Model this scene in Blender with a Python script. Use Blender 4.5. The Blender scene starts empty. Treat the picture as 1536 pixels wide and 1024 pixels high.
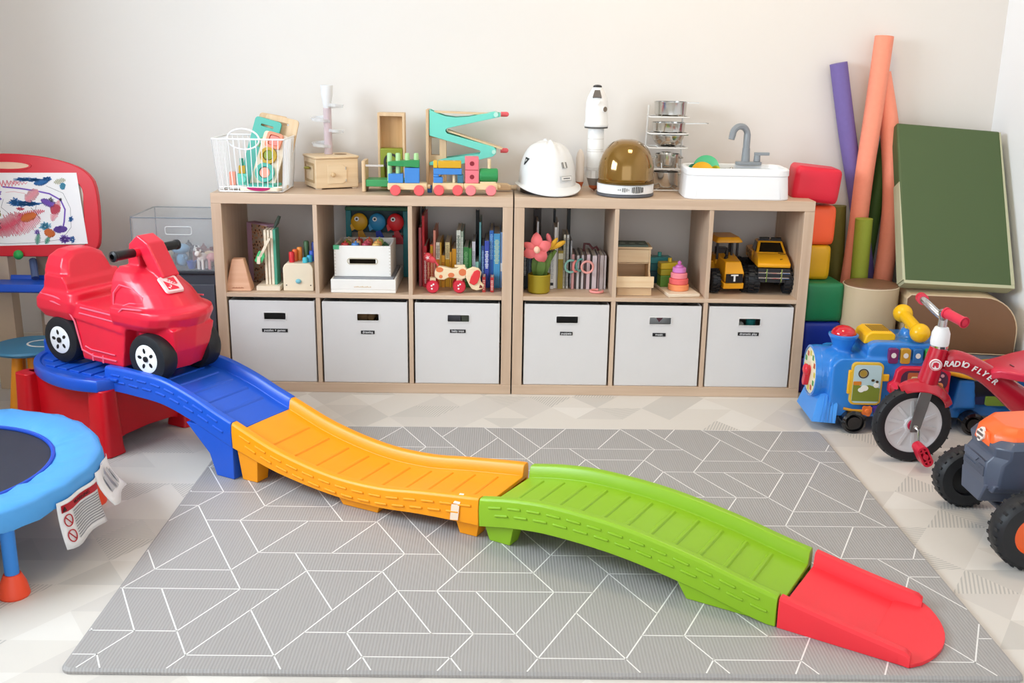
import bpy, bmesh, math, random
from mathutils import Vector, Matrix, Euler
random.seed(7)
S = bpy.context.scene
COL = S.collection
PI = math.pi
def R(a): return math.radians(a)

# ------------------------------------------------------------------ materials
def lin(h):
    h = h.lstrip('#'); out = []
    for i in (0, 2, 4):
        c = int(h[i:i+2], 16)/255
        out.append(c/12.92 if c <= .04045 else ((c+.055)/1.055)**2.4)
    return (*out, 1)
MATS = {}
def mat(name, hexc, rough=.45, metal=0., var=.06, scale=12., bump=0., bscale=120., trans=0., ior=1.45, coat=0., spec=None, emit=None):
    """Procedural principled material: noise breaks up colour and roughness, optional noise bump."""
    if name in MATS: return MATS[name]
    m = bpy.data.materials.new(name); m.use_nodes = True
    nt = m.node_tree; b = nt.nodes['Principled BSDF']
    c = lin(hexc)
    tc = nt.nodes.new('ShaderNodeTexCoord')
    nz = nt.nodes.new('ShaderNodeTexNoise'); nz.inputs['Scale'].default_value = scale; nz.inputs['Detail'].default_value = 3
    nt.links.new(tc.outputs['Object'], nz.inputs['Vector'])
    mx = nt.nodes.new('ShaderNodeMix'); mx.data_type = 'RGBA'
    mx.inputs[6].default_value = tuple(min(1, x*(1-var)) for x in c[:3])+(1,)
    mx.inputs[7].default_value = tuple(min(1, x*(1+var)) for x in c[:3])+(1,)
    nt.links.new(nz.outputs['Fac'], mx.inputs[0]); nt.links.new(mx.outputs[2], b.inputs['Base Color'])
    b.inputs['Roughness'].default_value = rough; b.inputs['Metallic'].default_value = metal
    b.inputs['IOR'].default_value = ior
    if trans: b.inputs['Transmission Weight'].default_value = trans
    if coat: b.inputs['Coat Weight'].default_value = coat; b.inputs['Coat Roughness'].default_value = .1
    if bump:
        n2 = nt.nodes.new('ShaderNodeTexNoise'); n2.inputs['Scale'].default_value = bscale
        nt.links.new(tc.outputs['Object'], n2.inputs['Vector'])
        bp = nt.nodes.new('ShaderNodeBump'); bp.inputs['Strength'].default_value = bump; bp.inputs['Distance'].default_value = .002
        nt.links.new(n2.outputs['Fac'], bp.inputs['Height']); nt.links.new(bp.outputs['Normal'], b.inputs['Normal'])
    MATS[name] = m
    return m
def wood(name, h1, h2, axis='X', rough=.5, sc=1.):
    if name in MATS: return MATS[name]
    m = bpy.data.materials.new(name); m.use_nodes = True
    nt = m.node_tree; b = nt.nodes['Principled BSDF']
    tc = nt.nodes.new('ShaderNodeTexCoord'); mp = nt.nodes.new('ShaderNodeMapping')
    s = [60*sc, 60*sc, 60*sc]; s['XYZ'.index(axis)] = 3*sc; mp.inputs['Scale'].default_value = s
    nz = nt.nodes.new('ShaderNodeTexNoise'); nz.inputs['Scale'].default_value = 1; nz.inputs['Detail'].default_value = 5
    rp = nt.nodes.new('ShaderNodeValToRGB'); rp.color_ramp.elements[0].color = lin(h1); rp.color_ramp.elements[1].color = lin(h2)
    rp.color_ramp.elements[0].position = .3; rp.color_ramp.elements[1].position = .7
    nt.links.new(tc.outputs['Object'], mp.inputs[0]); nt.links.new(mp.outputs[0], nz.inputs['Vector'])
    nt.links.new(nz.outputs['Fac'], rp.inputs[0]); nt.links.new(rp.outputs[0], b.inputs['Base Color'])
    b.inputs['Roughness'].default_value = rough
    MATS[name] = m
    return m
def plastic(hexc, rough=.32): return mat('plastic_'+hexc.strip('#')+('_%d' % int(rough*100)), hexc, rough, var=.03)
def glass(name, hexc, rough=.02, ior=1.45, alpha=None):
    if name in MATS: return MATS[name]
    m = bpy.data.materials.new(name); m.use_nodes = True; nt = m.node_tree
    b = nt.nodes['Principled BSDF']
    tc = nt.nodes.new('ShaderNodeTexCoord'); nz = nt.nodes.new('ShaderNodeTexNoise'); nz.inputs['Scale'].default_value = 6
    nt.links.new(tc.outputs['Object'], nz.inputs['Vector'])
    mr = nt.nodes.new('ShaderNodeMapRange'); mr.inputs[3].default_value = rough; mr.inputs[4].default_value = rough+.05
    nt.links.new(nz.outputs['Fac'], mr.inputs[0]); nt.links.new(mr.outputs[0], b.inputs['Roughness'])
    b.inputs['Base Color'].default_value = lin(hexc); b.inputs['IOR'].default_value = ior
    if alpha is None: b.inputs['Transmission Weight'].default_value = 1
    else: b.inputs['Alpha'].default_value = alpha
    MATS[name] = m
    return m

# ------------------------------------------------------------------ mesh builder
def rrect(w, h, r, n=5, cx=0, cy=0):
    pts = []
    for (sx, sy, a0) in ((1, 1, 0), (-1, 1, 90), (-1, -1, 180), (1, -1, 270)):
        for i in range(n+1):
            a = R(a0+90*i/n)
            pts.append((cx+sx*(w/2-r)+r*math.cos(a), cy+sy*(h/2-r)+r*math.sin(a)))
    return pts
def ell(rx, ry, n=24, cx=0, cy=0, a0=0, a1=360):
    full = abs(a1-a0) >= 360
    k = n if full else n+1
    return [(cx+rx*math.cos(R(a0+(a1-a0)*i/n)), cy+ry*math.sin(R(a0+(a1-a0)*i/n))) for i in range(k)]
class B:
    def __init__(s): s.v = []; s.f = []; s.m = []; s.cm = 0; s.T = Matrix()
    def mt(s, i): s.cm = i; return s
    def tf(s, M=None): s.T = M if M is not None else Matrix(); return s
    def add(s, vs, fs):
        o = len(s.v); s.v += [tuple(s.T @ Vector(q)) for q in vs]
        for f in fs: s.f.append([o+i for i in f]); s.m.append(s.cm)
        return s
    def box(s, x0, x1, y0, y1, z0, z1):
        v = [(x, y, z) for z in (z0, z1) for y in (y0, y1) for x in (x0, x1)]
        return s.add(v, [(0, 2, 3, 1), (4, 5, 7, 6), (0, 1, 5, 4), (1, 3, 7, 5), (3, 2, 6, 7), (2, 0, 4, 6)])
    def cbox(s, c, d): return s.box(c[0]-d[0]/2, c[0]+d[0]/2, c[1]-d[1]/2, c[1]+d[1]/2, c[2]-d[2]/2, c[2]+d[2]/2)
    def loft(s, rings, cap=True, closed=False):
        n = len(rings[0]); vs = [p for r in rings for p in r]; fs = []
        m = len(rings)
        for i in range(m if closed else m-1):
            a = i*n; b = ((i+1) % m)*n
            for j in range(n): k = (j+1) % n; fs.append((a+j, a+k, b+k, b+j))
        if cap and not closed: fs.append(tuple(range(n-1, -1, -1))); fs.append(tuple(range((m-1)*n, m*n)))
        return s.add(vs, fs)
    def prism(s, pts, ax, d0, d1):
        """extrude a 2-D outline along axis ax ('x': pts are y,z; 'y': x,z; 'z': x,y)"""
        def P(p, d): return {'x': (d, p[0], p[1]), 'y': (p[0], d, p[1]), 'z': (p[0], p[1], d)}[ax]
        return s.loft([[P(p, d0) for p in pts], [P(p, d1) for p in pts]])
    def frame(s, outer, inner, ax, d0, d1):
        def P(p, d): return {'x': (d, p[0], p[1]), 'y': (p[0], d, p[1]), 'z': (p[0], p[1], d)}[ax]
        return s.loft([[P(p, d0) for p in outer], [P(p, d1) for p in outer], [P(p, d1) for p in inner], [P(p, d0) for p in inner]], closed=True)
    def cyl(s, p0, p1, r0, r1=None, n=20):
        r1 = r0 if r1 is None else r1
        p0 = Vector(p0); p1 = Vector(p1); d = (p1-p0).normalized(); u = d.orthogonal().normalized(); w = d.cross(u)
        def ring(p, r): return [tuple(p+r*(math.cos(2*PI*i/n)*u+math.sin(2*PI*i/n)*w)) for i in range(n)]
        return s.loft([ring(p0, r0), ring(p1, r1)])
    def tube(s, pts, r, n=10, closed=False):
        P = [Vector(p) for p in pts]; m = len(P); rings = []; u = None
        rr = r if isinstance(r, (list, tuple)) else [r]*m
        for i in range(m):
            if closed: t = (P[(i+1) % m]-P[i-1]).normalized()
            else: t = (P[min(i+1, m-1)]-P[max(i-1, 0)]).normalized()
            if u is None: u = t.orthogonal().normalized()
            u = (u-t*u.dot(t)).normalized(); w = t.cross(u)
            rings.append([tuple(P[i]+rr[i]*(math.cos(2*PI*k/n)*u+math.sin(2*PI*k/n)*w)) for k in range(n)])
        return s.loft(rings, closed=closed)
    def lathe(s, prof, n=28, c=(0, 0, 0), ax='z'):
        def P(r, h, a):
            x, y = r*math.cos(a), r*math.sin(a)
            q = {'z': (x, y, h), 'y': (x, h, y), 'x': (h, x, y)}[ax]
            return (c[0]+q[0], c[1]+q[1], c[2]+q[2])
        return s.loft([[P(max(r, 1e-4), h, 2*PI*i/n) for i in range(n)] for r, h in prof], closed=prof[0][0] > .002 and prof[-1][0] > .002)
    def ball(s, c, r, n=16, m=10):
        r = (r, r, r) if not isinstance(r, (list, tuple)) else r
        rings = []
        for j in range(m+1):
            t = PI*j/m; q = max(math.sin(t), 1e-3)
            rings.append([(c[0]+r[0]*q*math.cos(2*PI*i/n), c[1]+r[1]*q*math.sin(2*PI*i/n), c[2]-r[2]*math.cos(t)) for i in range(n)])
        return s.loft(rings)
    def torus(s, c, R_, r, ax='z', n=32, k=10, a0=0, a1=360):
        full = abs(a1-a0) >= 360
        pts = []
        for i in range(n if full else n+1):
            a = R(a0+(a1-a0)*i/n); x, y = R_*math.cos(a), R_*math.sin(a)
            q = {'z': (x, y, 0), 'y': (x, 0, y), 'x': (0, x, y)}[ax]
            pts.append((c[0]+q[0], c[1]+q[1], c[2]+q[2]))
        return s.tube(pts, r, k, full)
def XF(loc=(0, 0, 0), rot=(0, 0, 0), sc=(1, 1, 1)):
    return Matrix.Translation(loc) @ Euler([R(a) for a in rot]).to_matrix().to_4x4() @ Matrix.Diagonal((*sc, 1))

def finish(me, smooth=True, ang=35):
    bm = bmesh.new(); bm.from_mesh(me); bmesh.ops.recalc_face_normals(bm, faces=bm.faces); bm.to_mesh(me); bm.free()
    if smooth:
        for p in me.polygons: p.use_smooth = True
        me.set_sharp_from_angle(angle=R(ang))
def obj(name, b, mats, parent=None, bevel=0, seg=2, smooth=True, ang=35, sub=0, remesh=0, loc=None, rot=None, soften=6):
    me = bpy.data.meshes.new(name); me.from_pydata(b.v, [], b.f)
    if not isinstance(mats, (list, tuple)): mats = [mats]
    for m in mats: me.materials.append(m)
    me.polygons.foreach_set('material_index', b.m); me.update()
    finish(me, smooth, ang)
    o = bpy.data.objects.new(name, me); COL.objects.link(o)
    if parent is not None: o.parent = parent
    if loc: o.location = loc
    if rot: o.rotation_euler = [R(a) for a in rot]
    if remesh:
        q = o.modifiers.new('fuse', 'REMESH'); q.mode = 'VOXEL'; q.voxel_size = remesh; q.use_smooth_shade = True
        q = o.modifiers.new('soften', 'SMOOTH'); q.factor = .5; q.iterations = soften
    if bevel:
        q = o.modifiers.new('bevel', 'BEVEL'); q.width = bevel; q.segments = seg; q.limit_method = 'ANGLE'; q.angle_limit = R(40)
        q.harden_normals = False
    if sub:
        q = o.modifiers.new('sub', 'SUBSURF'); q.levels = sub; q.render_levels = sub
    return o
def tag(o, label, cat, group=None, kind=None):
    o['label'] = label; o['category'] = cat
    if group: o['group'] = group
    if kind: o['kind'] = kind
    return o
def thing(name, label, cat, loc=(0, 0, 0), rz=0, group=None, rot=None):
    o = bpy.data.objects.new(name, None); COL.objects.link(o); o.empty_display_size = .05
    o.location = loc; o.rotation_euler = [R(a) for a in rot] if rot else (0, 0, R(rz))
    return tag(o, label, cat, group)
def plab(o, label): o['label'] = label; return o
def struct(o): o['kind'] = 'structure'; return o
def text(name, st, size, m, parent, loc, rot, ext=.0006, sx=1., shear=0, bold=0, align='CENTER'):
    cu = bpy.data.curves.new(name, 'FONT'); cu.body = st; cu.size = size; cu.extrude = ext; cu.align_x = align; cu.align_y = 'CENTER'
    cu.shear = shear; cu.offset = bold; cu.resolution_u = 3
    t = bpy.data.objects.new('tmp', cu); COL.objects.link(t)
    dg = bpy.context.evaluated_depsgraph_get(); dg.update()
    me = bpy.data.meshes.new_from_object(t.evaluated_get(dg)); bpy.data.objects.remove(t); bpy.data.curves.remove(cu)
    me.materials.clear(); me.materials.append(m)
    o = bpy.data.objects.new(name, me); COL.objects.link(o); o.parent = parent
    o.location = loc; o.rotation_euler = [R(a) for a in rot]; o.scale = (sx, 1, 1)
    return o
def dup(root, loc=None, rz=None, label=None, group=None):
    r = root.copy(); COL.objects.link(r)
    if loc is not None: r.location = loc
    if rz is not None: r.rotation_euler = (0, 0, R(rz))
    if label: r['label'] = label
    if group: r['group'] = group
    for ch in list(root.children):
        c = ch.copy(); COL.objects.link(c); c.parent = r
        for g in ch.children:
            d = g.copy(); COL.objects.link(d); d.parent = c
    return r

WOODL = wood('light_beech', '#d9b68c', '#e6c8a0', 'X')
WOODV = wood('light_beech_upright', '#d3b088', '#e3c49c', 'Z')
WOODP = wood('pale_birch', '#e6d3b8', '#f0e2cc', 'X')
WHITE = plastic('#f1f1f0', .4)
BLACK = plastic('#141417', .35)
RUBBER = mat('tyre_rubber', '#1b1d21', .5, var=.15, bump=.15)
STEEL = mat('brushed_steel', '#c9c7c2', .18, 1., var=.05)
CHROME = mat('chrome', '#dcdcdc', .1, 1., var=.02)
# ------------------------------------------------------------------ camera
cam = bpy.data.objects.new('camera', bpy.data.cameras.new('camera')); COL.objects.link(cam)
rt = Vector((0.99986208, -0.00708463, 0.01502087)); upv = Vector((-0.01260155, 0.26547886, 0.96403432)); fw = Vector((0.01081755, 0.96409065, -0.26535297))
mw = Matrix.Identity(4)
for i in range(3): mw[i][0] = rt[i]; mw[i][1] = upv[i]; mw[i][2] = -fw[i]
mw.translation = Vector((-.04164, -3.81823, 1.26397)); cam.matrix_world = mw
cam.data.sensor_width = 36; cam.data.lens = 1549.456/1536*36; cam.data.clip_start = .02
S.camera = cam
S.view_settings.view_transform = 'Standard'; S.view_settings.look = 'None'; S.view_settings.gamma = 1
S.view_settings.use_curve_mapping = False; S.view_settings.exposure = 0.13

# ------------------------------------------------------------------ room
WALLY = .41; WL = -2.06; WR = 1.925; FRONT = -6.4; HT = 2.6
wallm = mat('wall_paint', '#e6e1db', .7, var=.02, scale=2, bump=.05, bscale=300)
def struct_box(name, m, *a): return struct(obj(name, B().box(*a), m, smooth=False))
struct_box('wall_back', wallm, WL-.12, WR+.12, WALLY, WALLY+.12, 0, HT)
struct_box('ceiling', mat('ceiling_paint', '#f1eee8', .8, var=.02), WL-.12, WR+.12, FRONT, WALLY+.12, HT, HT+.1)
struct_box('wall_right', mat('wall_lit_white', '#f3f5f7', .7, var=.015, scale=2), WR, WR+.12, FRONT, WALLY, 0, HT)  # whiter colour stands in for the brighter light on this wall
# left wall with the window opening that lets the daylight in, well towards the camera
wl = B()
wl.frame([(FRONT, 0), (WALLY, 0), (WALLY, HT), (FRONT, HT)], [(-2.4, .98), (-.8, .98), (-.8, 2.2), (-2.4, 2.2)], 'x', WL-.12, WL)
struct(obj('wall_left', wl, wallm, smooth=False))
bb = mat('skirting_paint', '#e4dccf', .45, var=.02)
def skirting(name, x0, x1, y0, y1, side):
    b = B(); b.box(x0, x1, y0, y1, 0, .095); 
    if side == 'y': b.box(x0, x1, y0+.006, y1, .095, .115)
    else: b.box(x0+(.006 if x1 > 0 else 0), x1-(.006 if x1 < 0 else 0), y0, y1, .095, .115)
    struct(obj(name, b, bb, bevel=.003))
skirting('baseboard_back', WL, WR, WALLY-.014, WALLY, 'y')
skirting('baseboard_left', WL, WL+.014, FRONT, WALLY-.014, 'x')
skirting('baseboard_right', WR-.014, WR, FRONT, WALLY-.014, 'x')
wf = B()
for y0, y1, z0, z1 in ((-2.4, -2.35, .98, 2.2), (-.85, -.8, .98, 2.2), (-2.35, -.85, .98, 1.03), (-2.35, -.85, 2.15, 2.2), (-1.62, -1.58, 1.03, 2.15)):
    wf.box(WL-.10, WL-.02, y0, y1, z0, z1)
struct(obj('window_1', wf, bb, bevel=.004))

# floor: pale covering printed with soft grey triangles, some of them hatched
def floor_mats():
    base = mat('floor_pale', '#d8d1c8', .6, var=.02, scale=5, bump=.12, bscale=500)
    ms = [base, mat('floor_tri_a', '#d0c9c1', .6, var=.02, bump=.12, bscale=500), mat('floor_tri_b', '#cac4bc', .6, var=.02, bump=.12, bscale=500),
          mat('floor_tri_w', '#dfd9d1', .6, var=.02, bump=.12, bscale=500)]
    for k, (h2, rot) in enumerate((('#b9b4ad', 20), ('#bdb8b1', 75))):
        m = bpy.data.materials.new('floor_hatched_%d' % k); m.use_nodes = True; nt = m.node_tree; b = nt.nodes['Principled BSDF']
        tc = nt.nodes.new('ShaderNodeTexCoord'); mp = nt.nodes.new('ShaderNodeMapping'); mp.inputs['Rotation'].default_value = (0, 0, R(rot))
        w = nt.nodes.new('ShaderNodeTexWave'); w.inputs['Scale'].default_value = 32; w.bands_direction = 'X'
        rp = nt.nodes.new('ShaderNodeValToRGB'); rp.color_ramp.interpolation = 'CONSTANT'
        rp.color_ramp.elements[0].color = lin('#d5cec5'); rp.color_ramp.elements[1].color = lin(h2); rp.color_ramp.elements[1].position = .6
        nt.links.new(tc.outputs['Object'], mp.inputs[0]); nt.links.new(mp.outputs[0], w.inputs['Vector'])
        nt.links.new(w.outputs['Color'], rp.inputs[0]); nt.links.new(rp.outputs[0], b.inputs['Base Color']); b.inputs['Roughness'].default_value = .6
        ms.append(m)
    return ms
fb = B(); a = .17; h = .125
rf = random.Random(11)
rows = int((WALLY-FRONT)/h)+1
for j in range(rows):
    y0 = FRONT+j*h; y1 = min(y0+h, WALLY)
    cols = int((WR-WL)/a)+3
    for i in range(cols):
        xs = WL-a+i*a+(a/2 if j % 2 else 0)
        for tri in (((xs, y0), (xs+a, y0), (xs+a/2, y1)), ((xs+a, y0), (xs+1.5*a, y1), (xs+a/2, y1))):
            r = rf.random()
            k = 0 if r < .50 else 1 if r < .69 else 2 if r < .76 else 3 if r < .9 else 4 if r < .955 else 5
            fb.mt(k).add([(x, y, 0) for x, y in tri], [(0, 1, 2)])
fb.mt(0).box(WL-.3, WR+.3, FRONT, WALLY, -.1, -.001)
struct(obj('floor', fb, floor_mats(), smooth=False))

# ------------------------------------------------------------------ lights: daylight + warm ceiling lamp
w = bpy.data.worlds.new('daylight'); S.world = w; w.use_nodes = True
bg = w.node_tree.nodes['Background']; bg.inputs[0].default_value = (.90, .96, 1.03, 1); bg.inputs[1].default_value = 1.95
def area(name, loc, target, sx, sy, power, col):
    l = bpy.data.lights.new(name, 'AREA'); l.shape = 'RECTANGLE'; l.size = sx; l.size_y = sy; l.energy = power; l.color = col
    o = bpy.data.objects.new(name, l); COL.objects.link(o); o.location = loc
    o.rotation_euler = (Vector(target)-Vector(loc)).to_track_quat('-Z', 'Y').to_euler(); return o
area('window_daylight', (WL-.55, -1.6, 1.8), (0.2, -.3, .9), 1.7, 1.3, 112, (.76, .89, 1.0))
area('ceiling_lamp', (.75, -.75, 2.55), (.75, -.7, 0), .45, .45, 13, (1.0, .78, .52))

# ------------------------------------------------------------------ grey mat with white line pattern
U = .0475; HR = .0957; Y0 = -1.369
MX0, MX1, MY0, MY1 = -.962, 1.084, -1.905, -.403
horiz = [(1, -3, 1), (1, 5, 9), (2, -6, 4), (4, -10, 0), (5, -7, -3), (5, 1, 5), (0, -14, -4), (6, -2, 8)]
down = [(-8, 4, 5), (-3, 5, 5), (-2, 2, 3), (-4, 2, 2), (-7, 1, 3), (-8, -2, 2), (4, 0, 3), (3, 3, 3), (0, -2, 2)]
downl = [(-1, -1, 3), (2, 2, 2), (-2, 4, 3), (-6, 0, 5), (5, 1, 5), (-6, 2, 2), (-7, 5, 3), (4, -2, 3)]
segs = []
for j, i0, i1 in horiz: segs.append((i0, j, i1, j))
for i, j, n_ in down: segs.append((i, j, i+n_, j+n_))
for i, j, n_ in downl: segs.append((i, j, i-n_, j+n_))
def clip(x0, y0, x1, y1, bx0, by0, bx1, by1):
    t0, t1 = 0., 1.; dx, dy = x1-x0, y1-y0
    for p, q in ((-dx, x0-bx0), (dx, bx1-x0), (-dy, y0-by0), (dy, by1-y0)):
        if abs(p) < 1e-9:
            if q < 0: return None
        else:
            t = q/p
            if p < 0: t0 = max(t0, t)
            else: t1 = min(t1, t)
    return None if t0 >= t1 else (x0+dx*t0, y0+dy*t0, x0+dx*t1, y0+dy*t1)
mb = B(); MT = .012
out = rrect(MX1-MX0, MY1-MY0, .025, 6, (MX0+MX1)/2, (MY0+MY1)/2)
inn = rrect(MX1-MX0-.012, MY1-MY0-.012, .02, 6, (MX0+MX1)/2, (MY0+MY1)/2)
mb.loft([[(x, y, 0.0004) for x, y in out], [(x, y, MT*.55) for x, y in out], [(x, y, MT) for x, y in inn]])
mb.mt(1)
for pi in range(-2, 3):
    for pj in range(-2, 3):
        for (i0, j0, i1, j1) in segs:
            c = clip((i0+16*pi)*U, Y0-(j0+8*pj)*HR, (i1+16*pi)*U, Y0-(j1+8*pj)*HR, MX0+.008, MY0+.008, MX1-.008, MY1-.008)
            if not c: continue
            p = Vector((c[0], c[1])); q = Vector((c[2], c[3])); d = (q-p)
            if d.length < .004: continue
            d.normalize(); nn = Vector((-d.y, d.x))*.0017; d = d*.001
            z = MT+.0004
            mb.add([(*(p-d+nn), z), (*(p-d-nn), z), (*(q+d-nn), z), (*(q+d+nn), z)], [(0, 1, 2, 3)])
gm = bpy.data.materials.new('mat_grey_ribbed'); gm.use_nodes = True; nt = gm.node_tree; b_ = nt.nodes['Principled BSDF']
tc = nt.nodes.new('ShaderNodeTexCoord'); wv = nt.nodes.new('ShaderNodeTexWave'); wv.inputs['Scale'].default_value = 42; wv.bands_direction = 'X'
nt.links.new(tc.outputs['Object'], wv.inputs['Vector'])
nz = nt.nodes.new('ShaderNodeTexNoise'); nz.inputs['Scale'].default_value = 1.5; nt.links.new(tc.outputs['Object'], nz.inputs['Vector'])
mx = nt.nodes.new('ShaderNodeMix'); mx.data_type = 'RGBA'; mx.inputs[6].default_value = lin('#a5a19f'); mx.inputs[7].default_value = lin('#ada9a6')
nt.links.new(nz.outputs['Fac'], mx.inputs[0])
mx2 = nt.nodes.new('ShaderNodeMix'); mx2.data_type = 'RGBA'; mx2.blend_type = 'MULTIPLY'; mx2.inputs[0].default_value = .14
nt.links.new(mx.outputs[2], mx2.inputs[6]); nt.links.new(wv.outputs['Color'], mx2.inputs[7]); nt.links.new(mx2.outputs[2], b_.inputs['Base Color'])
b_.inputs['Roughness'].default_value = .5
bp = nt.nodes.new('ShaderNodeBump'); bp.inputs['Strength'].default_value = .25; bp.inputs['Distance'].default_value = .002
nt.links.new(wv.outputs['Color'], bp.inputs['Height']); nt.links.new(bp.outputs['Normal'], b_.inputs['Normal'])
tag(obj('play_mat', mb, [gm, mat('mat_line_white', '#efece8', .55, var=.02)]), 'large grey ribbed play mat with white geometric lines on the pale floor', 'mat')

# ------------------------------------------------------------------ cube shelf units
OAKX = wood('pale_oak_long', '#c6aa90', '#d4baa1', 'X', .45, .8)
OAKZ = wood('pale_oak_upright', '#c3a68c', '#d1b79e', 'Z', .45, .8)
UW, UH, UD, UT, UI = 1.117, .765, .39, .038, .016
CW = (UW-2*UT-2*UI)/3; CH = (UH-2*UT-UI)/2
def shelf_unit(x0, label):
    t = thing('cube_shelf_unit', label, 'shelf', (x0, 0, 0), 0, 'oak cube shelf units')
    obj('top_panel', B().box(0, UW, 0, UD, UH-UT, UH), OAKX, t, bevel=.0015)
    obj('bottom_panel', B().box(0, UW, 0, UD, 0, UT), OAKX, t, bevel=.0015)
    for sx in (0, UW-UT): obj('side_panel', B().box(sx, sx+UT, 0.0006, UD, UT, UH-UT), OAKZ, t, bevel=.0015)
    obj('shelf_board', B().box(UT, UW-UT, .001, UD-.002, UT+CH, UT+CH+UI), OAKX, t, bevel=.001)
    for k in (1, 2):
        xx = UT+k*CW+(k-1)*UI
        for z0 in (UT, UT+CH+UI): obj('divider', B().box(xx, xx+UI, .002, UD-.004, z0, z0+CH), OAKZ, t, bevel=.001)
    return t
shelf_unit(-1.1195, 'pale oak cube shelf unit on the left, behind the blue and yellow ramp pieces')
shelf_unit(.0025, 'pale oak cube shelf unit on the right, beside the colourful foam blocks')
def cell_x(u, k): return (-1.1195 if u == 0 else .0025)+UT+k*(CW+UI)
CF = UT+CH+UI     # height of the open compartments' floor

# ------------------------------------------------------------------ fabric bins
binm = mat('white_fabric', '#d9d6d4', .75, var=.03, scale=8, bump=.1, bscale=400)
dark = mat('bin_inside', '#3b3836', .8)
BWd, BH, BD = .324, .322, .37
def fabric_bin(u, k, word, ww, holex, lz, label, dy=0, tilt=0):
    x = cell_x(u, k)+CW/2
    t = thing('fabric_bin', label, 'bin', (x, .006+dy, UT), tilt, 'white fabric bins in the lower row')
    b = B()
    hx, hz, hw, hh = holex, .262, .082, .027
    b.frame([(BWd/2, 0), (BWd/2, BH), (-BWd/2, BH), (-BWd/2, 0)], [(hx+hw/2, hz-hh/2), (hx+hw/2, hz+hh/2), (hx-hw/2, hz+hh/2), (hx-hw/2, hz-hh/2)], 'y', 0, .006)
    b.box(-BWd/2, -BWd/2+.006, .006, BD, 0, BH); b.box(BWd/2-.006, BWd/2, .006, BD, 0, BH)
    b.box(-BWd/2, BWd/2, BD-.006, BD, 0, BH); b.box(-BWd/2+.006, BWd/2-.006, .006, BD-.006, 0, .006)
    obj('body', b, binm, t, bevel=.003)
    e = B(); e.frame(rrect(hw+.005, hh+.005, .004, 4, hx, hz), rrect(hw, hh, .004, 4, hx, hz), 'y', -.0025, .0005); obj('handle_rim', e, binm, t)
    l = obj('name_label', B().box(hx-.002-ww/2, hx-.002+ww/2, -.0022, 0, lz-.0065, lz+.0065), plastic('#0d0d0f', .5), t)
    text('lettering', word, .0125, plastic('#f4f4f4', .5), l, (hx-.002, -.0024, lz+.0005), (90, 0, 0), .0002, ww*.0+1.)
    return t
fabric_bin(0, 0, 'puzzles + games', .098, .01, .206, 'white fabric bin with the longest black label, leftmost in the lower row', tilt=0)
fabric_bin(0, 1, 'drawing', .052, .012, .203, 'white fabric bin under the white wooden crate compartment')
fabric_bin(0, 2, 'baby toys', .06, .004, .212, 'white fabric bin under the rainbow books and wooden dog')
fabric_bin(1, 0, 'puppets', .048, .002, .208, 'white fabric bin with empty dark handle hole, under the flower pot')
fabric_bin(1, 1, 'music', .05, .006, .208, 'white fabric bin under the wooden stairs and pink stacking toy')
fabric_bin(1, 2, 'dramatic play', .08, -.004, .215, 'white fabric bin under the yellow toy vehicles, rightmost in the lower row')
# what shows through the handle holes
def in_bin(u, k, dx, z, name, label, cat, b, m):
    o = obj(name, b, m); o.location = (cell_x(u, k)+CW/2+dx, .05, UT+z); return tag(o, label, cat)
def filled(b, z, w, d): return b.box(-w*.4, w*.4, 0, d, -z+.008, -.02)
in_bin(0, 1, -.012, .25, 'soft_toy', 'brown soft toy seen through the handle hole of the bin under the white crate', 'toy',
       B().ball((0, .05, 0), (.05, .045, .03)).ball((.03, .012, .0), (.016, .012, .018)).ball((-.0, .06, -.12), (.07, .07, .125)), mat('brown_plush', '#8a6a45', .9, bump=.4))
in_bin(0, 2, -.02, .25, 'board_book', 'grey picture book seen through the handle hole of the bin under the rainbow books', 'book',
       B().box(-.03, .03, .01, .02, -.243, .012), plastic('#8d8a90', .5))
in_bin(0, 2, .03, .25, 'tin_box', 'greenish grey box seen through the handle hole of the bin under the rainbow books', 'box',
       B().box(-.016, .025, .008, .06, -.243, .010).box(-.018, .027, .006, .062, .004, .012), plastic('#8c907c', .5))
dr = thing('round_toy', 'white round toy with red print inside the bin under the pink stacking toy', 'toy', (cell_x(1, 1)+CW/2+.012, .05, UT+.245))
obj('drum_head', B().tf(XF((0, .02, -.1), (80, 0, 0))).cyl((0, 0, -.012), (0, 0, .012), .135, n=32), WHITE, dr)
obj('print', B().tf(XF((0, .02, -.1), (80, 0, 0))).prism([(.0, .095), (.022, .118), (.0, .13), (-.012, .112)], 'z', .012, .0135), plastic('#8a2136'), dr)
in_bin(1, 2, .018, .252, 'toy_cup', 'teal toy cup seen through the handle hole of the rightmost bin', 'cup',
       B().lathe([(.018, -.243), (.019, .005), (.016, .005), (.015, -.23)], 20, (0, .03, 0)), plastic('#35a5a0'))
in_bin(1, 2, -.02, .247, 'toy_carton', 'pale toy carton seen through the handle hole of the rightmost bin', 'carton',
       B().box(-.028, .006, .01, .05, -.238, -.003).prism([(-.028, -.003), (.006, -.003), (.0, .002), (-.022, .002)], 'y', .01, .05), plastic('#cfd2c8'))
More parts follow.
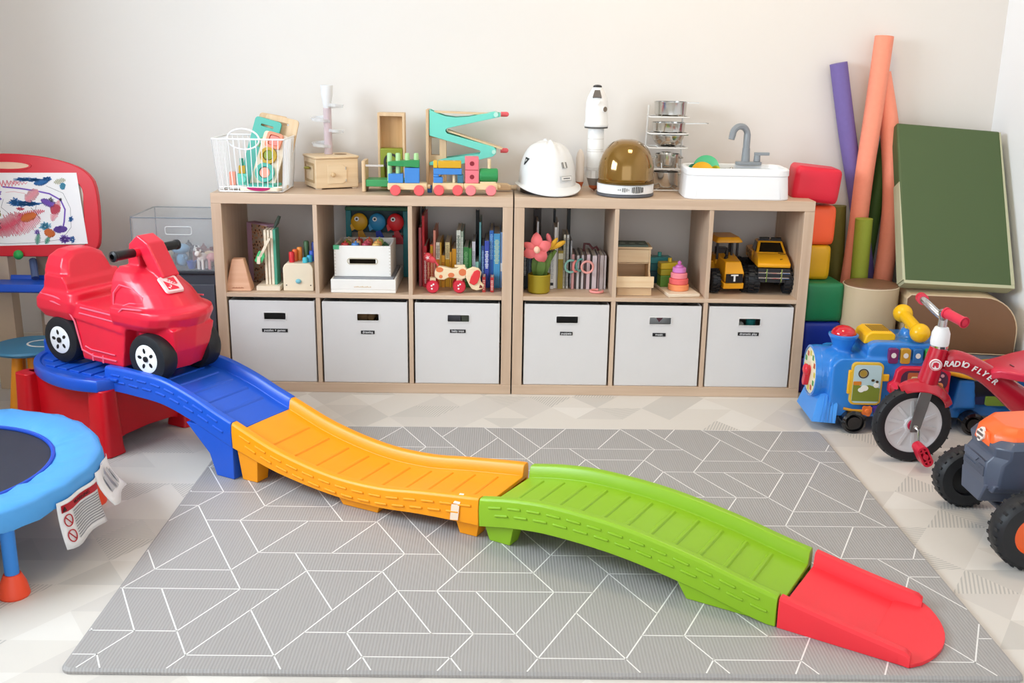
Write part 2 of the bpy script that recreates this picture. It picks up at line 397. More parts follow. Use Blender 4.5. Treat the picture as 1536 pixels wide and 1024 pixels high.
# ------------------------------------------------------------------ roller coaster track
GZ = MT+.0006
RED = mat('coaster_red', '#d3101f', .35, var=.03); TIPRED = mat('coaster_tip_red', '#f2353f', .38, var=.03)
BLUE = mat('coaster_blue', '#1f58c8', .3, var=.04); YEL = mat('coaster_yellow', '#fb9d0c', .36, var=.03); GRN = mat('coaster_green', '#8db922', .36, var=.03)
def interp(tab, s):
    # Catmull-Rom through (s, z) stations
    n = len(tab)
    for i in range(n-1):
        if s <= tab[i+1][0] or i == n-2:
            s0, z0 = tab[i]; s1, z1 = tab[i+1]; t = (s-s0)/(s1-s0)
            def sl(k):
                a = tab[max(k-1, 0)]; b = tab[min(k+1, n-1)]; return (b[1]-a[1])/(b[0]-a[0])
            h = s1-s0; m0 = sl(i)*h; m1 = sl(i+1)*h
            return (2*t**3-3*t*t+1)*z0+(t**3-2*t*t+t)*m0+(-2*t**3+3*t*t)*z1+(t**3-t*t)*m1
WT = .30
def section(zr, drop=.08):
    d = zr-.034
    return [(0, zr-drop), (-.002, zr-.03), (.0, zr-.006), (.006, zr), (.024, zr), (.030, zr-.006), (.036, d), (WT-.036, d), (WT-.030, zr-.006), (WT-.024, zr), (WT-.006, zr), (WT, zr-.006), (WT+.002, zr-.03), (WT, zr-drop),
            (WT-.012, zr-drop), (WT-.012, d-.012), (.012, d-.012), (.012, zr-drop)]
root = thing('roller_coaster_track', 'plastic ride-on roller coaster track in blue, yellow, green and red pieces crossing the grey mat', 'ride-on track', (-.845, -.9, 0))
def piece(name, a, b, tab, m, ridges, drop=.08, s0=0., s1=None, dashes=True, slim=0.):
    """one track piece: local frame has +X along the track and +Y across it"""
    a = Vector(a); b = Vector(b); L = (b-a).length; ang = math.degrees(math.atan2(b.y-a.y, b.x-a.x)); s1 = L-.002 if s1 is None else s1
    M_ = XF((a.x+.845, a.y+.9, 0), (0, 0, ang))
    bld = B(); bld.tf(M_)
    N = 40; rings = []
    for i in range(N+1):
        s = s0+(s1-s0)*i/N
        rings.append([(s, k, max(z, GZ)) for k, z in section(interp(tab, s), drop-slim*math.sin(PI*s/L))])
    bld.loft(rings)
    for s in ridges:           # moulded tread bars
        vs = []
        for k in (.062, .238):
            for ds, dz in ((-.009, -.002), (-.004, .0035), (.004, .0035), (.009, -.002)):
                vs.append((s+ds, k, interp(tab, s+ds)-.034+dz))
        bld.add(vs, [(0, 1, 5, 4), (1, 2, 6, 5), (2, 3, 7, 6), (0, 3, 2, 1), (4, 5, 6, 7)])
    if dashes:
        n = int((s1-s0)/.058)
        for side in (0, 1):
            for row in (0, 1):
                for i in range(n):
                    sa = s0+.03+i*.058+(.02 if row else 0); sb = sa+.040
                    if sb > s1-.02: continue
                    pts = []
                    for q in range(5):
                        s = sa+(sb-sa)*q/4; pts.append((s, -.0015 if side == 0 else WT+.0015, interp(tab, s)-(.024 if row == 0 else .046)))
                    bld.tube(pts, .0042, 6)
    return bld, M_, L
def leg(bld, M_, s0, s1, k0, k1, ztop, taper=.012):
    bld.tf(M_); r = []
    for z, t in ((GZ, taper), (ztop, 0)):
        r.append([(s0+t, k0+t*.6, z), (s1-t, k0+t*.6, z), (s1-t, k1-t*.6, z), (s0+t, k1-t*.6, z)])
    bld.loft(r)
Ja, Jb, Jc, Jd, Je = (-.845-.53*.876, -.9+.53*.482), (-.845, -.9), (-.094, -1.292), (.597, -1.712), (.852, -1.878)
tabB = [(-.02, .291), (.06, .293), (.13, .292), (.25, .285), (.375, .252), (.47, .217), (.53, .197)]
tabY = [(0, .197), (.17, .138), (.36, .102), (.52, .099), (.66, .116), (.82, .134), (.847, .136)]
tabG = [(0, .136), (.1, .155), (.215, .166), (.41, .160), (.6, .132), (.74, .101), (.809, .088)]
bb_, M_, L = piece('blue', Ja, Jb, tabB, BLUE, [.13+.062*i for i in range(6)])
# tall leg under the low end of the blue piece (splayed: its inner face slants)
for k0, k1 in ((.004, .075), (WT-.075, WT-.004)):
    bb_.loft([[(L-.075, k0, GZ), (L-.004, k0, GZ), (L-.004, k1, GZ), (L-.075, k1, GZ)],
              [(L-.10, k0, .08), (L-.004, k0, .08), (L-.004, k1, .08), (L-.10, k1, .08)],
              [(L-.19, k0, .165), (L-.004, k0, .165), (L-.004, k1, .165), (L-.19, k1, .165)]])
# platform (D-shaped, with tread grooves and a wheel stop)
o0 = [(.05, -.04), (-.03, -.07), (-.13, -.078), (-.24, -.055), (-.34, -.01), (-.41, .06), (-.44, .15), (-.41, .24), (-.34, .31), (-.24, .355), (-.13, .378), (-.03, .37), (.05, .34)]
def inset(p, d): 
    c = (-.18, .15); return [(c[0]+(x-c[0])*(1-d), c[1]+(y-c[1])*(1-d)) for x, y in p]
def smoothloop(p, it=2):
    for _ in range(it):
        q = []
        for i in range(len(p)):
            a, b = p[i], p[(i+1) % len(p)]
            q += [(a[0]*.75+b[0]*.25, a[1]*.75+b[1]*.25), (a[0]*.25+b[0]*.75, a[1]*.25+b[1]*.75)]
        p = q
    return p
oo = smoothloop(o0)
bb_.loft([[(x, y, z) for x, y in inset(oo, d)] for z, d in ((.218, .05), (.218, .01), (.226, 0), (.248, 0), (.256, .01), (.258, .02), (.258, .10), (.252, .115))])
for i in range(7):
    x = -.33+i*.058
    bb_.box(x, x+.044, -.01+(.04 if i == 0 else 0), .31-(.04 if i == 0 else 0), .25, .259)
bb_.loft([[(x, y, z) for x, y in rrect(.075, .11, .02, 4, -.385, .15)] for z in (.25, .295)] + [[(x, y, .305) for x, y in rrect(.055, .09, .015, 4, -.385, .15)]])
obj('blue_platform_track', bb_, BLUE, root, bevel=.002)
by_, M_, L = piece('yellow', Jb, Jc, tabY, YEL, [.10+.075*i for i in range(10)], slim=.021)
leg(by_, M_, .004, .085, .012, .075, .125); leg(by_, M_, .004, .085, WT-.075, WT-.012, .125)
leg(by_, M_, .37, .53, .005, .07, .06, .02); leg(by_, M_, .37, .53, WT-.07, WT-.012, .055, .02)
leg(by_, M_, L-.085, L-.004, .012, .075, .075, .014); leg(by_, M_, L-.085, L-.004, WT-.075, WT-.012, .075, .014)
obj('yellow_track', by_, YEL, root, bevel=.0018)
stk = B(); stk.tf(M_); stk.add([(.765, -.0045, .105), (.79, -.0045, .108), (.785, -.0045, .062), (.76, -.0045, .058)], [(0, 1, 2, 3)]); stk.add([(.77, -.0045, .1085), (.79, -.0045, .109), (.795, .012, .1345), (.782, .012, .1335)], [(0, 1, 2, 3)])
plab(obj('tape_residue', stk, mat('white_scuff', '#f4dcc4', .5), root), 'whitish scuff on the yellow piece near the green joint')
bg_, M_, L = piece('green', Jc, Jd, tabG, GRN, [.06+.066*i for i in range(11)])
leg(bg_, M_, .004, .10, .012, .075, .075, .016); leg(bg_, M_, .004, .10, WT-.075, WT-.012, .075, .016)
for k0, k1 in ((.012, .06), (WT-.06, WT-.012)):
    bg_.loft([[(.585, k0, GZ), (L-.01, k0, GZ), (L-.01, k1, GZ), (.585, k1, GZ)], [(.545, k0, .075), (L-.004, k0, .026), (L-.004, k1, .026), (.545, k1, .075)]])
obj('green_track', bg_, GRN, root, bevel=.0018)
# red run-out tip
a = Vector(Jd); b = Vector(Je); L = (b-a).length; ang = math.degrees(math.atan2(b.y-a.y, b.x-a.x))
rb_ = B(); rb_.tf(XF((a.x+.845, a.y+.9, 0), (0, 0, ang)))
tabR = [(0, .088), (.12, .066), (.22, .050), (.27, .042), (.30, .036)]
rings = []
for i in range(25):
    t = i/24; ring = []
    for k, z in section(interp(tabR, .27*t), .2):
        ks = k/WT; bulge = .045*math.sin(PI*min(1, max(0, ks)))
        se = (.292-.035*ks)*1+0*bulge
        s = .002+se*t
        ring.append((s, k, max(z if t < .97 else z-.006, GZ)))
    rings.append(ring)
rb_.loft(rings)
deck = []
for i in range(13):
    t = i/12; k = .001+.298*t; deck.append((.296-.04*t+.062*math.sin(PI*t)**.75, k))
pl = [(.2, .02)]+deck+[(.2, .28)]
rb_.prism([(x, y) for x, y in pl], 'z', GZ, .0215)
obj('red_tip', rb_, TIPRED, root, bevel=.002)
# red base under the platform: four tapered corner posts joined by recessed panels
ang = math.degrees(math.atan2(-.482, .876)); M_ = XF((Ja[0]+.845, Ja[1]+.9, 0), (0, 0, ang))
rs = B(); rs.tf(M_)
def post(x0, x1, y0, y1, t=.012):
    rs.loft([[(x, y, z) for x, y in rrect(x1-x0+2*q, y1-y0+2*q, .018, 4, (x0+x1)/2, (y0+y1)/2)] for z, q in ((.001, .004), (.03, 0), (.222, -.006))])
for x0, x1 in ((-.395, -.315), (-.045, .045)):
    for y0, y1 in ((-.055, .02), (.28, .355)): post(x0, x1, y0, y1)
rs.box(-.37, 0, -.012, .005, .035, .222); rs.box(-.37, 0, .295, .312, .035, .222)
rs.box(-.365, -.35, 0, .3, .035, .222)
rs.prism([(0, .03), (.05, .045), (.15, .05), (.25, .045), (.3, .03), (.3, .222), (0, .222)], 'x', -.005, .012)
obj('red_base', rs, RED, root, bevel=.003)

# ------------------------------------------------------------------ red ride-on car
CR = mat('car_red', '#e5203a', .32, var=.03, coat=.2)
ch = thing('ride_on_car', 'red plastic ride-on car with black tyres parked on the blue platform', 'ride-on car', (0, 0, 0))
aa = R(ang); ca, sa = math.cos(aa), math.sin(aa)
mid = Vector((Ja[0], Ja[1]))+Vector((ca, sa))*(-.034)+Vector((-sa, ca))*.15
ch.location = (mid.x, mid.y, .2585); ch.scale = (1.045, 1.04, 1.02); ch.rotation_euler = (0, R(.9), aa)
bd = B()
def prof(pts, y0, y1, y0b=None): bd.prism(pts, 'y', y0, y1)
prof([(-.235, .05), (.235, .05), (.25, .12), (.24, .20), (-.24, .20), (-.25, .12)], -.066, .066)          # core
bd.loft([[(-.125, -.112, .17), (-.09, -.118, .03), (-.09, .118, .03), (-.125, .112, .17)], [(.10, -.112, .17), (.085, -.118, .03), (.085, .118, .03), (.10, .112, .17)]])  # sill
bd.loft([[(x, y, z) for x, y in rrect(w_, d_, .03, 4, cx, 0)] for z, w_, d_, cx in ((.145, .16, .222, -.20), (.175, .19, .25, -.205), (.205, .19, .25, -.203), (.235, .16, .232, -.195), (.24, .12, .2, -.19))])  # rear fender
bd.loft([[(-.125, -.118, .16), (-.125, -.11, .21), (-.125, .11, .21), (-.125, .118, .16)], [(.09, -.118, .14), (.09, -.112, .20), (.09, .112, .20), (.09, .118, .14)]])   # seat side
# backrest
bp_ = [(-.262, .22), (-.15, .20), (-.172, .30), (-.188, .335), (-.2, .352), (-.22, .355), (-.24, .34), (-.252, .30)]
def seatback(x0, x1, zt, w_): 
    return [[(x_, y, z) for y, z in [(-w_*1.08, .21), (-w_*1.06, .27), (-w_*.98, zt-.05), (-w_*.82, zt-.02), (-w_*.45, zt-.003), (0, zt), (w_*.45, zt-.003), (w_*.82, zt-.02), (w_*.98, zt-.05), (w_*1.06, .27), (w_*1.08, .21)]] for x_ in (x0, x1)]
r0, r1 = seatback(-.268, -.193, .357, .092)
bd.loft([r0, [(x+.012, y, z+.004) for x, y, z in r0], [(x+.02*(.36-z)/.15-.01, y, z+.002) for x, y, z in r1], [(x+.055*(.36-z)/.15, y*.88, .21+(z-.21)*.92) for x, y, z in r1]])
bd.loft([[(-.268, y, .21), (-.135, y, .21), (-.155, y, .265), (-.17, y, .285), (-.25, y, .285)] for y in (-.109, .109)])
# front fenders flaring out, rounded nose in plan
def nose(z, wy, x0, x1, sq=.6):
    p = [(x0, -wy)]
    for i in range(13):
        a_ = -90+180*i/12; p.append((x1-.11+.11*math.cos(R(a_)), wy*math.sin(R(a_))))
    p.append((x0, wy)); return [(x, y, z) for x, y in p]
bd.loft([nose(.155, .108, .06, .262), nose(.178, .124, .055, .285), nose(.205, .128, .05, .298), nose(.222, .124, .05, .295), nose(.232, .105, .05, .27)])
# bumper / lower nose
bd.loft([[(x, y, z) for x, y in ((.14, -wy), (xf, -wy*.8), (xf+.01, 0), (xf, wy*.8), (.14, wy))] for z, wy, xf in ((.035, .075, .235), (.10, .09, .262), (.17, .105, .272))])
# hood: sections from cowl to nose
def hood(z, wy, x0, x1): return nose(z, wy, x0, x1)
bd.loft([hood(.20, .108, .045, .275), hood(.235, .108, .04, .265), hood(.27, .10, .035, .235), hood(.30, .09, .03, .195), hood(.325, .075, .028, .16), hood(.338, .055, .03, .135)])
# steering column arch
bd.loft([[(x-.024*nx, -.033, z-.024*nz), (x+.024*nx, -.033, z+.024*nz), (x+.024*nx, .033, z+.024*nz), (x-.024*nx, .033, z-.024*nz)]
         for x, z, nx, nz in ((.07, .30, -1, 0), (.067, .36, -1, .1), (.07, .395, -.8, .5), (.088, .414, 0, 1), (.112, .402, .75, .6), (.137, .36, .9, .4), (.17, .305, .85, .5))])
body = obj('body', bd, CR, ch, remesh=.004, soften=3)
for sy in (-1, 1):
    tr = B()
    y = sy*.121
    for dz in (0, .014):
        tr.tube([(-.272, y*.94, .205+dz*.9), (-.2, y*1.03, .203+dz), (-.15, y*1.0, .193+dz*.8), (-.118, y*.97, .15+dz), (-.098, y*.98, .085+dz*.3)] if dz == 0 else [(-.268, y*.96, .222), (-.2, y*1.0, .22), (-.15, y*.98, .21)], .003, 6)
    tr.tube([(-.098, y*.98, .085), (-.09, y*.985, .06), (-.04, y*.985, .047), (.06, y*.985, .047)], .003, 6)
    tr.tube([(-.075, y*.985, .075), (-.05, y*.985, .068), (.055, y*.985, .066)], .0022, 6)
    tr.tube([(-.09, y*.945, .198), (.07, y*.945, .192)], .003, 6); tr.tube([(-.095, y*.96, .18), (.06, y*.96, .174), (.075, y*.96, .19)], .0025, 6)
    tr.tube([(.05, y*.9, .185), (.075, y*1.0, .20), (.11, y*1.05, .226), (.19, y*1.04, .232)], .003, 6)
    tr.tube([(.055, y*.915, .215), (.055, y*.885, .265), (.075, y*.84, .292), (.12, y*.80, .286), (.165, y*.80, .262), (.17, y*.835, .244), (.12, y*.89, .24), (.085, y*.905, .225)], .0024, 6, True)
    for x in (-.045, .0): tr.box(x-.003, x+.003, y*.975-.002, y*.975+.002, .031, .055)
    obj('highlight_ridges', tr, plastic('#f26a80', .3), ch)  # moulded ridges; the paler red paints in their reflections
hb = B(); hb.cyl((.088, -.055, .385), (.088, .055, .385), .014); obj('steering_hub', hb, CR, ch)
for sy in (-1, 1):
    g = B(); g.lathe([(.011, .045), (.0145, .052), (.0145, .118), (.0165, .120), (.0165, .128), (.009, .131)], 20)
    g2 = obj('handlebar_grip', g, BLACK, ch); g2.rotation_euler = (R(-90*sy), 0, 0); g2.location = (.088, 0, .385)
# emblem on the hood
em = B(); em.loft([[(x, y, 0) for x, y in rrect(.054, .05, .008, 4)], [(x, y, .006) for x, y in rrect(.05, .046, .007, 4)]])
eo = obj('emblem', em, mat('emblem_pale', '#f3c6c4', .35), ch); eo.scale = (1.25, 1.25, 1); eo.location = (.204, -.02, .294); eo.rotation_euler = (0, R(36), R(-12))
e2 = B(); e2.prism([(-.019, -.002), (-.019, .016), (.002, .016)], 'z', .006, .0068); e2.prism([(-.012, -.016), (.019, -.016), (.019, .012), (.013, .012)], 'z', .006, .0066); obj('emblem_mark', e2, CR, eo)
text('lettering', 'STEP', .012, plastic('#d8243a'), eo, (-.004, .004, .0066), (0, 0, 42), .0003); text('lettering', '2', .017, plastic('#f7e9e4'), eo, (.010, -.008, .0068), (0, 0, 42), .0003)
WR_ = .077
def car_wheel(x, sy):
    yo = sy*.122; w = B()
    w.lathe([(.03, -.028), (.058, -.03), (WR_-.004, -.026), (WR_, -.018), (WR_, .018), (WR_-.004, .026), (.060, .031), (.046, .031), (.044, .026), (.03, .026)], 36, (0, 0, 0), 'y')
    if sy > 0: w.v = [(a, -b, c) for a, b, c in w.v]
    wo = obj('wheel', w, RUBBER, ch); wo.location = (x, yo-sy*.03, WR_)
    h = B(); sgn = -1 if sy < 0 else 1
    h.lathe([(.001, sgn*.024), (.043, sgn*.024), (.045, sgn*.029), (.040, sgn*.031), (.012, sgn*.030), (.001, sgn*.030)], 32, (0, 0, 0), 'y')
    h.mt(1)
    for q in range(5):
        a_ = R(90+72*q+12); cx, cz = .026*math.cos(a_), .026*math.sin(a_)
        h.tf(Matrix.Translation((cx, sgn*.0305, cz)) @ Matrix.Rotation(-a_, 4, 'Y')).loft([[(x_, -.0004, z_) for x_, z_ in ell(.0085, .0055, 14)], [(x_, .0008, z_) for x_, z_ in ell(.0085, .0055, 14)]])
    h.tf().lathe([(.001, sgn*.0303), (.009, sgn*.0303), (.009, sgn*.034), (.001, sgn*.035)], 16, (0, 0, 0), 'y')
    obj('hub_cap', h, [WHITE, BLACK], wo)
    return wo
for x in (-.19, .19):
    for sy in (-1, 1): car_wheel(x, sy)

# ------------------------------------------------------------------ trampoline
tp = thing('mini_trampoline', 'round mini trampoline with light blue padded rim and red-capped legs at the left edge', 'trampoline', (-1.545, -1.32, 0))
TB = mat('trampoline_blue', '#4f9fe2', .45, var=.10, scale=9, bump=.5, bscale=25); TL = plastic('#2f7fd0', .4)
pd = B(); rings = []
NS = 120
for i in range(NS):
    a_ = 2*PI*i/NS; wr = 1+.006*math.sin(a_*8)+.004*math.sin(a_*23+1); d = .0025*math.sin(a_*31)+.002*math.sin(a_*17+2)
    sec = [(.325, .212), (.335, .221+d), (.38, .228+d), (.43, .2295-d), (.456, .227+d*.6), (.466, .219), (.470, .20), (.4705, .178+d), (.466, .174+d), (.463, .18), (.46, .21), (.33, .206)]
    rings.append([((r if r < .4 else .4+(r-.4)*.68)*wr*math.cos(a_), (r if r < .4 else .4+(r-.4)*.68)*wr*math.sin(a_), z) for r, z in sec])
pd.loft(rings, closed=True); obj('padded_rim', pd, TB, tp, ang=60)
bmt = B(); bmt.lathe([(.001, .206), (.324, .206), (.324, .210), (.001, .210)], 64); obj('bounce_mat', bmt, mat('bounce_black', '#2b2f3d', .6, var=.1, bump=.2, bscale=600), tp)
bt = B(); bt.torus((0, 0, .214), .322, .006, n=72, k=8); obj('edge_binding', bt, plastic('#1d4fc2', .4), tp)
fr = B(); fr.torus((0, 0, .19), .415, .014, n=72); obj('frame_ring', fr, TL, tp)
flap = B(); 
for i in range(2):
    a0 = 48+i*16
    pts = []
flap.loft([[(.446*math.cos(R(a)), .446*math.sin(R(a)), .215), (.463*math.cos(R(a)), .463*math.sin(R(a)), .165), (.460*math.cos(R(a)), .460*math.sin(R(a)), .165), (.443*math.cos(R(a)), .443*math.sin(R(a)), .212)] for a in range(40, 66, 3)])
obj('rim_flap', flap, TB, tp)
for a_ in (-37, 40, 107, 179, 251):
    c, s_ = .43*math.cos(R(a_)), .43*math.sin(R(a_)); lg = B(); lg.cyl((c, s_, .03), (c, s_, .195), .0165); lo = obj('leg', lg, TL, tp)
    ft = B(); ft.lathe([(.001, .0), (.034, .0), (.036, .004), (.03, .035), (.02, .058), (.001, .06)], 24, (c, s_, 0)); plab(obj('foot_cap', ft, plastic('#ec4a26', .4), lo), 'orange-red rubber foot cap')
# warning label hanging from the rim (white sheet, red header, two prohibition pictograms, text lines)
def hang(name, a0, a1, z0, z1, curl, matw):
    b = B(); n = 10; m_ = 6; vs = []; fs = []
    for i in range(n+1):
        for j in range(m_+1):
            a_ = R(a0+(a1-a0)*i/n); t = j/m_; r_ = .452+curl*t*t+.004*math.sin(i*.9); vs.append((r_*math.cos(a_), r_*math.sin(a_), z0+(z1-z0)*t-.006*math.sin(i*.7)*t))
    for i in range(n):
        for j in range(m_): q = i*(m_+1)+j; fs.append((q, q+1, q+m_+2, q+m_+1))
    b.add(vs, fs); o = obj(name, b, matw, tp); sd = o.modifiers.new('thick', 'SOLIDIFY'); sd.thickness = .0012; return o
PAPW = mat('label_white', '#eceaea', .5, var=.02)
wl_ = hang('warning_label', -21, 1, .195, .075, .02, PAPW); wg = hang('care_label', 1, 19, .205, .115, .045, PAPW)
def on_label(u, v, off=.003):   # u 0..1 along, v 0..1 down
    a_ = R(-21+22*u); r_ = .452+.02*v*v+.004*math.sin(u*10*.9)+off; return (r_*math.cos(a_), r_*math.sin(a_), .195-.12*v-.006*math.sin(u*10*.7)*v)
def patch(name, u0, u1, v0, v1, m, par=wl_, off=.0025):
    b = B(); n = 8; vs = []; fs = []
    for i in range(n+1):
        for v_ in (v0, v1): vs.append(on_label(u0+(u1-u0)*i/n, v_, off))
    for i in range(n): fs.append((2*i, 2*i+1, 2*i+3, 2*i+2))
    b.add(vs, fs); return obj(name, b, m, par)
WRED = plastic('#b01828', .5); GREYT = plastic('#8b8b90', .6)
patch('warning_header', .05, .96, .08, .24, WRED)
ln = B(); n_l = 0
for q in range(11):
    v_ = .29+q*.055
    for (u0, u1) in ((.27, .93),):
        pts = [on_label(u0+(u1-u0)*i/6, v_, .0026) for i in range(7)]; pts2 = [on_label(u0+(u1-u0)*i/6, v_+.025, .0026) for i in range(7)]
        vs = [p for pr in zip(pts, pts2) for p in pr]; ln.add(vs, [(2*i, 2*i+1, 2*i+3, 2*i+2) for i in range(6)])
obj('text_lines', ln, GREYT, wl_)
pg = B()
for vc in (.42, .74):
    pg.tube([on_label(.14+.075*math.cos(R(t)), vc+.12*math.sin(R(t)), .0035) for t in range(0, 360, 20)], .0016, 5, True)
    pg.tube([on_label(.14-.05, vc-.085, .0035), on_label(.14, vc, .0035), on_label(.14+.05, vc+.085, .0035)], .0016, 5)
obj('pictogram', pg, WRED, wl_)
tx = text('lettering', 'WARNING', .0135, plastic('#2a0a10', .5), wl_, on_label(.52, .16, .0062), (90, 0, 80.5), .0003, 1.1)
tri = B(); p = on_label(.1, .16, .004); tri.tf(XF(p, (90, 0, 74))).prism([(-.007, -.006), (.007, -.006), (0, .007)], 'z', 0, .001); obj('warning_mark', tri, plastic('#2a0a10', .5), wl_)
cl = B()
for u0, u1, v0, v1 in ((.25, .4, .3, .75), (.5, .62, .2, .8), (.7, .8, .35, .8)):
    a0, a1 = R(1+18*u0), R(1+18*u1)
    cl.add([((.456+.045*v*v)*math.cos(a_)*1.001, (.456+.045*v*v)*math.sin(a_)*1.001, .205-.09*v) for v in (v0, v1) for a_ in (a0, a1)], [(0, 1, 3, 2)])
obj('text_lines', cl, plastic('#b9b9bd', .6), wg)

# ------------------------------------------------------------------ easel at the left edge, with a drawing clipped on
ea = thing('art_easel', 'red framed children\'s art easel standing at the left edge', 'easel', (-1.865, .02, 0))
ER = mat('easel_red', '#d4202f', .35, var=.03)
pb = XF((0, -.02, .53), (-8, 0, 0))
def bez(): 
    o = []
    w_, h_ = .33, .36
    p = [(-w_, .06), (-w_+.005, .25), (-w_+.04, .305), (-w_+.1, .335), (-.12, .36), (0, .368), (.12, .36), (w_-.1, .335), (w_-.04, .305), (w_-.005, .25), (w_, .06), (w_-.015, .015), (w_-.07, -.008), (0, -.012), (-w_+.07, -.008), (-w_+.015, .015)]
    return smoothloop(p, 2)
ou = bez()
inn_ = []
for x, z in ou: inn_.append((max(-.272, min(.272, x*.86)), max(.035, min(.285, z*.86+.01))))
eb = B(); eb.tf(pb); eb.frame(ou, inn_, 'y', -.014, .014); obj('board_frame', eb, ER, ea, bevel=.004)
ws = B(); ws.tf(pb).box(-.28, .28, -.004, .006, .03, .29); obj('writing_surface', ws, plastic('#e9dfcf', .4), ea)
hd = B(); hd.tf(pb).frame(ell(.088, .019, 24, .0, .323), ell(.08, .0125, 24, .0, .323), 'y', -.017, .017).mt(1).prism(ell(.08, .0125, 24, .0, .323), 'y', -.0155, .0155); plab(obj('carry_handle', hd, [ER, plastic('#ecc5a8', .6)], ea), 'slot handle with pale inside')
for x in (-.235, .02, .2):
    k = B(); k.tf(pb).ball((x+.01, -.026, -.004), (.018, .014, .018)); plab(obj('clip_knob', k, plastic('#2aa04a'), ea), 'green round clip knob')
tt = plastic('#7a6f66', .5); TAN = plastic('#c9b296', .5)
for x in (-.02, .0): pass
lp = B(); lp.tf(XF((.095, 0, 0), (-2, 0, 0))).box(-.03, .03, .0, .03, 0.002, .55); obj('back_post', lp, mat('easel_taupe', '#a08d78', .5), ea)
l2 = B(); l2.box(-.10, -.02, -.03, .03, 0.001, .52); obj('front_leg', l2, TAN, ea)
l3 = B(); l3.box(.17, .20, .22, .25, .001, .50).tube([(.06, .0, .5), (.08, -.04, .47), (.09, -.06, .445)], .014).tube([(.14, .0, .5), (.15, -.04, .475), (.18, -.06, .445)], .014); obj('brace', l3, plastic('#4a5a80', .5), ea)
ty = B(); ty.loft([[(x, y, z) for x, y in rrect(.66*s_, .17*s_, .05, 5, -.05, -.10)] for z, s_ in ((.415, .9), (.42, .98), (.445, 1), (.448, .99), (.444, .95), (.432, .9))]); obj('tray', ty, plastic('#1d55c4', .35), ea, bevel=.002)
lbp = B(); lbp.tf(XF((.095, -.001, 0), (-2, 0, 0))).box(-.018, .018, -.002, .0, .25, .29); obj('sticker', lbp, plastic('#d9cfc2'), ea)
cu_ = tag(obj('paint_cup', B().lathe([(.028, .0), (.036, .09), (.034, .09), (.027, .004), (.001, .004)], 24), glass('milky_cup', '#e8ecf2', .35)), 'translucent cup standing in the blue tray of the easel', 'cup'); cu_.location = (-1.955, -.095, .4325)
# the drawing (paper with crayon strokes)
pp = B(); pp.tf(XF((-1.865, .02, 0))@pb); 
PX0, PX1, PZ0, PZ1 = -.30, .272, .028, .30
pp.add([(PX0, -.0150, PZ0-.01), (PX1+.012, -.0150, PZ0+.012), (PX1-.02, -.0150, PZ1), (PX0, -.0150, PZ1-.008)], [(0, 1, 2, 3)]); pp.add([(PX0, -.0143, PZ0-.01), (PX1+.012, -.0143, PZ0+.012), (PX1-.02, -.0143, PZ1), (PX0, -.0143, PZ1-.008)], [(3, 2, 1, 0)])
cols = ['#f3f1f0', '#2f6fb0', '#d9566a', '#7b57b8', '#2f8f74', '#e2763a', '#8f8d3a', '#3b3b46', '#5aa9c9', '#ea9aa4']
rr = random.Random(5)
def scr(ci, cx, cz, rx, rz, n, wd=.0022, ang=0):
    """a closed scribble: zig-zag strokes inside an ellipse"""
    pts = []
    for i in range(n):
        a_ = i*2.399+rr.random()*.5; q = .35+.65*rr.random()
        x, z = rx*q*math.cos(a_), rz*q*math.sin(a_); c, s_ = math.cos(R(ang)), math.sin(R(ang))
        pts.append((cx+x*c-z*s_, cz+x*s_+z*c))
    line(ci, pts, wd)
lay = [0]
def line(ci, pts, wd=.0016):
    wd *= .62; pp.mt(ci); lay[0] += 1; y = -.0154-lay[0]*2e-5
    pts = [(min(PX1-.012, max(PX0+.004, x)), min(PZ1-.012, max(PZ0+.006, z))) for x, z in pts]
    for (x0, z0), (x1, z1) in zip(pts, pts[1:]):
        d = Vector((x1-x0, z1-z0))
        if d.length < 1e-4: continue
        d.normalize(); n_ = Vector((-d.y, d.x))*wd; e_ = d*wd*.5
        pp.add([(x0-e_.x+n_.x, y, z0-e_.y+n_.y), (x0-e_.x-n_.x, y, z0-e_.y-n_.y), (x1+e_.x-n_.x, y, z1+e_.y-n_.y), (x1+e_.x+n_.x, y, z1+e_.y+n_.y)], [(0, 1, 2, 3)])
def hatch(ci, cx, cz, w_, h_, ang, n, wd=.002):
    pts = []
    for i in range(n):
        t = -1+2*i/(n-1); s_ = 1 if i % 2 else -1; env = math.sqrt(max(.05, 1-t*t))
        x, z = t*w_, s_*h_*env*(.7+.3*rr.random()); c, s2 = math.cos(R(ang)), math.sin(R(ang)); pts.append((cx+x*c-z*s2, cz+x*s2+z*c))
    line(ci, pts, wd)
line(3, [(-.02+.0, .245), (.04, .24), (.1, .232), (.15, .222), (.19, .2), (.205, .165), (.2, .12), (.195, .1)], .0045)
line(7, [(-.29, .06), (-.2, .045), (-.1, .038), (0, .036), (.1, .042), (.19, .055), (.225, .1), (.225, .17), (.2, .225), (.14, .25)], .0008)
line(7, [(-.02, .2), (-.03, .17), (.0, .145), (.05, .13), (.09, .14), (.1, .18)], .0009)
hatch(2, -.1, .252, .14, .014, 4, 40); hatch(9, -.02, .255, .09, .012, 3, 30)
hatch(2, .0, .105, .07, .045, 25, 60); hatch(9, .06, .105, .06, .03, 30, 40); hatch(2, .08, .15, .05, .012, 10, 30)
scr(3, -.05, .215, .028, .03, 60); scr(1, -.11, .185, .03, .035, 50, .0018); scr(1, .06, .185, .07, .014, 60, .002); scr(1, .02, .19, .02, .02, 25)
hatch(6, -.055, .16, .03, .016, -50, 40, .003); hatch(4, -.085, .115, .04, .03, 60, 60, .0018); hatch(4, -.07, .075, .02, .02, 80, 30, .0018); scr(7, -.05, .1, .02, .025, 30, .001)
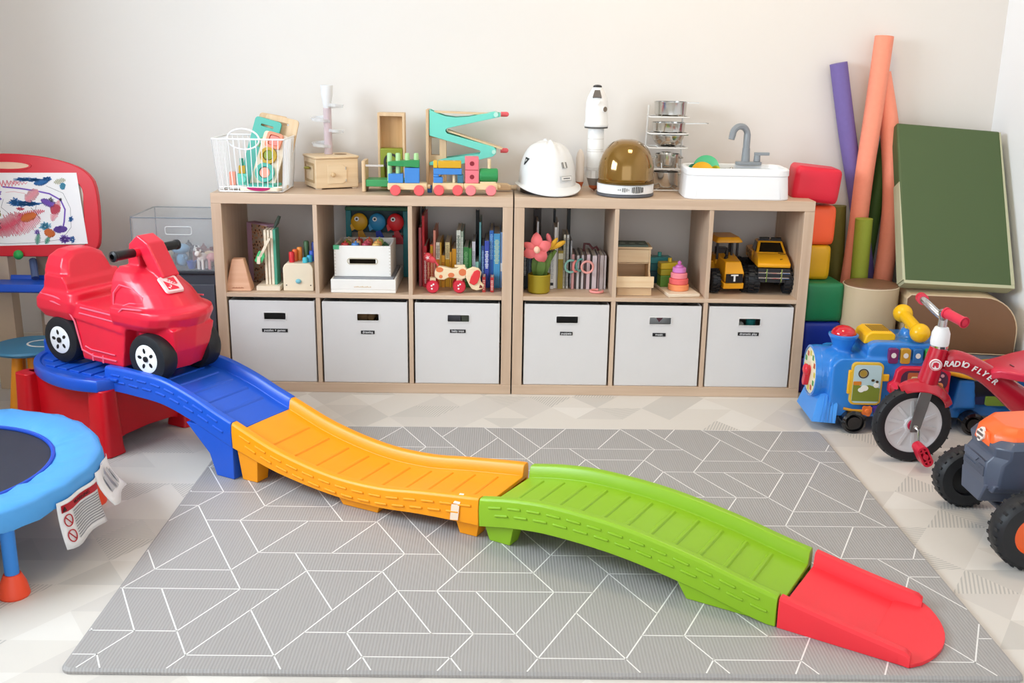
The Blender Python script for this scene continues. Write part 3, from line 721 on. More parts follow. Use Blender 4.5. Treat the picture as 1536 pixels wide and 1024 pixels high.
hatch(9, .085, .215, .03, .022, 40, 30); hatch(3, .15, .185, .035, .016, -25, 40); scr(7, .155, .2, .012, .012, 12, .001); hatch(9, .17, .16, .04, .016, 70, 30); hatch(2, .17, .165, .02, .02, 40, 26)
scr(8, .13, .1, .028, .02, 40, .0016); hatch(3, .185, .092, .025, .015, 5, 40, .002); hatch(5, .145, .078, .02, .018, -20, 26); scr(3, .2, .055, .027, .018, 50, .0016); scr(3, .1, .08, .014, .014, 20, .0012); hatch(4, .1, .055, .02, .012, 80, 20, .0014); hatch(4, .135, .05, .014, .01, 60, 16, .0014)
scr(1, .08, .272, .07, .01, 60, .0014); hatch(1, .12, .262, .025, .012, 10, 30); scr(1, .145, .275, .018, .012, 25); hatch(6, .19, .268, .022, .012, 15, 16, .001); hatch(8, .2, .25, .012, .012, 80, 20); scr(1, .225, .13, .012, .015, 20, .0012); scr(1, .228, .055, .012, .016, 20, .0012)
hatch(5, -.12, .045, .02, .01, 20, 14, .001); line(7, [(.08, .17), (.1, .15), (.11, .13)], .0012); scr(2, .04, .165, .02, .008, 20, .001); scr(7, .19, .2, .006, .008, 10, .001)
hatch(5, .07, .135, .03, .018, 20, 36); line(2, [(-.01, .225), (.02, .228), (.06, .222)], .0008); hatch(9, -.14, .14, .03, .01, -10, 14)
dw = obj('crayon_drawing', pp, [mat('crayon_%d' % i, c, .7, var=.03) for i, c in enumerate(cols)], smooth=False)
tag(dw, 'colourful crayon scribble drawing on white paper clipped to the red easel', 'drawing')

# ------------------------------------------------------------------ small stool behind the platform
st = thing('toddler_stool', 'small blue-topped stool with orange legs behind the blue platform', 'stool', (-1.73, -.24, 0))
sb_ = B(); sb_.lathe([(.001, .222), (.10, .222), (.125, .23), (.13, .238), (.125, .245), (.001, .247)], 36); obj('seat', sb_, plastic('#3f7f9f', .45), st)
sp = B(); sp.frame(ell(.062, .05, 28, .05, .01), ell(.055, .043, 28, .05, .01), 'z', .2475, .249); obj('seat_print', sp, plastic('#e6e2da', .5), st)
for a_ in (-110, -60, 30, 150):
    c, s_ = math.cos(R(a_)), math.sin(R(a_)); l_ = B(); l_.cyl((c*.09, s_*.09, .001), (c*.06, s_*.06, .223), .026, .018); obj('leg', l_, plastic('#f29a1f', .45), st)

# ------------------------------------------------------------------ clear box of figures on a dark drawer
dr_ = thing('storage_drawer', 'dark grey storage drawer on the floor left of the shelf', 'drawer', (-1.295, .24, 0))
b = B(); b.box(-.165, .155, -.14, .14, 0, .44); obj('body', b, mat('drawer_grey', '#4b4f57', .35, var=.04), dr_, bevel=.004)
b = B(); b.box(-.155, .145, -.147, -.14, .02, .40); obj('drawer_front', b, mat('drawer_front_grey', '#5b5f68', .3, var=.04), dr_, bevel=.003)
b = B(); b.box(-.168, .158, -.15, .142, .44, .452); obj('rim', b, mat('drawer_rim', '#3a3d44', .3), dr_, bevel=.003)
CG = glass('clear_acrylic', '#eef2f6', .02, 1.2, alpha=.13)
cb = thing('clear_box', 'clear acrylic display box full of small toy figures on the dark drawer', 'box', (-1.295, .24, .4525))
b = B(); b.frame(rrect(.322, .286, .012, 4), rrect(.314, .278, .009, 4), 'z', .0, .2); b.prism(rrect(.314, .278, .009, 4), 'z', 0, .004); obj('box_walls', b, CG, cb)
b = B(); b.loft([[(x, y, z) for x, y in rrect(w_, d_, .012, 4)] for w_, d_, z in ((.322, .286, .2), (.324, .288, .203), (.322, .286, .208))]); obj('lid', b, CG, cb)
EDG = glass('acrylic_edge', '#8f9aa6', .05, 1.3, alpha=.55)
b = B(); b.tube([(x, y, .203) for x, y in rrect(.325, .289, .012, 4)], .0022, 6, True); 
for x, y in ((-.16, -.142), (.16, -.142), (-.16, .142)): b.tube([(x, y, .004), (x, y, .2)], .002, 6)
obj('edge_line', b, EDG, cb)
b = B(); b.tube([(x, -.1445, z) for x, z in rrect(.10, .03, .008, 4, .02, .155)], .002, 6, True); obj('handle_slot', b, glass('acrylic_bright', '#ffffff', .1, 1.3, alpha=.6), cb)
fr_ = random.Random(3)
figs = [(-.06, -.05, '#cdbb9b', 'animal'), (-.02, -.02, '#5f6472', 'animal'), (.01, -.085, '#79acd0', 'round'), (.055, -.04, '#e9e7e4', 'animal'), (.075, -.09, '#7b4a44', 'block'), (.10, -.03, '#8f6660', 'animal'), (.125, -.095, '#d8bd9c', 'disc'), (.14, -.02, '#e5d3c0', 'animal'), (.055, -.12, '#2f57b0', 'cup'), (.098, -.122, '#f0e9e4', 'animal'), (.138, -.12, '#d99a9a', 'animal'), (.118, -.06, '#774640', 'block'), (-.1, .0, '#b28f70', 'animal'), (.02, .04, '#3c3f4a', 'animal')]
names = {'animal': ('toy_animal', 'toy animal'), 'round': ('toy_bird', 'toy bird'), 'block': ('toy_block', 'toy block'), 'disc': ('toy_shell', 'toy shell'), 'cup': ('toy_pot', 'toy pot')}
cw = {'#cdbb9b': 'beige', '#5f6472': 'slate grey', '#79acd0': 'light blue', '#e9e7e4': 'white upright', '#7b4a44': 'dark maroon', '#8f6660': 'dusty brown', '#d8bd9c': 'cream', '#e5d3c0': 'pale peach', '#2f57b0': 'royal blue', '#f0e9e4': 'white low', '#d99a9a': 'pink', '#774640': 'reddish brown', '#b28f70': 'tan', '#3c3f4a': 'black'}
for i, (x, y, c, kd) in enumerate(figs):
    b = B(); s_ = .9+.2*fr_.random(); z0 = 0
    bm_ = plastic(c, .45)
    if kd == 'animal':
        b.ball((0, 0, .045), (.024*s_, .016, .018)); b.ball((.025*s_, -.004, .062), (.013, .011, .012)); b.cyl((.014, 0, .05), (.024, -.002, .062), .008)
        for lx in (-.014, .014):
            for ly in (-.009, .009): b.cyl((lx, ly, 0), (lx, ly, .04), .0055)
        b.ball((.02*s_, .006, .074), (.004, .003, .006)); b.ball((.027*s_, -.008, .075), (.004, .003, .006))
    elif kd == 'round':
        b.ball((0, .0, .03), (.022, .02, .028)); b.ball((-.004, -.004, .072), (.034, .026, .02)); b.ball((.012, -.024, .036), (.006, .004, .006)); b.cyl((0, -.02, .045), (0, -.032, .042), .006, .001)
    elif kd == 'block': b.prism([(-.02, 0), (.02, 0), (.018, .06), (-.016, .066)], 'y', -.016, .016); b.cyl((0, 0, .06), (0, 0, .075), .008)
    elif kd == 'disc': b.tf(XF((0, 0, .036), (70, 15, 0))).lathe([(.001, -.006), (.03, -.006), (.034, 0), (.026, .008), (.008, .012), (.001, .012)], 24)
    else: b.lathe([(.012, 0), (.02, .03), (.016, .03), (.011, .004), (.001, .004)], 20)
    nm, lb = names[kd]
    o = obj(nm, b, bm_, ang=60); o.location = (-1.295+x, .24+y, .457 + (.0 if y > -.1 else 0)); o.rotation_euler = (0, 0, fr_.random()*6)
    tag(o, cw[c]+' '+lb+' inside the clear acrylic box', 'toy', 'toy figures in the clear box')
# ================================================================== on top of the shelves (z = .765)
TZ = UH+.0006
CORAL = plastic('#f0907e', .45); MINT = mat('mint_paint', '#74d6c4', .45); TEAL = mat('teal_paint', '#4fb3a2', .45); PINKRED = plastic('#e8636a', .4); SALMON = plastic('#f5a58f', .45)
WIRE = plastic('#fafafa', .3)
# white wire basket ------------------------------------------------
bk = thing('wire_basket', 'white wire basket holding wooden puzzle boards on the left end of the shelf', 'basket', (-.975, .125, TZ))
def rot2(x, y): return x, y
BWx, BDy, BHh = .245, .205, .195
b = B()
top = [(-.132, -.112), (.132, -.112), (.132, .112), (-.132, .112)]; bot = [(-.118, -.098), (.118, -.098), (.118, .098), (-.118, .098)]
b = B(); b.tube([(x, y, BHh) for x, y in rrect(.264, .224, .01, 3)], .0034, 8, True); obj('rim_wire', b, WIRE, bk)
b = B(); b.tube([(x, y, .004) for x, y in rrect(.236, .196, .01, 3)], .003, 8, True); obj('foot_wire', b, WIRE, bk)
def side(i, n):
    b = B(); (x0, y0), (x1, y1) = bot[i], bot[(i+1) % 4]; (u0, v0), (u1, v1) = top[i], top[(i+1) % 4]
    for k in range(n+1):
        t = k/n; b.tube([(x0+(x1-x0)*t, y0+(y1-y0)*t, .004), (u0+(u1-u0)*t, v0+(v1-v0)*t, BHh)], .0017, 6)
    if i == 0:
        for z in (.02,): b.tube([(x0, y0, z), (x1, y1, z)], .0015, 6)
    return b
for i, n in ((0, 13), (1, 12), (2, 13), (3, 12)): obj('wire_side', side(i, n), WIRE, bk)
b = B()
for k in range(9): x = -.11+k*.0275; b.tube([(x, -.098, .003), (x, .098, .003)], .0014, 6)
for k in range(4): y = -.08+k*.05; b.tube([(-.118, y, .003), (.118, y, .003)], .0014, 6)
obj('wire_base', b, WIRE, bk)
b = B(); b.tf(XF((-.015, -.11, .195), (-72, 0, 0))).tube([(.058*math.cos(R(a)), .04*math.sin(R(a)), 0) for a in range(0, 360, 15)], .0034, 8, True); obj('handle', b, WIRE, bk)
# puzzle boards leaning in the basket
def board(name, w_, h_, th, m, loc, rot, label, cut=.012, extra=None, hole=None):
    t = thing(name, label, 'toy', (-.975+loc[0], .125+loc[1], TZ+loc[2]), rot=rot)
    b = B(); ou = rrect(w_, h_, cut, 4, 0, h_/2)
    if hole: b.frame(ou, rrect(hole[0], hole[1], hole[1]/2-.0005, 4, hole[2], hole[3]), 'y', 0, th)
    else: b.prism(ou, 'y', 0, th)
    obj('board', b, m, t, bevel=.0012)
    return t
board('puzzle_board', .13, .265, .008, wood('board_tan', '#d7b388', '#e5c6a0', 'Z'), (.035, .055, .008), (-10, 11, -6), 'plain tan puzzle board at the back right of the wire basket', hole=(.06, .008, 0, .24))
board('puzzle_board', .11, .27, .006, wood('board_tan2', '#cfa87c', '#dcb88e', 'Z'), (.01, .075, .008), (-7, 9, -4), 'brownish wooden board rearmost in the wire basket')
t = board('puzzle_board', .105, .262, .008, TEAL, (-.028, .03, .008), (-12, 14, -8), 'teal puzzle board standing upright in the wire basket', hole=(.05, .008, 0, .235))
b = B()
for x, z, r_ in ((.0, .18, .012), (.018, .17, .009), (-.012, .16, .009)): b.tf(XF((x, -.002, z))).prism(ell(r_, r_, 14), 'y', -.002, .001)
obj('painted_flower', b, plastic('#5f9f5a', .5), t)
t = board('shape_puzzle', .095, .215, .01, WOODP, (.022, -.03, .008), (-16, 14, -8), 'pale wooden shape puzzle with coral and teal rings in the wire basket')
def ring_piece(x, z, ro, ri, m, nm, sq=0, d=.012):
    b = B()
    o_ = rrect(2*ro, 2*ro, ro*.35, 4, x, z) if sq else ell(ro, ro, 24, x, z)
    if ri: b.frame(o_, rrect(2*ri, 2*ri, ri*.3, 4, x, z) if sq else ell(ri, ri, 24, x, z), 'y', -d, 0)
    else: b.prism(o_, 'y', -d, 0)
    obj(nm, b, m, t, bevel=.001)
ring_piece(.0, .185, .030, .019, plastic('#f0916f'), 'coral_frame', 1); ring_piece(0, .185, .018, 0, plastic('#ee8d80'), 'pink_square', 1, .008)
ring_piece(-.005, .125, .032, .02, plastic('#c9a41e'), 'mustard_ring', 0); ring_piece(-.005, .128, .019, 0, plastic('#8f9f2a'), 'green_disc', 0, .008)
ring_piece(.0, .06, .037, .022, TEAL, 'teal_ring'); ring_piece(0, .06, .02, 0, SALMON, 'salmon_disc', 0, .008)
pl_ = thing('puzzle_tray', 'flat pale puzzle tray with a magenta half disc at the bottom of the basket', 'toy', (-.935, .075, TZ+.0075), rz=-8)
b = B(); b.prism(rrect(.15, .12, .01, 4), 'z', 0, .012); obj('board', b, WOODP, pl_, bevel=.001); b = B(); b.prism([(x, -.0605+0*y) for x, y in []] or ell(.045, .012, 20, 0, .0, 180, 360), 'y', -.0615, -.0595); ho = obj('half_disc', b, plastic('#b01f62'), pl_); ho.location = (0, 0, .0118)
b = B(); b.prism(rrect(.11, .09, .01, 4), 'z', .0122, .02); obj('teal_plate', b, TEAL, pl_)
cm = thing('toy_camera', 'small teal and coral wooden toy camera in the corner of the wire basket', 'toy', (-1.03, .085, TZ+.0075), rz=12)
b = B(); b.box(-.035, .035, -.02, .02, 0, .014); obj('base', b, WHITE, cm, bevel=.002)
b = B(); b.box(-.035, -.012, -.018, .018, .0142, .062); obj('coral_block', b, SALMON, cm, bevel=.002)
b = B(); b.box(-.006, .03, -.018, .018, .0142, .056); b.cyl((.012, -.018, .036), (.012, -.028, .036), .014); obj('teal_block', b, MINT, cm, bevel=.002)
b = B(); b.box(.0, .024, -.014, .014, .0562, .085); obj('yellow_block', b, plastic('#c9a63a'), cm, bevel=.002)
b = B(); b.cyl((.012, 0, .085), (.012, 0, .112), .007); obj('button', b, plastic('#3f9c86'), cm)

# wooden box with clear spiral tower ------------------------------
wb = thing('object_permanence_box', 'pale wooden box with a small arched door and round knob on the left shelf', 'toy box', (-.71, .235, TZ), 27)
b = B(); b.box(-.085, .085, -.075, .075, .004, .115); b.loft([[(x, y, z) for x, y in rrect(.18, .16, .012, 4)] for z in (.115, .124)]); obj('box', b, wood('box_maple', '#dfc29a', '#ecd3b0', 'X'), wb, bevel=.003)
b = B()
for x in (-.07, .07):
    for y in (-.06, .06): b.box(x-.01, x+.01, y-.01, y+.01, 0, .004)
obj('foot_pads', b, WOODP, wb)
b = B(); dp = [(-.038, .02), (-.038, .088), (-.034, .092), (.022, .092), (.038, .078), (.038, .034), (.022, .02)]; b.prism(dp, 'y', -.0775, -.075); d = obj('door', b, wood('box_maple_door', '#e2c7a0', '#efd8b6', 'X'), wb, bevel=.001)
b = B(); b.ball((-.018, -.084, .055), (.009, .008, .009)); obj('knob', b, wood('knob_wood', '#caa679', '#d9b98e'), d)
b = B()
for z in (.032, .078): b.cyl((.034, -.0785, z-.005), (.034, -.0785, z+.005), .002)
obj('hinge', b, STEEL, d)
b = B(); b.cyl((.04, .0, .1235), (.04, .0, .1247), .024); obj('top_hole', b, plastic('#8c6f4c', .7), wb)
b = B(); b.frame(rrect(.12, .075, .006, 4, 0, .06), rrect(.10, .055, .006, 4, 0, .06), 'x', -.0865, -.085); obj('side_opening', b, plastic('#b99a70', .6), wb)
b = B(); b.tf(XF((-.098, -.01, .078))).ball((0, 0, 0), (.012, .02, .006)); obj('paddle', b, plastic('#8f8433', .5), wb)
tw = thing('marble_tower', 'clear plastic spiral ball-run tower standing on the wooden box', 'toy', (-.72, .25, TZ+.1247))
PINKCL = glass('clear_pink', '#ecd9dc', .05, 1.3, alpha=.5); CLR = glass('clear_plastic', '#eef0f2', .05, 1.3, alpha=.35)
b = B(); b.lathe([(.016, 0), (.016, .175), (.0145, .175), (.0145, .0)], 24); obj('tube', b, PINKCL, tw)
b = B(); b.cyl((0, 0, .002), (0, 0, .17), .006); obj('core', b, plastic('#c9a0a4', .4), tw)
for k in range(4):
    b = B(); z = .04+k*.048; sg = 1 if k % 2 else -1; n = 18; rin = []
    for i in range(n+1):
        a = R((0 if sg > 0 else 180)-70+200*i/n); rr_ = .017+.043*math.sin(PI*min(1, i/n*1.15+.05)); zz = z-.016*i/n
        c, s_ = math.cos(a), math.sin(a)
        rin.append([(c*.014, s_*.014, zz), (c*rr_, s_*rr_, zz-.002), (c*(rr_+.004), s_*(rr_+.004), zz+.010), (c*(rr_+.0025), s_*(rr_+.0025), zz+.010), (c*(rr_-.002), s_*(rr_-.002), zz), (c*.014, s_*.014, zz+.0018)])
    b.loft(rin); obj('spiral_ramp', b, CLR, tw)
b = B(); b.lathe([(.012, .17), (.016, .19), (.022, .225), (.024, .26), (.0225, .26), (.02, .225), (.014, .192), (.010, .17)], 28); obj('funnel', b, glass('frosted', '#f3f3f3', .3, 1.3, alpha=.85), tw)
b = B(); b.ball((0, -.008, .018), .005); obj('ball', b, STEEL, tw)

# tall wooden frame, green hammer bench, zig-zag race track ---------
tf_ = thing('wooden_block_frame', 'tall open wooden frame with an olive block at its foot behind the train', 'toy', (-.475, .27, TZ), 0)
b = B(); b.frame([(-.052, 0), (.052, 0), (.052, .285), (-.052, .285)], [(-.043, .0), (.043, .0), (.043, .272), (-.043, .272)], 'y', -.03, .03); obj('frame', b, WOODV, tf_, bevel=.0015)
b = B(); b.box(-.043, .043, .02, .028, .002, .272); obj('back_board', b, wood('amber_ply', '#c99a62', '#d8ad78', 'Z'), tf_)
b = B(); b.frame([(-.0425, .0005), (.0425, .0005), (.0425, .15), (-.0425, .15)], [(-.028, .01), (.028, .01), (.028, .095), (-.028, .095)], 'y', -.034, .015); obj('tunnel_block', b, mat('olive_paint', '#8d962c', .5), tf_, bevel=.002)
b = B(); b.frame(ell(.03, .032, 24, 0, .1), ell(.021, .023, 24, 0, .1), 'y', -.037, -.033); obj('arch_rim', b, plastic('#2e2a26'), tf_)
PEG0 = wood('peg_wood', '#e6c89c', '#efd7b0', 'Z')
pb2 = thing('pounding_bench', 'wooden pounding bench with green pegs and rails behind the train wagons', 'toy', (-.47, .14, TZ), 0)
for x in (-.095, .085):
    b = B(); b.loft([[(xx, y, z) for xx, y in rrect(.014, .10, .005, 3, x, 0)] for z in (0, .115)]); obj('end_board', b, WOODV, pb2, bevel=.002)
b = B(); b.box(-.088, .078, -.045, .045, .02, .045); obj('base_board', b, mat('bench_green', '#3f9b5a', .45), pb2, bevel=.002)
b = B(); b.box(-.087, -.02, -.047, -.042, .095, .102); obj('clear_rail', b, glass('rail_clear', '#e6ded8', .1, 1.3, alpha=.6), pb2)
b = B(); b.lathe([(.001, .04), (.0085, .04), (.0085, .118), (.007, .123), (.001, .123)], 16, (.062, .02, 0)); obj('peg', b, PEG0, pb2)
zz = thing('zigzag_race_track', 'turquoise zigzag wooden car race track behind the stacking train', 'toy', (-.185, .27, TZ), 0)
def zx(px): return (px-640)*.00261-.155
b = B(); 
def zp(zx_, zy): return ((zx_-500)/5.12*.00262-.155, (880-zy)/5.12*.00262+.003)
P1 = [zp(*q) for q in [(525, 300), (575, 322), (640, 345), (720, 355), (820, 348), (900, 330), (1020, 312), (1060, 322), (1060, 345), (660, 435), (648, 448), (648, 462), (662, 475), (1010, 568), (1030, 590), (1028, 620), (1005, 640), (720, 712), (525, 712), (525, 690), (640, 660), (905, 622), (912, 608), (905, 596), (560, 500), (525, 490)]]
for y0, y1 in ((-.04, -.028), (.028, .04)):
    b = B(); b.prism(P1, 'y', y0, y1); obj('side_panel', b, MINT, zz, bevel=.001, ang=30)
def ramp(a, c): 
    b = B(); (x0, z0), (x1, z1) = zp(*a), zp(*c); d = Vector((x1-x0, z1-z0)).normalized(); n_ = Vector((-d.y, d.x))*.003
    b.loft([[(x0+n_.x, y, z0+n_.y), (x0-n_.x, y, z0-n_.y), (x1-n_.x, y, z1-n_.y), (x1+n_.x, y, z1+n_.y)] for y in (-.028, .028)]); obj('ramp', b, WOODL, zz)
ramp((560, 318), (1050, 330)); ramp((660, 455), (1075, 585)); ramp((1010, 625), (540, 715))
b = B(); (x0, z0), (x1, z1) = zp(500, 300), zp(522, 880); b.box(x0, x1, -.045, .045, .006, z0); obj('back_post', b, WOODV, zz, bevel=.002)
b = B(); b.frame([zp(522, 500), zp(522, 880), zp(650, 880), zp(650, 500)][::-1], [zp(535, 512), zp(535, 640), zp(600, 640), zp(600, 512)][::-1], 'y', -.02, .02); obj('inner_post', b, WOODV, zz)
x1 = zp(1190, 880)[0]; b = B(); b.box(x0, x1, -.05, .05, 0, .0058); obj('base', b, WOODL, zz, bevel=.0015)
for q in ((1085, 330), (1085, 600)):
    x_, z_ = zp(*q); b = B(); b.cyl((x_-.012, 0, z_), (x_+.01, 0, z_), .0095); b.ball((x_+.01, 0, z_), .0095); obj('end_stop', b, PINKRED, zz)
b = B(); x_, z_ = zp(1025, 330); b.cyl((x_, -.045, z_), (x_, .045, z_), .009); x_, z_ = zp(1012, 605); b.cyl((x_, -.045, z_), (x_, .045, z_), .008); obj('dowel', b, plastic('#b9e6d6'), zz)
bl = thing('track_ramp', 'curved pale wooden track piece lying behind the train engine', 'toy', (-.085, .22, TZ), 0)
b = B(); b.prism([(-.03, .006), (.05, .006), (.05, .022), (.035, .03), (-.03, .032)], 'y', -.03, .0); obj('curved_piece', b, WOODL, bl, bevel=.003); 
bl.location = (-.06, .185, TZ)

# stacking train: three wagons ---------------------------------------
def wagon(name, label, x, y, rz, wcol, L=.115):
    t = thing(name, label, 'toy train', (x, y, TZ), rz, 'stacking train')
    b = B(); b.box(-L/2, L/2, -.028, .028, .02, .044); b.cyl((L/2, 0, .03), (L/2+.012, 0, .03), .008); obj('chassis', b, wood('train_beech', '#e8c796', '#f1d7ae', 'X'), t, bevel=.003)
    for sx in (-1, 1):
        for sy in (-1, 1):
            w_ = B(); w_.lathe([(.001, -.007), (.017, -.007), (.0195, -.004), (.0195, .004), (.017, .007), (.001, .007)], 24, (sx*L*.3, sy*.036, .0195), 'y'); obj('wheel', w_, wcol, t)
    return t
WR1 = plastic('#ef5f62', .4); WR2 = plastic('#f0878c', .4)
PEG = wood('peg_wood', '#e6c89c', '#efd7b0', 'Z')
def pegs(t, xs, z0=.044, z1=.125, y=0):
    for x in xs: b = B(); b.lathe([(.001, z0), (.0065, z0), (.0065, z1-.003), (.004, z1), (.001, z1)], 14, (x, y, 0)); obj('peg', b, PEG, t)
def block(t, nm, x0, x1, z0, z1, m, y=.024):
    b = B(); b.box(x0, x1, -y, y, z0+.0003, z1); return obj(nm, b, m, t, bevel=.002)
TBLU = plastic('#3f86d2', .4); TGRN = mat('train_green', '#2d9150', .4); TYEL = plastic('#f0b41c', .4); TPNK = plastic('#ee7a85', .4)
w1 = wagon('train_wagon', 'train wagon with blue blocks and green pegs, the last one of the wooden train', -.395, .035, 3, WR1, .145)
block(w1, 'blue_block', -.07, -.015, .044, .078, TBLU); block(w1, 'blue_block', -.01, .045, .044, .10, TBLU)
b = B(); b.prism([(-.07, .108), (.045, .101), (.045, .128), (.02, .128), (-.07, .122)], 'y', -.024, .024); obj('green_block', b, TGRN, w1, bevel=.002)
for x in (-.065, -.034, .0, .033): b = B(); b.lathe([(.001, .05), (.009, .05), (.009, .148), (.007, .152), (.001, .152)], 16, (x, 0, 0)); obj('pale_green_peg', b, plastic('#a8d092', .45), w1)
w2 = wagon('train_wagon', 'train wagon stacked with blue and yellow blocks in the middle of the wooden train', -.245, .055, 3, WR1, .115)
block(w2, 'blue_block', -.055, -.02, .044, .066, TBLU); block(w2, 'blue_arch', -.055, .05, .075, .098, TBLU); block(w2, 'blue_foot', -.055, -.035, .066, .0755, TBLU); block(w2, 'dark_block', .034, .056, .044, .074, plastic('#2f6f8a'))
block(w2, 'yellow_block', -.055, -.04, .099, .125, TYEL); block(w2, 'yellow_block', -.038, .048, .099, .124, plastic('#d9a614', .4)); pegs(w2, (-.022, .022))
b = B(); b.cyl((-.075, -.01, .045), (-.075, -.01, .072), .009); tag(obj('toy_peg', b, TBLU), 'loose blue peg standing between the two rear train wagons', 'toy').location = (-.243, .115, TZ-.045)
w3 = wagon('train_engine', 'pink and green wooden train engine at the front of the stacking train', -.125, .06, 4, WR2, .125)
for z0 in (.044, .093):
    pk = block(w3, 'pink_block', -.058, -.008, z0, z0+.048, TPNK)
    b = B(); b.cyl((-.033, -.0243, z0+.024), (-.033, -.0252, z0+.024), .0085, n=20); obj('hole', b, plastic('#8c1f2c', .5), pk)
b = B(); b.lathe([(.001, -.004), (.023, -.004), (.026, .0), (.026, .06), (.023, .064), (.001, .064)], 28, (0, 0, .072), 'x'); obj('green_boiler', b, TGRN, w3)
b = B(); b.cyl((.032, 0, .095), (.032, 0, .132), .0065); obj('funnel_peg', b, PEG, w3)
b = B(); b.box(-.003, .056, -.024, .024, .0443, .05); obj('boiler_rest', b, PEG, w3)

# hard hat -----------------------------------------------------------
hh_ = thing('hard_hat', 'white hard hat with black triangle and a small name plate on the shelf', 'helmet', (.128, .17, TZ), rot=(0, 0, 12))
HW = mat('hat_white', '#ebebea', .3, var=.01, coat=.3)
def hatp(t, p):   # t around, p 0 (rim) .. 1 (crown)
    c, s_ = math.cos(t), math.sin(t); r_ = math.cos(p*PI/2)**.62
    ridge = 1+(.075*math.exp(-(c/.2)**4)+.03*math.exp(-((abs(c)-.5)/.12)**2))*min(1, p*1.5)
    return (.108*c*r_, .130*s_*r_, .035+.155*math.sin(p*PI/2)*ridge)
b = B(); rings = []
brim = []
for i in range(64):
    t = 2*PI*i/64; c, s_ = math.cos(t), math.sin(t); fr0 = max(0, -s_); out_ = .013+.035*fr0**2; brim.append((t, out_, fr0))
rings.append([((.104)*math.cos(t), (.124)*math.sin(t), .03-.012*f) for t, o, f in brim])
rings.append([((.108+o)*math.cos(t), (.13+o)*math.sin(t), .028-.024*f*f) for t, o, f in brim])
rings.append([((.109+o)*math.cos(t), (.131+o)*math.sin(t), .032-.024*f*f) for t, o, f in brim])
rings.append([((.109)*math.cos(t), (.131)*math.sin(t), .038-.008*f) for t, o, f in brim])
for j in range(1, 15): rings.append([hatp(t, j/15) for t, o, f in brim])
rings.append([(.002*math.cos(t), .002*math.sin(t), .192) for t, o, f in brim])
b.loft(rings); obj('shell', b, HW, hh_, ang=50)
b = B(); b.lathe([(.098, .0), (.102, .0), (.102, .03), (.098, .03)], 40); o = obj('headband', b, BLACK, hh_); o.scale = (1, 1.18, 1)
def on_hat(t, p, off=.002): 
    v = Vector(hatp(R(t), p)); n_ = Vector((v.x/.108**2, v.y/.13**2, (v.z-.035)/.155**2)).normalized(); return v+n_*off, n_
def decal(nm, t, p, outline, m, parent, off=.0022):
    c, n_ = on_hat(t, p, off); x_ = Vector((0, 0, 1)).cross(n_).normalized(); y_ = n_.cross(x_)
    b = B(); b.loft([[tuple(c+x_*u+y_*v_+n_*h) for u, v_ in outline] for h in (-.003, .0006)]); return obj(nm, b, m, parent)
npl = decal('name_plate', 293, .12, [(-.026, -.009), (.026, -.009), (.026, .009), (-.026, .009)], plastic('#b9b9b6', .4), hh_, .0035); decal('plate_face', 293, .12, [(-.0235, -.0065), (.0235, -.0065), (.0235, .0065), (-.0235, .0065)], WHITE, npl, .0045)
decal('plate_text', 293, .12, [(-.016, -.0018), (.016, -.0018), (.016, .0018), (-.016, .0018)], plastic('#6b6b6b'), npl, .0052)
for du, m in ((-.0075, plastic('#8e8b86')), (.0, plastic('#e6e4df')), (.0075, plastic('#8e8b86'))):
    decal('badge', 291, .33, [(du-.0036, -.011), (du+.0036, -.011), (du+.0036, .011), (du-.0036, .011)], m, hh_, .003)
decal('triangle_mark', 200, .38, [(-.012, .014), (.014, .010), (-.006, -.016)], plastic('#2b2b2d'), hh_, .003); decal('triangle_mark', 200, .38, [(-.004, .006), (.004, .004), (-.002, -.005)], plastic('#d8d8d6'), hh_, .004)

# rocket with boosters ---------------------------------------------
rk = thing('toy_rocket', 'tall white toy space rocket with two small boosters on the shelf', 'rocket', (.315, .235, TZ), 10)
RWH = mat('rocket_white', '#efeeec', .35, var=.02); RGR = mat('rocket_grey', '#d6d3cf', .4, var=.04)
b = B(); b.lathe([(.001, .245), (.044, .245), (.047, .25), (.047, .255), (.043, .262), (.043, .31), (.042, .335), (.036, .358), (.026, .378), (.02, .388), (.019, .392), (.001, .392)], 36); obj('capsule', b, RWH, rk)
b = B(); b.lathe([(.001, .392), (.0175, .392), (.016, .398), (.01, .401), (.001, .402)], 28); obj('nose_cap', b, plastic('#2d2b2b', .3), rk)
b = B(); b.lathe([(.001, .24), (.045, .24), (.045, .2455), (.001, .2455)], 36); obj('dark_band', b, plastic('#4a4744', .4), rk)
wn = B()
for a_, z, w_, h_ in ((255, .368, .02, .024),):
    c, s_ = math.cos(R(a_)), math.sin(R(a_)); wn.tf(Matrix.Translation((c*.031, s_*.031, z)) @ Euler((R(-28), 0, R(a_+90))).to_matrix().to_4x4()).prism([(-.017, -.015), (.017, -.015), (.010, .013), (-.010, .013)], 'y', -.007, .006)
obj('cockpit_window', wn, plastic('#6a625c', .2), rk)
b = B(); c, s_ = math.cos(R(300)), math.sin(R(300)); Mx = Matrix.Translation((c*.043, s_*.043, .312)) @ Euler((0, 0, R(300+90))).to_matrix().to_4x4()
b.tf(Mx).lathe([(.0125, -.002), (.0125, .004), (.010, .005), (.0095, .003), (.0095, -.002)], 24, ax='y'); pw = obj('porthole', b, RWH, rk)
b = B(); b.tf(Mx).cyl((0, -.003, 0), (0, .001, 0), .0098); b.v = b.v; obj('porthole_glass', b, plastic('#7c6f60', .2), pw)
b = B(); b.tf(Matrix.Translation((math.cos(R(262))*.0435, math.sin(R(262))*.0435, .335)) @ Euler((0, R(30), R(352))).to_matrix().to_4x4()).box(-.003, .003, -.002, .002, -.008, .008); obj('handle', b, RWH, rk)
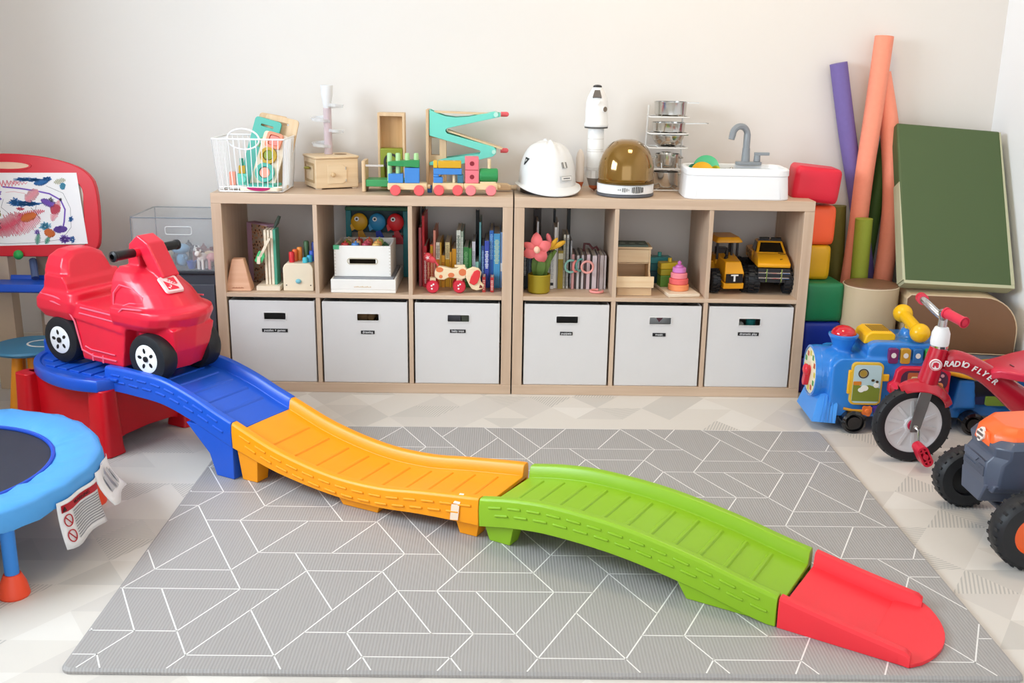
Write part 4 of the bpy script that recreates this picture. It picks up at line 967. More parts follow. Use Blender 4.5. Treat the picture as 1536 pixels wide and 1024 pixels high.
b = B(); b.lathe([(.001, .05), (.03, .05), (.03, .085), (.0325, .09), (.0325, .15), (.031, .154), (.031, .24), (.001, .24)], 36); obj('stage', b, RWH, rk)
b = B()
for z in (.082, .09, .152, .16, .2): b.torus((0, 0, z), .032 if z < .155 else .0305, .0012, n=32, k=6)
for a_ in range(0, 360, 45): b.tf(Matrix.Rotation(R(a_), 4, 'Z')).box(.03, .034, -.004, .004, .052, .078)
b.tf(); obj('panel_rings', b, RGR, rk)
b = B(); b.lathe([(.001, .022), (.022, .022), (.03, .05), (.001, .05)], 28); obj('engine_skirt', b, plastic('#8d867f', .4), rk)
b = B(); b.lathe([(.001, .0), (.019, .012), (.022, .024), (.001, .024)], 24); obj('nozzle', b, mat('nozzle_orange', '#c7663a', .5), rk)
for a_ in (170, 345):
    c, s_ = .057*math.cos(R(a_)), .057*math.sin(R(a_))
    b = B(); b.lathe([(.001, .034), (.0165, .034), (.0175, .04), (.0175, .072), (.016, .078), (.0165, .125), (.012, .145), (.005, .157), (.001, .159)], 24, (c, s_, 0)); bo = obj('booster', b, mat('booster_beige', '#ddd0c4', .4, var=.04), rk)
    b = B(); b.lathe([(.001, .0), (.008, .012), (.015, .03), (.0155, .036), (.001, .036)], 20, (c, s_, 0)); obj('booster_nozzle', b, mat('nozzle_orange', '#c7663a', .5), bo)
    b = B(); b.box(min(c, c*.5), max(c, c*.5), s_-.004 if True else 0, s_+.004, .06, .09); obj('strut', b, RGR, bo)

# astronaut helmet --------------------------------------------------
ah = thing('astronaut_helmet', 'toy astronaut helmet with gold visor and white base on the shelf', 'helmet', (.423, .115, TZ), 2)
def dome(sx, sy, h, z0, n=48, m_=12, pw_=.8):
    rings = []
    for j in range(m_+1):
        p = j/m_*PI/2; r_ = max(math.cos(p)**pw_, .01); rings.append([(sx*r_*math.cos(2*PI*i/n), sy*r_*math.sin(2*PI*i/n)+.004*j/m_, z0+h*math.sin(p)) for i in range(n)])
    return rings
b = B(); b.loft([[(.100*math.cos(2*PI*i/48), .098*math.sin(2*PI*i/48), z) for i in range(48)] for z in (.012, .05)]+dome(.1, .1, .121, .085)); obj('shell', b, HW, ah, ang=60)
b = B(); rv = []
for j in range(15):
    p = j/14; p = math.sin(p*PI/2); z = .05+p*.158; row = []
    for i in range(25):
        a_ = R(180+180*i/24)
        q = 0 if z < .085 else (z-.085)/.1235
        r_ = max(.02, math.sqrt(max(0, 1-q*q)))**.8
        row.append(((.1045*r_)*math.cos(a_), (.104*r_)*math.sin(a_)-.002, z))
    rv.append(row)
vs = [p for r in rv for p in r]; fs = [(j*25+i, j*25+i+1, (j+1)*25+i+1, (j+1)*25+i) for j in range(14) for i in range(24)]
b.add(vs, fs); vz = obj('visor', b, mat('gold_visor', '#8a6413', .08, .55, var=.02, coat=1.), ah, ang=60)
sd = vz.modifiers.new('thick', 'SOLIDIFY'); sd.thickness = .003; sd.offset = 0
b = B(); b.tube([(.1055*math.cos(R(a_)), .105*math.sin(R(a_))-.002, .05) for a_ in range(180, 361, 6)], .003, 8); obj('visor_frame', b, plastic('#5d4512', .3), vz)
b = B(); b.loft([[(r_*math.cos(2*PI*i/48), r_*.97*math.sin(2*PI*i/48), z) for i in range(48)] for r_, z in ((.099, .012), (.106, .013), (.107, .044), (.103, .049))]); obj('base_ring', b, WHITE, ah)
b = B(); b.loft([[(r_*math.cos(2*PI*i/48), r_*.97*math.sin(2*PI*i/48), z) for i in range(48)] for r_, z in ((.104, 0), (.108, .003), (.108, .011), (.103, .0125))]); obj('dark_trim', b, plastic('#5b5d63', .4), ah)
sl = B()
for a_, w_, h_ in ((248, .0016, .004), (252, .0016, .005), (257, .0022, .014), (261, .0022, .016), (265, .002, .01), (269, .0016, .004), (276, .002, .02), (279.5, .003, .022), (284, .003, .024), (288, .003, .024), (292, .003, .022), (296, .0022, .02), (299, .0016, .018)):
    c, s_ = .1075*math.cos(R(a_)), .1075*.97*math.sin(R(a_)); sl.tf(Matrix.Translation((c, s_, .030)) @ Matrix.Rotation(R(a_+90), 4, 'Z')).box(-w_/2, w_/2, -.0015, .0012, -h_/2, h_/2)
obj('vent_marks', sl, BLACK, ah)
b = B(); c, s_ = .1055*math.cos(R(316)), .105*math.sin(R(316)); b.tf(Matrix.Translation((c, s_, .058)) @ Matrix.Rotation(R(316+90), 4, 'Z')); b.tube([(-.022, -.001, -.002), (-.014, -.001, .003), (-.01, -.001, -.001), (0, -.001, .0005), (.012, -.001, .001), (.022, -.001, .003)], .0012, 6); obj('signature_mark', b, BLACK, ah)

# pan rack with pans ------------------------------------------------
rkx, rky = .603, .30
pr = thing('pan_rack', 'white wire pan rack with five tiers of toy steel cookware', 'rack', (rkx, rky, TZ), 0)
RKW = plastic('#e9e7e3', .3)
tiers = [.006, .088, .168, .222, .285]
for x in (-.075, .06):
    b = B(); b.tube([(x-.012*0, .03, 0.003), (x-.006*(1 if x < 0 else -.3), .03, .15), (x-.0, .03, .325)], .0042, 8); obj('post', b, RKW, pr)
for z in tiers:
    b = B(); b.tube([(x*1., y, z) for x, y in rrect(.15, .12, .02, 4, -.006, -.02)], .0028, 8, True)
    for x in (-.04, .03): b.tube([(x, -.08, z), (x, .04, z)], .002, 6)
    obj('tier', b, RKW, pr)
def pan(name, label, x, z, r, h, kind, group='toy steel cookware on the rack'):
    t = thing(name, label, 'cookware', (rkx+x, rky-.02, TZ+z+.0032), 0, group)
    if kind == 'bowl': pr_ = [(.001, 0), (r*.5, 0), (r*.78, h*.3), (r*.95, h*.75), (r, h), (r*1.03, h), (r*1.03, h+.0015), (r*.96, h+.0015), (r*.92, h*.75), (r*.74, h*.32), (r*.48, .0022), (.001, .0022)]
    else: pr_ = [(.001, 0), (r*.88, 0), (r*.97, h*.12), (r, h*.9), (r*1.03, h), (r*1.03, h+.0014), (r*.97, h+.0014), (r*.97, h*.9), (r*.94, h*.15), (r*.86, .0022), (.001, .0022)]
    b = B(); b.lathe(pr_, 40); obj('vessel', b, STEEL, t)
    return t
def stick(t, r, h, L, dz=.0, loop=False, tip=1):
    b = B(); b.loft([[(r-.002+L*q, -w_, h-.004+dz*q+z_) for w_, z_ in ((-.006, 0), (.006, 0), (.006, .003), (-.006, .003))] for q in (0, .3, .7, 1)]); b.torus((r+L-.004, 0, h-.002+dz), .005, .002, n=16, k=6) if loop else None; obj('handle', b, STEEL, t)
def loops(t, r, h):
    for sx in (-1, 1):
        b = B(); b.tube([(sx*(r-.002), -.014, h), (sx*(r+.012), -.012, h+.001), (sx*(r+.014), 0, h+.001), (sx*(r+.012), .012, h+.001), (sx*(r-.002), .014, h)], .0024, 6); obj('loop_handle', b, STEEL, t)
t = pan('saucepan', 'toy saucepan with straight handle on the top tier of the rack', .002, .285, .062, .052, 'pan'); stick(t, .062, .052, .05)
t = pan('frying_pan', 'shallow toy frying pan with the longest handle on the second tier', -.002, .222, .064, .036, 'pan'); stick(t, .064, .036, .09, .002, True)
t = pan('mixing_bowl', 'round-bottomed toy steel bowl with side loops on the third tier', -.002, .168, .064, .044, 'bowl'); loops(t, .064, .044)
b = B(); b.lathe([(.026, 0), (.03, .0), (.026, .014), (.022, .02), (.02, .02), (.024, .012)], 28); tag(obj('ring_stand', b, STEEL), 'small steel ring stand under the bowl on the rack', 'cookware', 'toy steel cookware on the rack').location = (rkx-.005, rky-.02, TZ+.1285)
t = pan('stock_pot', 'narrow toy steel pot on the fourth tier of the rack', .0, .088, .047, .05, 'pan'); loops(t, .047, .036)
b = B(); b.tube([(-.03, -.05, .02), (-.028, -.054, -.002), (.0, -.056, -.008), (.03, -.054, -.002), (.032, -.05, .02)], .0022, 6); obj('front_handle', b, STEEL, t)
t = pan('stock_pot', 'deep toy steel pot with side loop at the foot of the rack', -.004, .006, .052, .062, 'pan'); loops(t, .052, .054)

# play sink ----------------------------------------------------------
sk = thing('play_sink', 'white toy kitchen sink with grey gooseneck tap on the right shelf', 'toy sink', (.832, .115, TZ), -1)
SW = mat('sink_white', '#f5f5f6', .35, var=.01)
def sring(w_, d_, z, r_=.045): return [(x, y, z) for x, y in rrect(w_, d_, r_, 8)]
b = B(); b.loft([sring(.385, .215, .0), sring(.39, .22, .004), sring(.378, .21, .086), sring(.384, .214, .088), sring(.384, .214, .108), sring(.374, .204, .114), sring(.352, .182, .112, .04), sring(.348, .178, .098, .04)], cap=False)
b.loft([sring(.385, .215, 0), sring(.38, .21, -.0001)]); obj('housing', b, SW, sk, bevel=.001)
b = B(); b.loft([sring(.349, .179, .1, .04), sring(.349, .179, .098, .04), sring(.335, .165, .05, .035), sring(.325, .155, .046, .03)][::1], cap=False); b.prism(rrect(.326, .156, .03, 8), 'z', .044, .0465); obj('basin', b, mat('basin_grey', '#dfe3e4', .3), sk)
b = B(); b.box(-.02, .17, .03, .072, .06, .098); obj('drain_ledge', b, SW, sk, bevel=.004)
b = B(); b.ball((.0, .05, .1), (.007, .007, .005)); obj('drain_knob', b, STEEL, sk)
SG = mat('tap_grey', '#8b9197', .35, var=.03)
fx = .058
b = B(); b.loft([[(x, y, z) for x, y in rrect(.10, .034, .012, 4, fx+.012, .082)] for z in (.112, .124)]); fb_ = obj('tap_base', b, SG, sk, bevel=.002)
b = B(); b.cyl((fx, .082, .124), (fx, .082, .175), .0165, .0145); b.tube([(fx, .082, .17), (fx, .082, .225)]+[(fx-.03+.03*math.cos(R(a)), .082-.01*(1-math.cos(R(a))), .225+.032*math.sin(R(a))) for a in range(10, 181, 12)]+[(fx-.064, .06, .208)], [.0135]*2+[.0125]*15+[.0115]); obj('tap_neck', b, SG, sk)
b = B(); b.cyl((fx+.044, .082, .124), (fx+.044, .082, .15), .013, .012); b.box(fx+.032, fx+.09, .076, .088, .148, .16); obj('tap_lever', b, SG, sk, bevel=.002)
def plate(label, x, y, z, r, m, tilt, rz=0, grp='toy plates in the sink'):
    b = B(); b.lathe([(.001, 0), (r*.62, 0), (r*.95, .008), (r, .010), (r*.98, .0125), (r*.6, .003), (.001, .003)], 36)
    o = obj('toy_plate', b, m); o.location = (x, y, z); o.rotation_euler = (R(tilt), 0, R(rz)); return tag(o, label, 'plate', grp)
plate('large green toy plate standing in the white sink', .735, .165, TZ+.098, .05, plastic('#5cc48a', .4), 72, -10)
plate('small yellow toy plate standing in front of the green plate in the sink', .71, .108, TZ+.083, .045, plastic('#f0b323', .4), 68, 0)
plate('teal toy plate at the left end inside the sink', .688, .155, TZ+.08, .036, plastic('#3f8f7c', .4), 70, 20)
plate('lime yellow toy plate leaning beside the green plate in the sink', .763, .12, TZ+.077, .036, plastic('#d9d13a', .4), 66, -60)
# ================================================================== open compartments
C0 = CF+.0006
# --- first compartment: trapezoid block, speckled board, bird toy, peg box
tz = thing('balance_wedge', 'pinkish beech trapezoid block in the leftmost compartment', 'toy block', (-1.043, .06, C0), 3)
b = B(); b.loft([[(-.049, -.035, 0), (.049, -.035, 0), (.049, .035, 0), (-.049, .035, 0)], [(-.022, -.02, .12), (.022, -.02, .12), (.022, .02, .12), (-.022, .02, .12)]]); obj('block', b, wood('pink_beech', '#dba482', '#e8b896', 'X', .5), tz, bevel=.003)
b = B()
for i in range(9): b.box(-.023+i*.005, -.020+i*.005, -.0345, -.0325, .008, .0105+.0015*(i % 2))
o = obj('printed_mark', b, plastic('#a5684a', .6), tz); o.location = (0, -.0008, .003)
sp_ = thing('speckled_panel', 'mauve and dark speckled panel standing at the back of the leftmost compartment', 'toy', (-1.0, .22, C0), -38)
b = B(); b.box(-.035, .09, -.03, .012, .0, .235); obj('panel', b, plastic('#b58fa6', .6), sp_, bevel=.003)
sm = bpy.data.materials.new('speckled_face'); sm.use_nodes = True; nt = sm.node_tree; pbs = nt.nodes['Principled BSDF']; tc = nt.nodes.new('ShaderNodeTexCoord'); vo = nt.nodes.new('ShaderNodeTexVoronoi'); vo.inputs['Scale'].default_value = 75
rp = nt.nodes.new('ShaderNodeValToRGB'); e_ = rp.color_ramp.elements; e_[0].color = lin('#2c2824'); e_[0].position = .25; e_[1].color = lin('#8f8272'); e_[1].position = .6; e3 = rp.color_ramp.elements.new(.42); e3.color = lin('#b07a55')
nt.links.new(tc.outputs['Object'], vo.inputs['Vector']); nt.links.new(vo.outputs['Distance'], rp.inputs[0]); nt.links.new(rp.outputs[0], pbs.inputs['Base Color'])
b = B(); b.box(-.0, .093, -.033, -.0305, .003, .232); obj('speckled_front', b, sm, sp_)
bs = thing('climbing_bird_toy', 'slatted wooden climbing toy with a green bird in the leftmost compartment', 'toy', (-.925, .085, C0), 0)
b = B(); b.box(-.05, .04, -.05, .06, 0, .018); obj('base', b, WOODP, bs, bevel=.002)
for x0, x1, m in ((-.020, -.011, WOODP), (-.008, .001, WOODP), (.004, .014, WOODP)):
    b = B(); b.box(x0, x1, -.02, .045, .0182, .228); obj('slat', b, m, bs, bevel=.001)
b = B(); b.box(.0142, .024, -.018, .047, .0182, .23); obj('green_slat', b, mat('slat_green', '#4fa086', .5), bs)
b = B(); b.tf(XF((-.014, -.032, .165), (0, 28, 0))).box(-.005, .005, -.006, .012, -.04, .04); ar = obj('pivot_arm', b, WOODP, bs)
b = B(); b.tf(XF((-.033, -.03, .128), (0, 20, 0))).prism([(-.016, -.022), (-.002, -.026), (-.001, .0), (.012, -.022), (.016, .006), (.006, .022), (-.012, .02)], 'y', -.008, .008); obj('green_bird', b, mat('bird_green', '#4fbe79', .45), bs, bevel=.002)
b = B(); b.tf(XF((-.036, -.032, .118), (0, 8, 0))).box(-.008, .004, -.01, .01, -.016, .012); obj('bird_belly', b, WOODP, bs)
b = B(); b.tube([(.012, .02, .23), (.022, .03, .25), (.032, .035, .275)], [.004, .008, .006]); obj('tail_leaf', b, plastic('#3d4a3e', .6), bs)
pg_ = thing('peg_sorting_box', 'cream rounded peg box with blue knob and coloured pegs in the leftmost compartment', 'toy', (-.815, .10, C0), 0)
b = B(); b.prism([(-.058, 0), (.056, 0), (.056, .088), (.05, .1), (.04, .106), (-.042, .106), (-.052, .1), (-.058, .088)], 'y', -.058, .06); obj('box', b, mat('cream_wood', '#eedfc4', .45), pg_, bevel=.002)
b = B(); b.ball((.0, -.06, .038), (.011, .009, .009)); obj('knob', b, plastic('#7cc0cf', .35), pg_)
b = B()
for x, z in ((-.046, .022), (.046, .022)): b.cyl((x, -.0585, z), (x, -.0575, z), .0025)
obj('screw_holes', b, plastic('#4a4038'), pg_)
for x, y, h, c in ((-.028, -.03, .04, '#d8262f'), (-.02, -.005, .045, '#ef6a2f'), (-.006, .015, .05, '#f2913a'), (.018, .03, .072, '#3f5f3a'), (.05, .02, .07, '#1f2f74'), (.038, -.02, .026, '#3aa5c9'), (.024, -.035, .02, '#49c0cf'), (.044, -.0, .04, '#2f55b8')):
    b = B(); b.lathe([(.001, .1062), (.0105, .1062), (.0105, .1062+h-.004), (.008, .1062+h), (.001, .1062+h)], 18, (x, y, 0)); plab(obj('peg', b, plastic(c, .4), pg_), {'#d8262f': 'red peg', '#ef6a2f': 'orange-red peg', '#f2913a': 'orange peg', '#3f5f3a': 'dark green peg', '#1f2f74': 'navy peg', '#3aa5c9': 'light blue peg', '#49c0cf': 'turquoise peg', '#2f55b8': 'blue peg'}[c])

# --- second compartment: fish stand, white tray, white crate with fruit
x1c = cell_x(0, 1)+CW/2
WPNT = mat('white_stained_wood', '#efece6', .45, var=.03, scale=30)
ty_ = thing('wooden_tray', 'low white wooden tray under the white crate', 'tray', (x1c-.005, .165, C0), 0)
b = B(); b.box(-.123, .123, -.145, .145, 0, .012)
b.box(-.123, .123, -.145, -.137, .012, .052); b.box(-.123, .123, .137, .145, .012, .052); b.box(-.123, -.115, -.137, .137, .012, .052); b.box(.115, .123, -.137, .137, .012, .052); obj('tray_body', b, WPNT, ty_, bevel=.002)
b = B(); b.box(-.113, .113, -.134, .134, .0125, .054); obj('grey_board', b, plastic('#8f9298', .5), ty_)
b = B()
for i in range(11): b.box(-.035+i*.006, -.031+i*.006, -.1458, -.145, .022, .0245+.001*(i % 3))
obj('printed_mark', b, plastic('#d3b98f', .6), ty_)
cr = thing('wooden_crate', 'white finger-jointed wooden crate with slot handle full of small colourful toys', 'crate', (x1c-.012, .165, C0+.0546), 0)
b = B(); b.frame([(-.108, 0), (.108, 0), (.108, .118), (-.108, .118)], [(x, z) for x, z in ((-.05, .048), (.05, .048), (.05, .07), (-.05, .07))], 'y', -.10, -.09)
b.box(-.108, -.10, -.09, .10, 0, .118); b.box(.10, .108, -.09, .10, 0, .118); b.box(-.10, .10, .092, .10, 0, .118); b.box(-.10, .10, -.09, .092, 0, .008); obj('crate_body', b, WPNT, cr, bevel=.0015)
b = B(); b.frame(rrect(.118, .026, .0125, 6, 0, .059), rrect(.11, .018, .0088, 6, 0, .059), 'y', -.1012, -.0995); obj('slot_edge', b, plastic('#c7bda9', .6), cr)
b = B()
for sx in (-1, 1):
    for i in range(9): b.box(sx*.104-.0025, sx*.104+.0025, -.1006, -.0998, .008+i*.0125, .012+i*.0125)
obj('finger_joints', b, plastic('#d6cfc2', .6), cr)
b = B(); b.box(-.11, -.088, -.1016, -.085, .104, .1195); obj('green_corner', b, plastic('#57b787', .5), cr)
fcols = ['#d2433f', '#4f86c9', '#b23a52', '#e4b868', '#9a9a32', '#f0c48f', '#e0606a', '#f0a35a', '#e8d3b0', '#c8473f', '#de7a4f', '#b5c160']
k = 0
for yy in (-.065, -.02, .03):
    for xx in (-.07, -.03, .01, .05):
        c = fcols[k]; b = B(); b.lathe([(.001, 0), (.015, .004), (.0165, .04), (.013, .048), (.001, .05)], 16); b.cyl((0, 0, .048), (.002, 0, .056), .003)
        o = obj('wooden_toy', b, plastic(c, .45)); o.location = (x1c-.012+xx, .165+yy, C0+.0546+.075-.0085*0)
        nm = {'#d2433f': 'red', '#4f86c9': 'blue', '#b23a52': 'crimson', '#e4b868': 'golden', '#9a9a32': 'olive', '#f0c48f': 'peach', '#e0606a': 'pink', '#f0a35a': 'orange', '#e8d3b0': 'cream', '#c8473f': 'brick red', '#de7a4f': 'rust orange', '#b5c160': 'lime'}[c]
        tag(o, nm+' small wooden toy in the white crate', 'toy', 'small toys in the crate'); k += 1
b = B(); b.box(-.098, .098, -.088, .09, .072, .0745); b.box(-.098, .098, -.03, .09, .0085, .072); obj('divider_tray', b, plastic('#4a3c2c', .7), cr)  # coloured dark for the shade seen through the crate's slot
b = B(); b.tf(XF((.078, 0, .1), (0, 40, 0)))
for i in range(4): b.box(-.014, .014, -.075+i*.035, -.055+i*.035, -.003, .003)
obj('green_strips', b, plastic('#3d7a4f', .5), cr)
fs_ = thing('fishing_stand', 'teal framed toy stand with yellow, blue and red fish at the back of its compartment', 'toy', (x1c+.015, .335, C0-0), 0)
FT = mat('stand_teal', '#1f7f86', .45)
for x in (-.115, .115):
    b = B(); b.box(x-.011, x+.011, -.012, .012, 0, .27); obj('post', b, FT, fs_, bevel=.002)
b = B(); b.box(-.128, .128, -.013, .013, .27, .284); obj('cross_bar', b, mat('stand_green', '#2e6a4a', .5), fs_, bevel=.002)
b = B(); b.box(-.104, .104, .004, .01, .18, .27); obj('back_panel', b, plastic('#1c3d44', .5), fs_)
b = B(); b.box(.06, .104, -.01, .005, .135, .17); obj('red_panel', b, plastic('#a5262e', .5), fs_)
for cx, c1, c2, nm in ((-.07, '#d9a41f', '#c98f1b', 'yellow'), (.002, '#2f8fc4', '#1d3fae', 'blue'), (.075, '#d8262c', '#a81c26', 'red')):
    f_ = B().tf(Matrix.Translation((0, 0, -.022))); f_.ball((cx, -.024, .248), (.034, .012, .036), 20, 12); f_.prism([(cx-.036, .235), (cx-.012, .262), (cx-.01, .225), (cx-.03, .212)], 'y', -.03, -.018); fo = obj('fish', f_, plastic(c1, .4), fs_); plab(fo, nm+' toy fish')
    f_ = B().tf(Matrix.Translation((0, 0, -.022))); f_.prism([(cx-.006, .21), (cx+.012, .216), (cx+.03, .182), (cx+.006, .188), (cx-.004, .176)], 'y', -.028, -.02); obj('tail_fin', f_, plastic(c2, .4), fo)
    f_ = B().tf(Matrix.Translation((0, 0, -.022))); f_.lathe([(.001, -.006), (.009, -.006), (.009, -.008), (.001, -.008)], 20, (cx-.008, -.031, .262), 'y'); f_.mt(1).lathe([(.001, -.008), (.0045, -.008), (.0045, -.0095), (.001, -.0095)], 16, (cx-.008, -.031, .262), 'y'); obj('eye', f_, [WHITE, BLACK], fo)

# --- books --------------------------------------------------------
PAGE = mat('book_pages', '#e7dfcf', .8, var=.06, scale=60)
def book(x, wth, h, d, col, label, grp, y0=.135, band=None, title=None, lean=0, spine2=None):
    """standing book, spine to the room"""
    o = B(); t = .0015
    o.box(0, wth, 0, t*1.2, 0, h); o.box(0, t, t, d, 0, h); o.box(wth-t, wth, t, d, 0, h)
    ms = [plastic(col, .45)]
    if band:
        o.mt(1)
        for z0, z1, c in band: o.box(.0003, wth-.0003, -.0005, .0002, h*z0, h*z1)
        ms.append(plastic(band[0][2], .5))
    if title:
        o.mt(len(ms)); z0, z1, c = title; n = max(3, int((z1-z0)*h/.006))
        for i in range(n):
            q = h*(z0+(z1-z0)*i/n); ww = wth*(.26+.12*((i*7) % 3)/2)
            o.box(wth/2-ww, wth/2+ww, -.0006, .0002, q, q+.0034)
        ms.append(plastic(c, .5))
    r = obj('book', o, ms, smooth=False)
    p = B(); p.box(t, wth-t, t*1.2, d-.004, .003, h-.003); obj('pages', p, PAGE, r, smooth=False)
    r.location = (x, y0, C0); r.rotation_euler = (0, R(lean), 0)
    return tag(r, label, 'book', grp)
G1 = 'rainbow-ordered books in the left shelf'; X3 = cell_x(0, 2)
def bx(zx): return X3+.004+(zx-82)*.000362
L3 = [ # zx0, zx1, top zy, colour, label, y0, extras
 (104, 134, 290, '#c05a63', 'dusty red slim book, first at the left end of the rainbow row', .15, {}),
 (140, 165, 170, '#c9202c', 'tallest bright red slim book near the left end of the rainbow row', .15, {}),
 (160, 192, 470, '#c22433', 'red book with white spine title beside the tallest red book', .135, dict(title=(.1, .85, '#f3e3df'))),
 (193, 224, 570, '#d6322f', 'short scarlet book left of the short orange book', .14, dict(title=(.2, .8, '#f0d0a0'))),
 (226, 258, 462, '#e8622a', 'orange book with a yellow square at its top', .15, dict(band=[(.80, .97, '#d9a81f')], title=(.2, .7, '#f6d3a8'))),
 (260, 285, 315, '#ef9a86', 'tall salmon pink slim book among the orange ones', .15, {}),
 (290, 330, 435, '#ece2d0', 'white book with orange lower spine beside the salmon book', .145, dict(band=[(.0, .62, '#e8862a')], title=(.66, .94, '#8d8478'))),
 (331, 347, 437, '#e4b23c', 'thin golden book right of the white and orange book', .145, {}),
 (349, 385, 565, '#e8a41e', 'shortest amber book in the middle of the yellow books', .14, dict(title=(.2, .8, '#a8641c'))),
 (388, 436, 436, '#ead9a0', 'pale cream book with yellow base among the yellow books', .15, dict(band=[(.0, .62, '#e9b41f')], title=(.66, .95, '#a89a70'))),
 (437, 458, 530, '#e3a01a', 'slim amber book right of the pale cream book', .14, dict(title=(.25, .75, '#b4721c'))),
 (460, 506, 500, '#d8960f', 'wide mustard book before the white and green books', .145, {}),
 (508, 553, 312, '#e3e6da', 'tall white book with dark green title in the middle of the rainbow row', .15, dict(title=(.45, .92, '#35553d'))),
 (555, 582, 320, '#9aaa98', 'grey-green book right of the tall white book', .15, dict(title=(.15, .9, '#e5ebe0'))),
 (585, 640, 480, '#2f7b3a', 'wide green book with pale top, first of the green books', .145, dict(title=(.15, .9, '#7fb07a'))),
 (642, 672, 492, '#3f8a3f', 'slim green book left of the pale lilac book', .145, {}),
 (676, 712, 425, '#cbc8d0', 'pale lilac-grey book right of the green books', .15, dict(title=(.2, .8, '#8a8a96'))),
 (714, 750, 626, '#86b9a8', 'short mint book, lowest among the teal books', .135, dict(band=[(.2, .5, '#d4e2d6')])),
 (752, 772, 225, '#5f9aa0', 'tall slim teal book left of the blue books', .15, {}),
 (778, 808, 462, '#27457f', 'navy book with white dots, first of the blue books', .14, dict(title=(.3, .9, '#8fb0d8'))),
 (811, 860, 412, '#3a4fb0', 'indigo book with bold white title among the blue books', .14, dict(title=(.42, .8, '#f2f4f8'))),
 (862, 906, 310, '#2d68b8', 'tall royal blue book right of the indigo book', .15, dict(title=(.5, .95, '#8fc0e4'))),
 (908, 977, 336, '#4a9ccf', 'widest sky blue book with pale title near the right end', .14, dict(title=(.45, .9, '#c8dcb0'))),
 (979, 1006, 325, '#7fa8dc', 'light periwinkle book, last at the right end of the rainbow row', .145, dict(band=[(.3, .45, '#e8eef6')])),
]
for zx0, zx1, ty, c, lb, y0, ex in L3:
    h = .28-(ty-165)*.000383; book(bx(zx0), bx(zx1)-bx(zx0)-.0006, h, min(.2, .12+h*.35), c, lb, G1, y0, **ex)
book(bx(104), .010, .285, .09, '#2a1c1c', 'black-backed slim book at the rear left of the rainbow row', G1, .30)
book(bx(700), .014, .275, .03, '#15161a', 'tall black book at the back between the green and teal books', G1, .345)
book(bx(793), .012, .06, .07, '#c03a34', 'very small red book in front of the navy book', G1, .062, title=(.15, .85, '#e8c8c0')); book(bx(878), .013, .058, .07, '#b8302e', 'very small red book in front of the royal blue book', G1, .062, title=(.15, .85, '#e8c8c0'))
# wooden dog
dg = thing('pull_along_dog', 'orange spotted wooden pull-along dog with red wheels before the rainbow books', 'toy', (-.222, .068, C0), 4)
def dz(p): return ((p[0]-500)*.000383, (955-p[1])*.000383)
DW = wood('dog_beech', '#ead2a8', '#f3e0bc', 'X')
b = B(); b.prism([dz(q) for q in [(300, 760), (312, 720), (345, 692), (400, 700), (480, 722), (520, 715), (560, 690), (600, 695), (628, 730), (630, 770), (605, 815), (560, 832), (520, 815), (440, 805), (395, 830), (340, 828), (305, 800)]], 'y', -.014, .014); obj('body', b, DW, dg, bevel=.003)
b = B(); b.prism([dz(q) for q in [(615, 720), (680, 692), (740, 705), (768, 750), (755, 800), (760, 840), (795, 880), (780, 915), (720, 932), (670, 915), (640, 870), (610, 800)]], 'y', -.026, -.0145); hd_ = obj('head', b, DW, dg, bevel=.003)
b = B(); b.prism([dz(q) for q in [(645, 850), (660, 790), (690, 735), (725, 718), (752, 735), (750, 790), (725, 850), (690, 875)]], 'y', -.0325, -.0265); obj('ear', b, plastic('#e2363c', .4), hd_, bevel=.002)
b = B(); b.prism([dz(q) for q in [(742, 905), (752, 870), (775, 885), (775, 905)]], 'y', -.0272, -.0255); obj('nose', b, plastic('#7a2a22', .4), hd_)
b = B()
for x, z, r1, r2 in ((350, 725, 36, 26), (362, 795, 18, 18), (465, 780, 32, 24), (578, 752, 38, 36)):
    c_ = dz((x, z)); b.prism([(c_[0]+r1*.000383*math.cos(a_*PI/10), c_[1]+r2*.000383*math.sin(a_*PI/10)) for a_ in range(20)], 'y', -.0148, .0148)
obj('spots', b, plastic('#e07a4a', .45), dg)
for wx in (280, 545):
    for yy in (-.027, .027):
        c_ = dz((wx, 888)); b = B(); b.lathe([(.001, -.009), (.021, -.009), (.0245, -.004), (.0245, .004), (.021, .009), (.001, .009)], 24, (c_[0], yy, .0248), 'y'); wo = obj('wheel', b, plastic('#cf2a40', .3), dg)
        b = B()
        for ax_, az_ in ((-.004, .006), (.003, .011), (-.003, -.006)): b.cyl((c_[0]+ax_, yy-.0095, .0248+az_), (c_[0]+ax_, yy-.0085, .0248+az_), .0035)
        obj('white_dots', b, WHITE, wo)
    c_ = dz((wx, 860)); b = B(); b.cyl((c_[0], -.02, .0248), (c_[0], .02, .0248), .004); b.box(c_[0]-.01, c_[0]+.012, -.012, .012, .03, .055); obj('axle_block', b, DW, dg)
b = B(); b.tube([(*dz((335, 690))[:1], 0, dz((335, 690))[1]), (dz((300, 640))[0], 0, dz((300, 640))[1])], .004); c_ = dz((275, 630)); b.tf(XF((c_[0], 0, c_[1]), (0, 30, 0))).ball((0, 0, 0), (.017, .011, .013)); c_ = dz((232, 605)); b.tf(XF((c_[0], 0, c_[1]))).ball((0, 0, 0), (.016, .012, .018)); to_ = obj('tail', b, plastic('#e04a55', .35), dg)
b = B(); b.prism([(c_[0]+.009*(1 if i % 2 else .4)*math.cos(i*PI/5), c_[1]+.009*(1 if i % 2 else .4)*math.sin(i*PI/5)) for i in range(10)], 'y', -.0128, -.0115); obj('white_star', b, plastic('#f6d9dc', .4), to_)
b = B(); b.tf(XF((.0, 0, .1), (0, 0, 0))).box(.0, .04, -.006, .006, -.003, .004); obj('neck_peg', b, DW, dg)

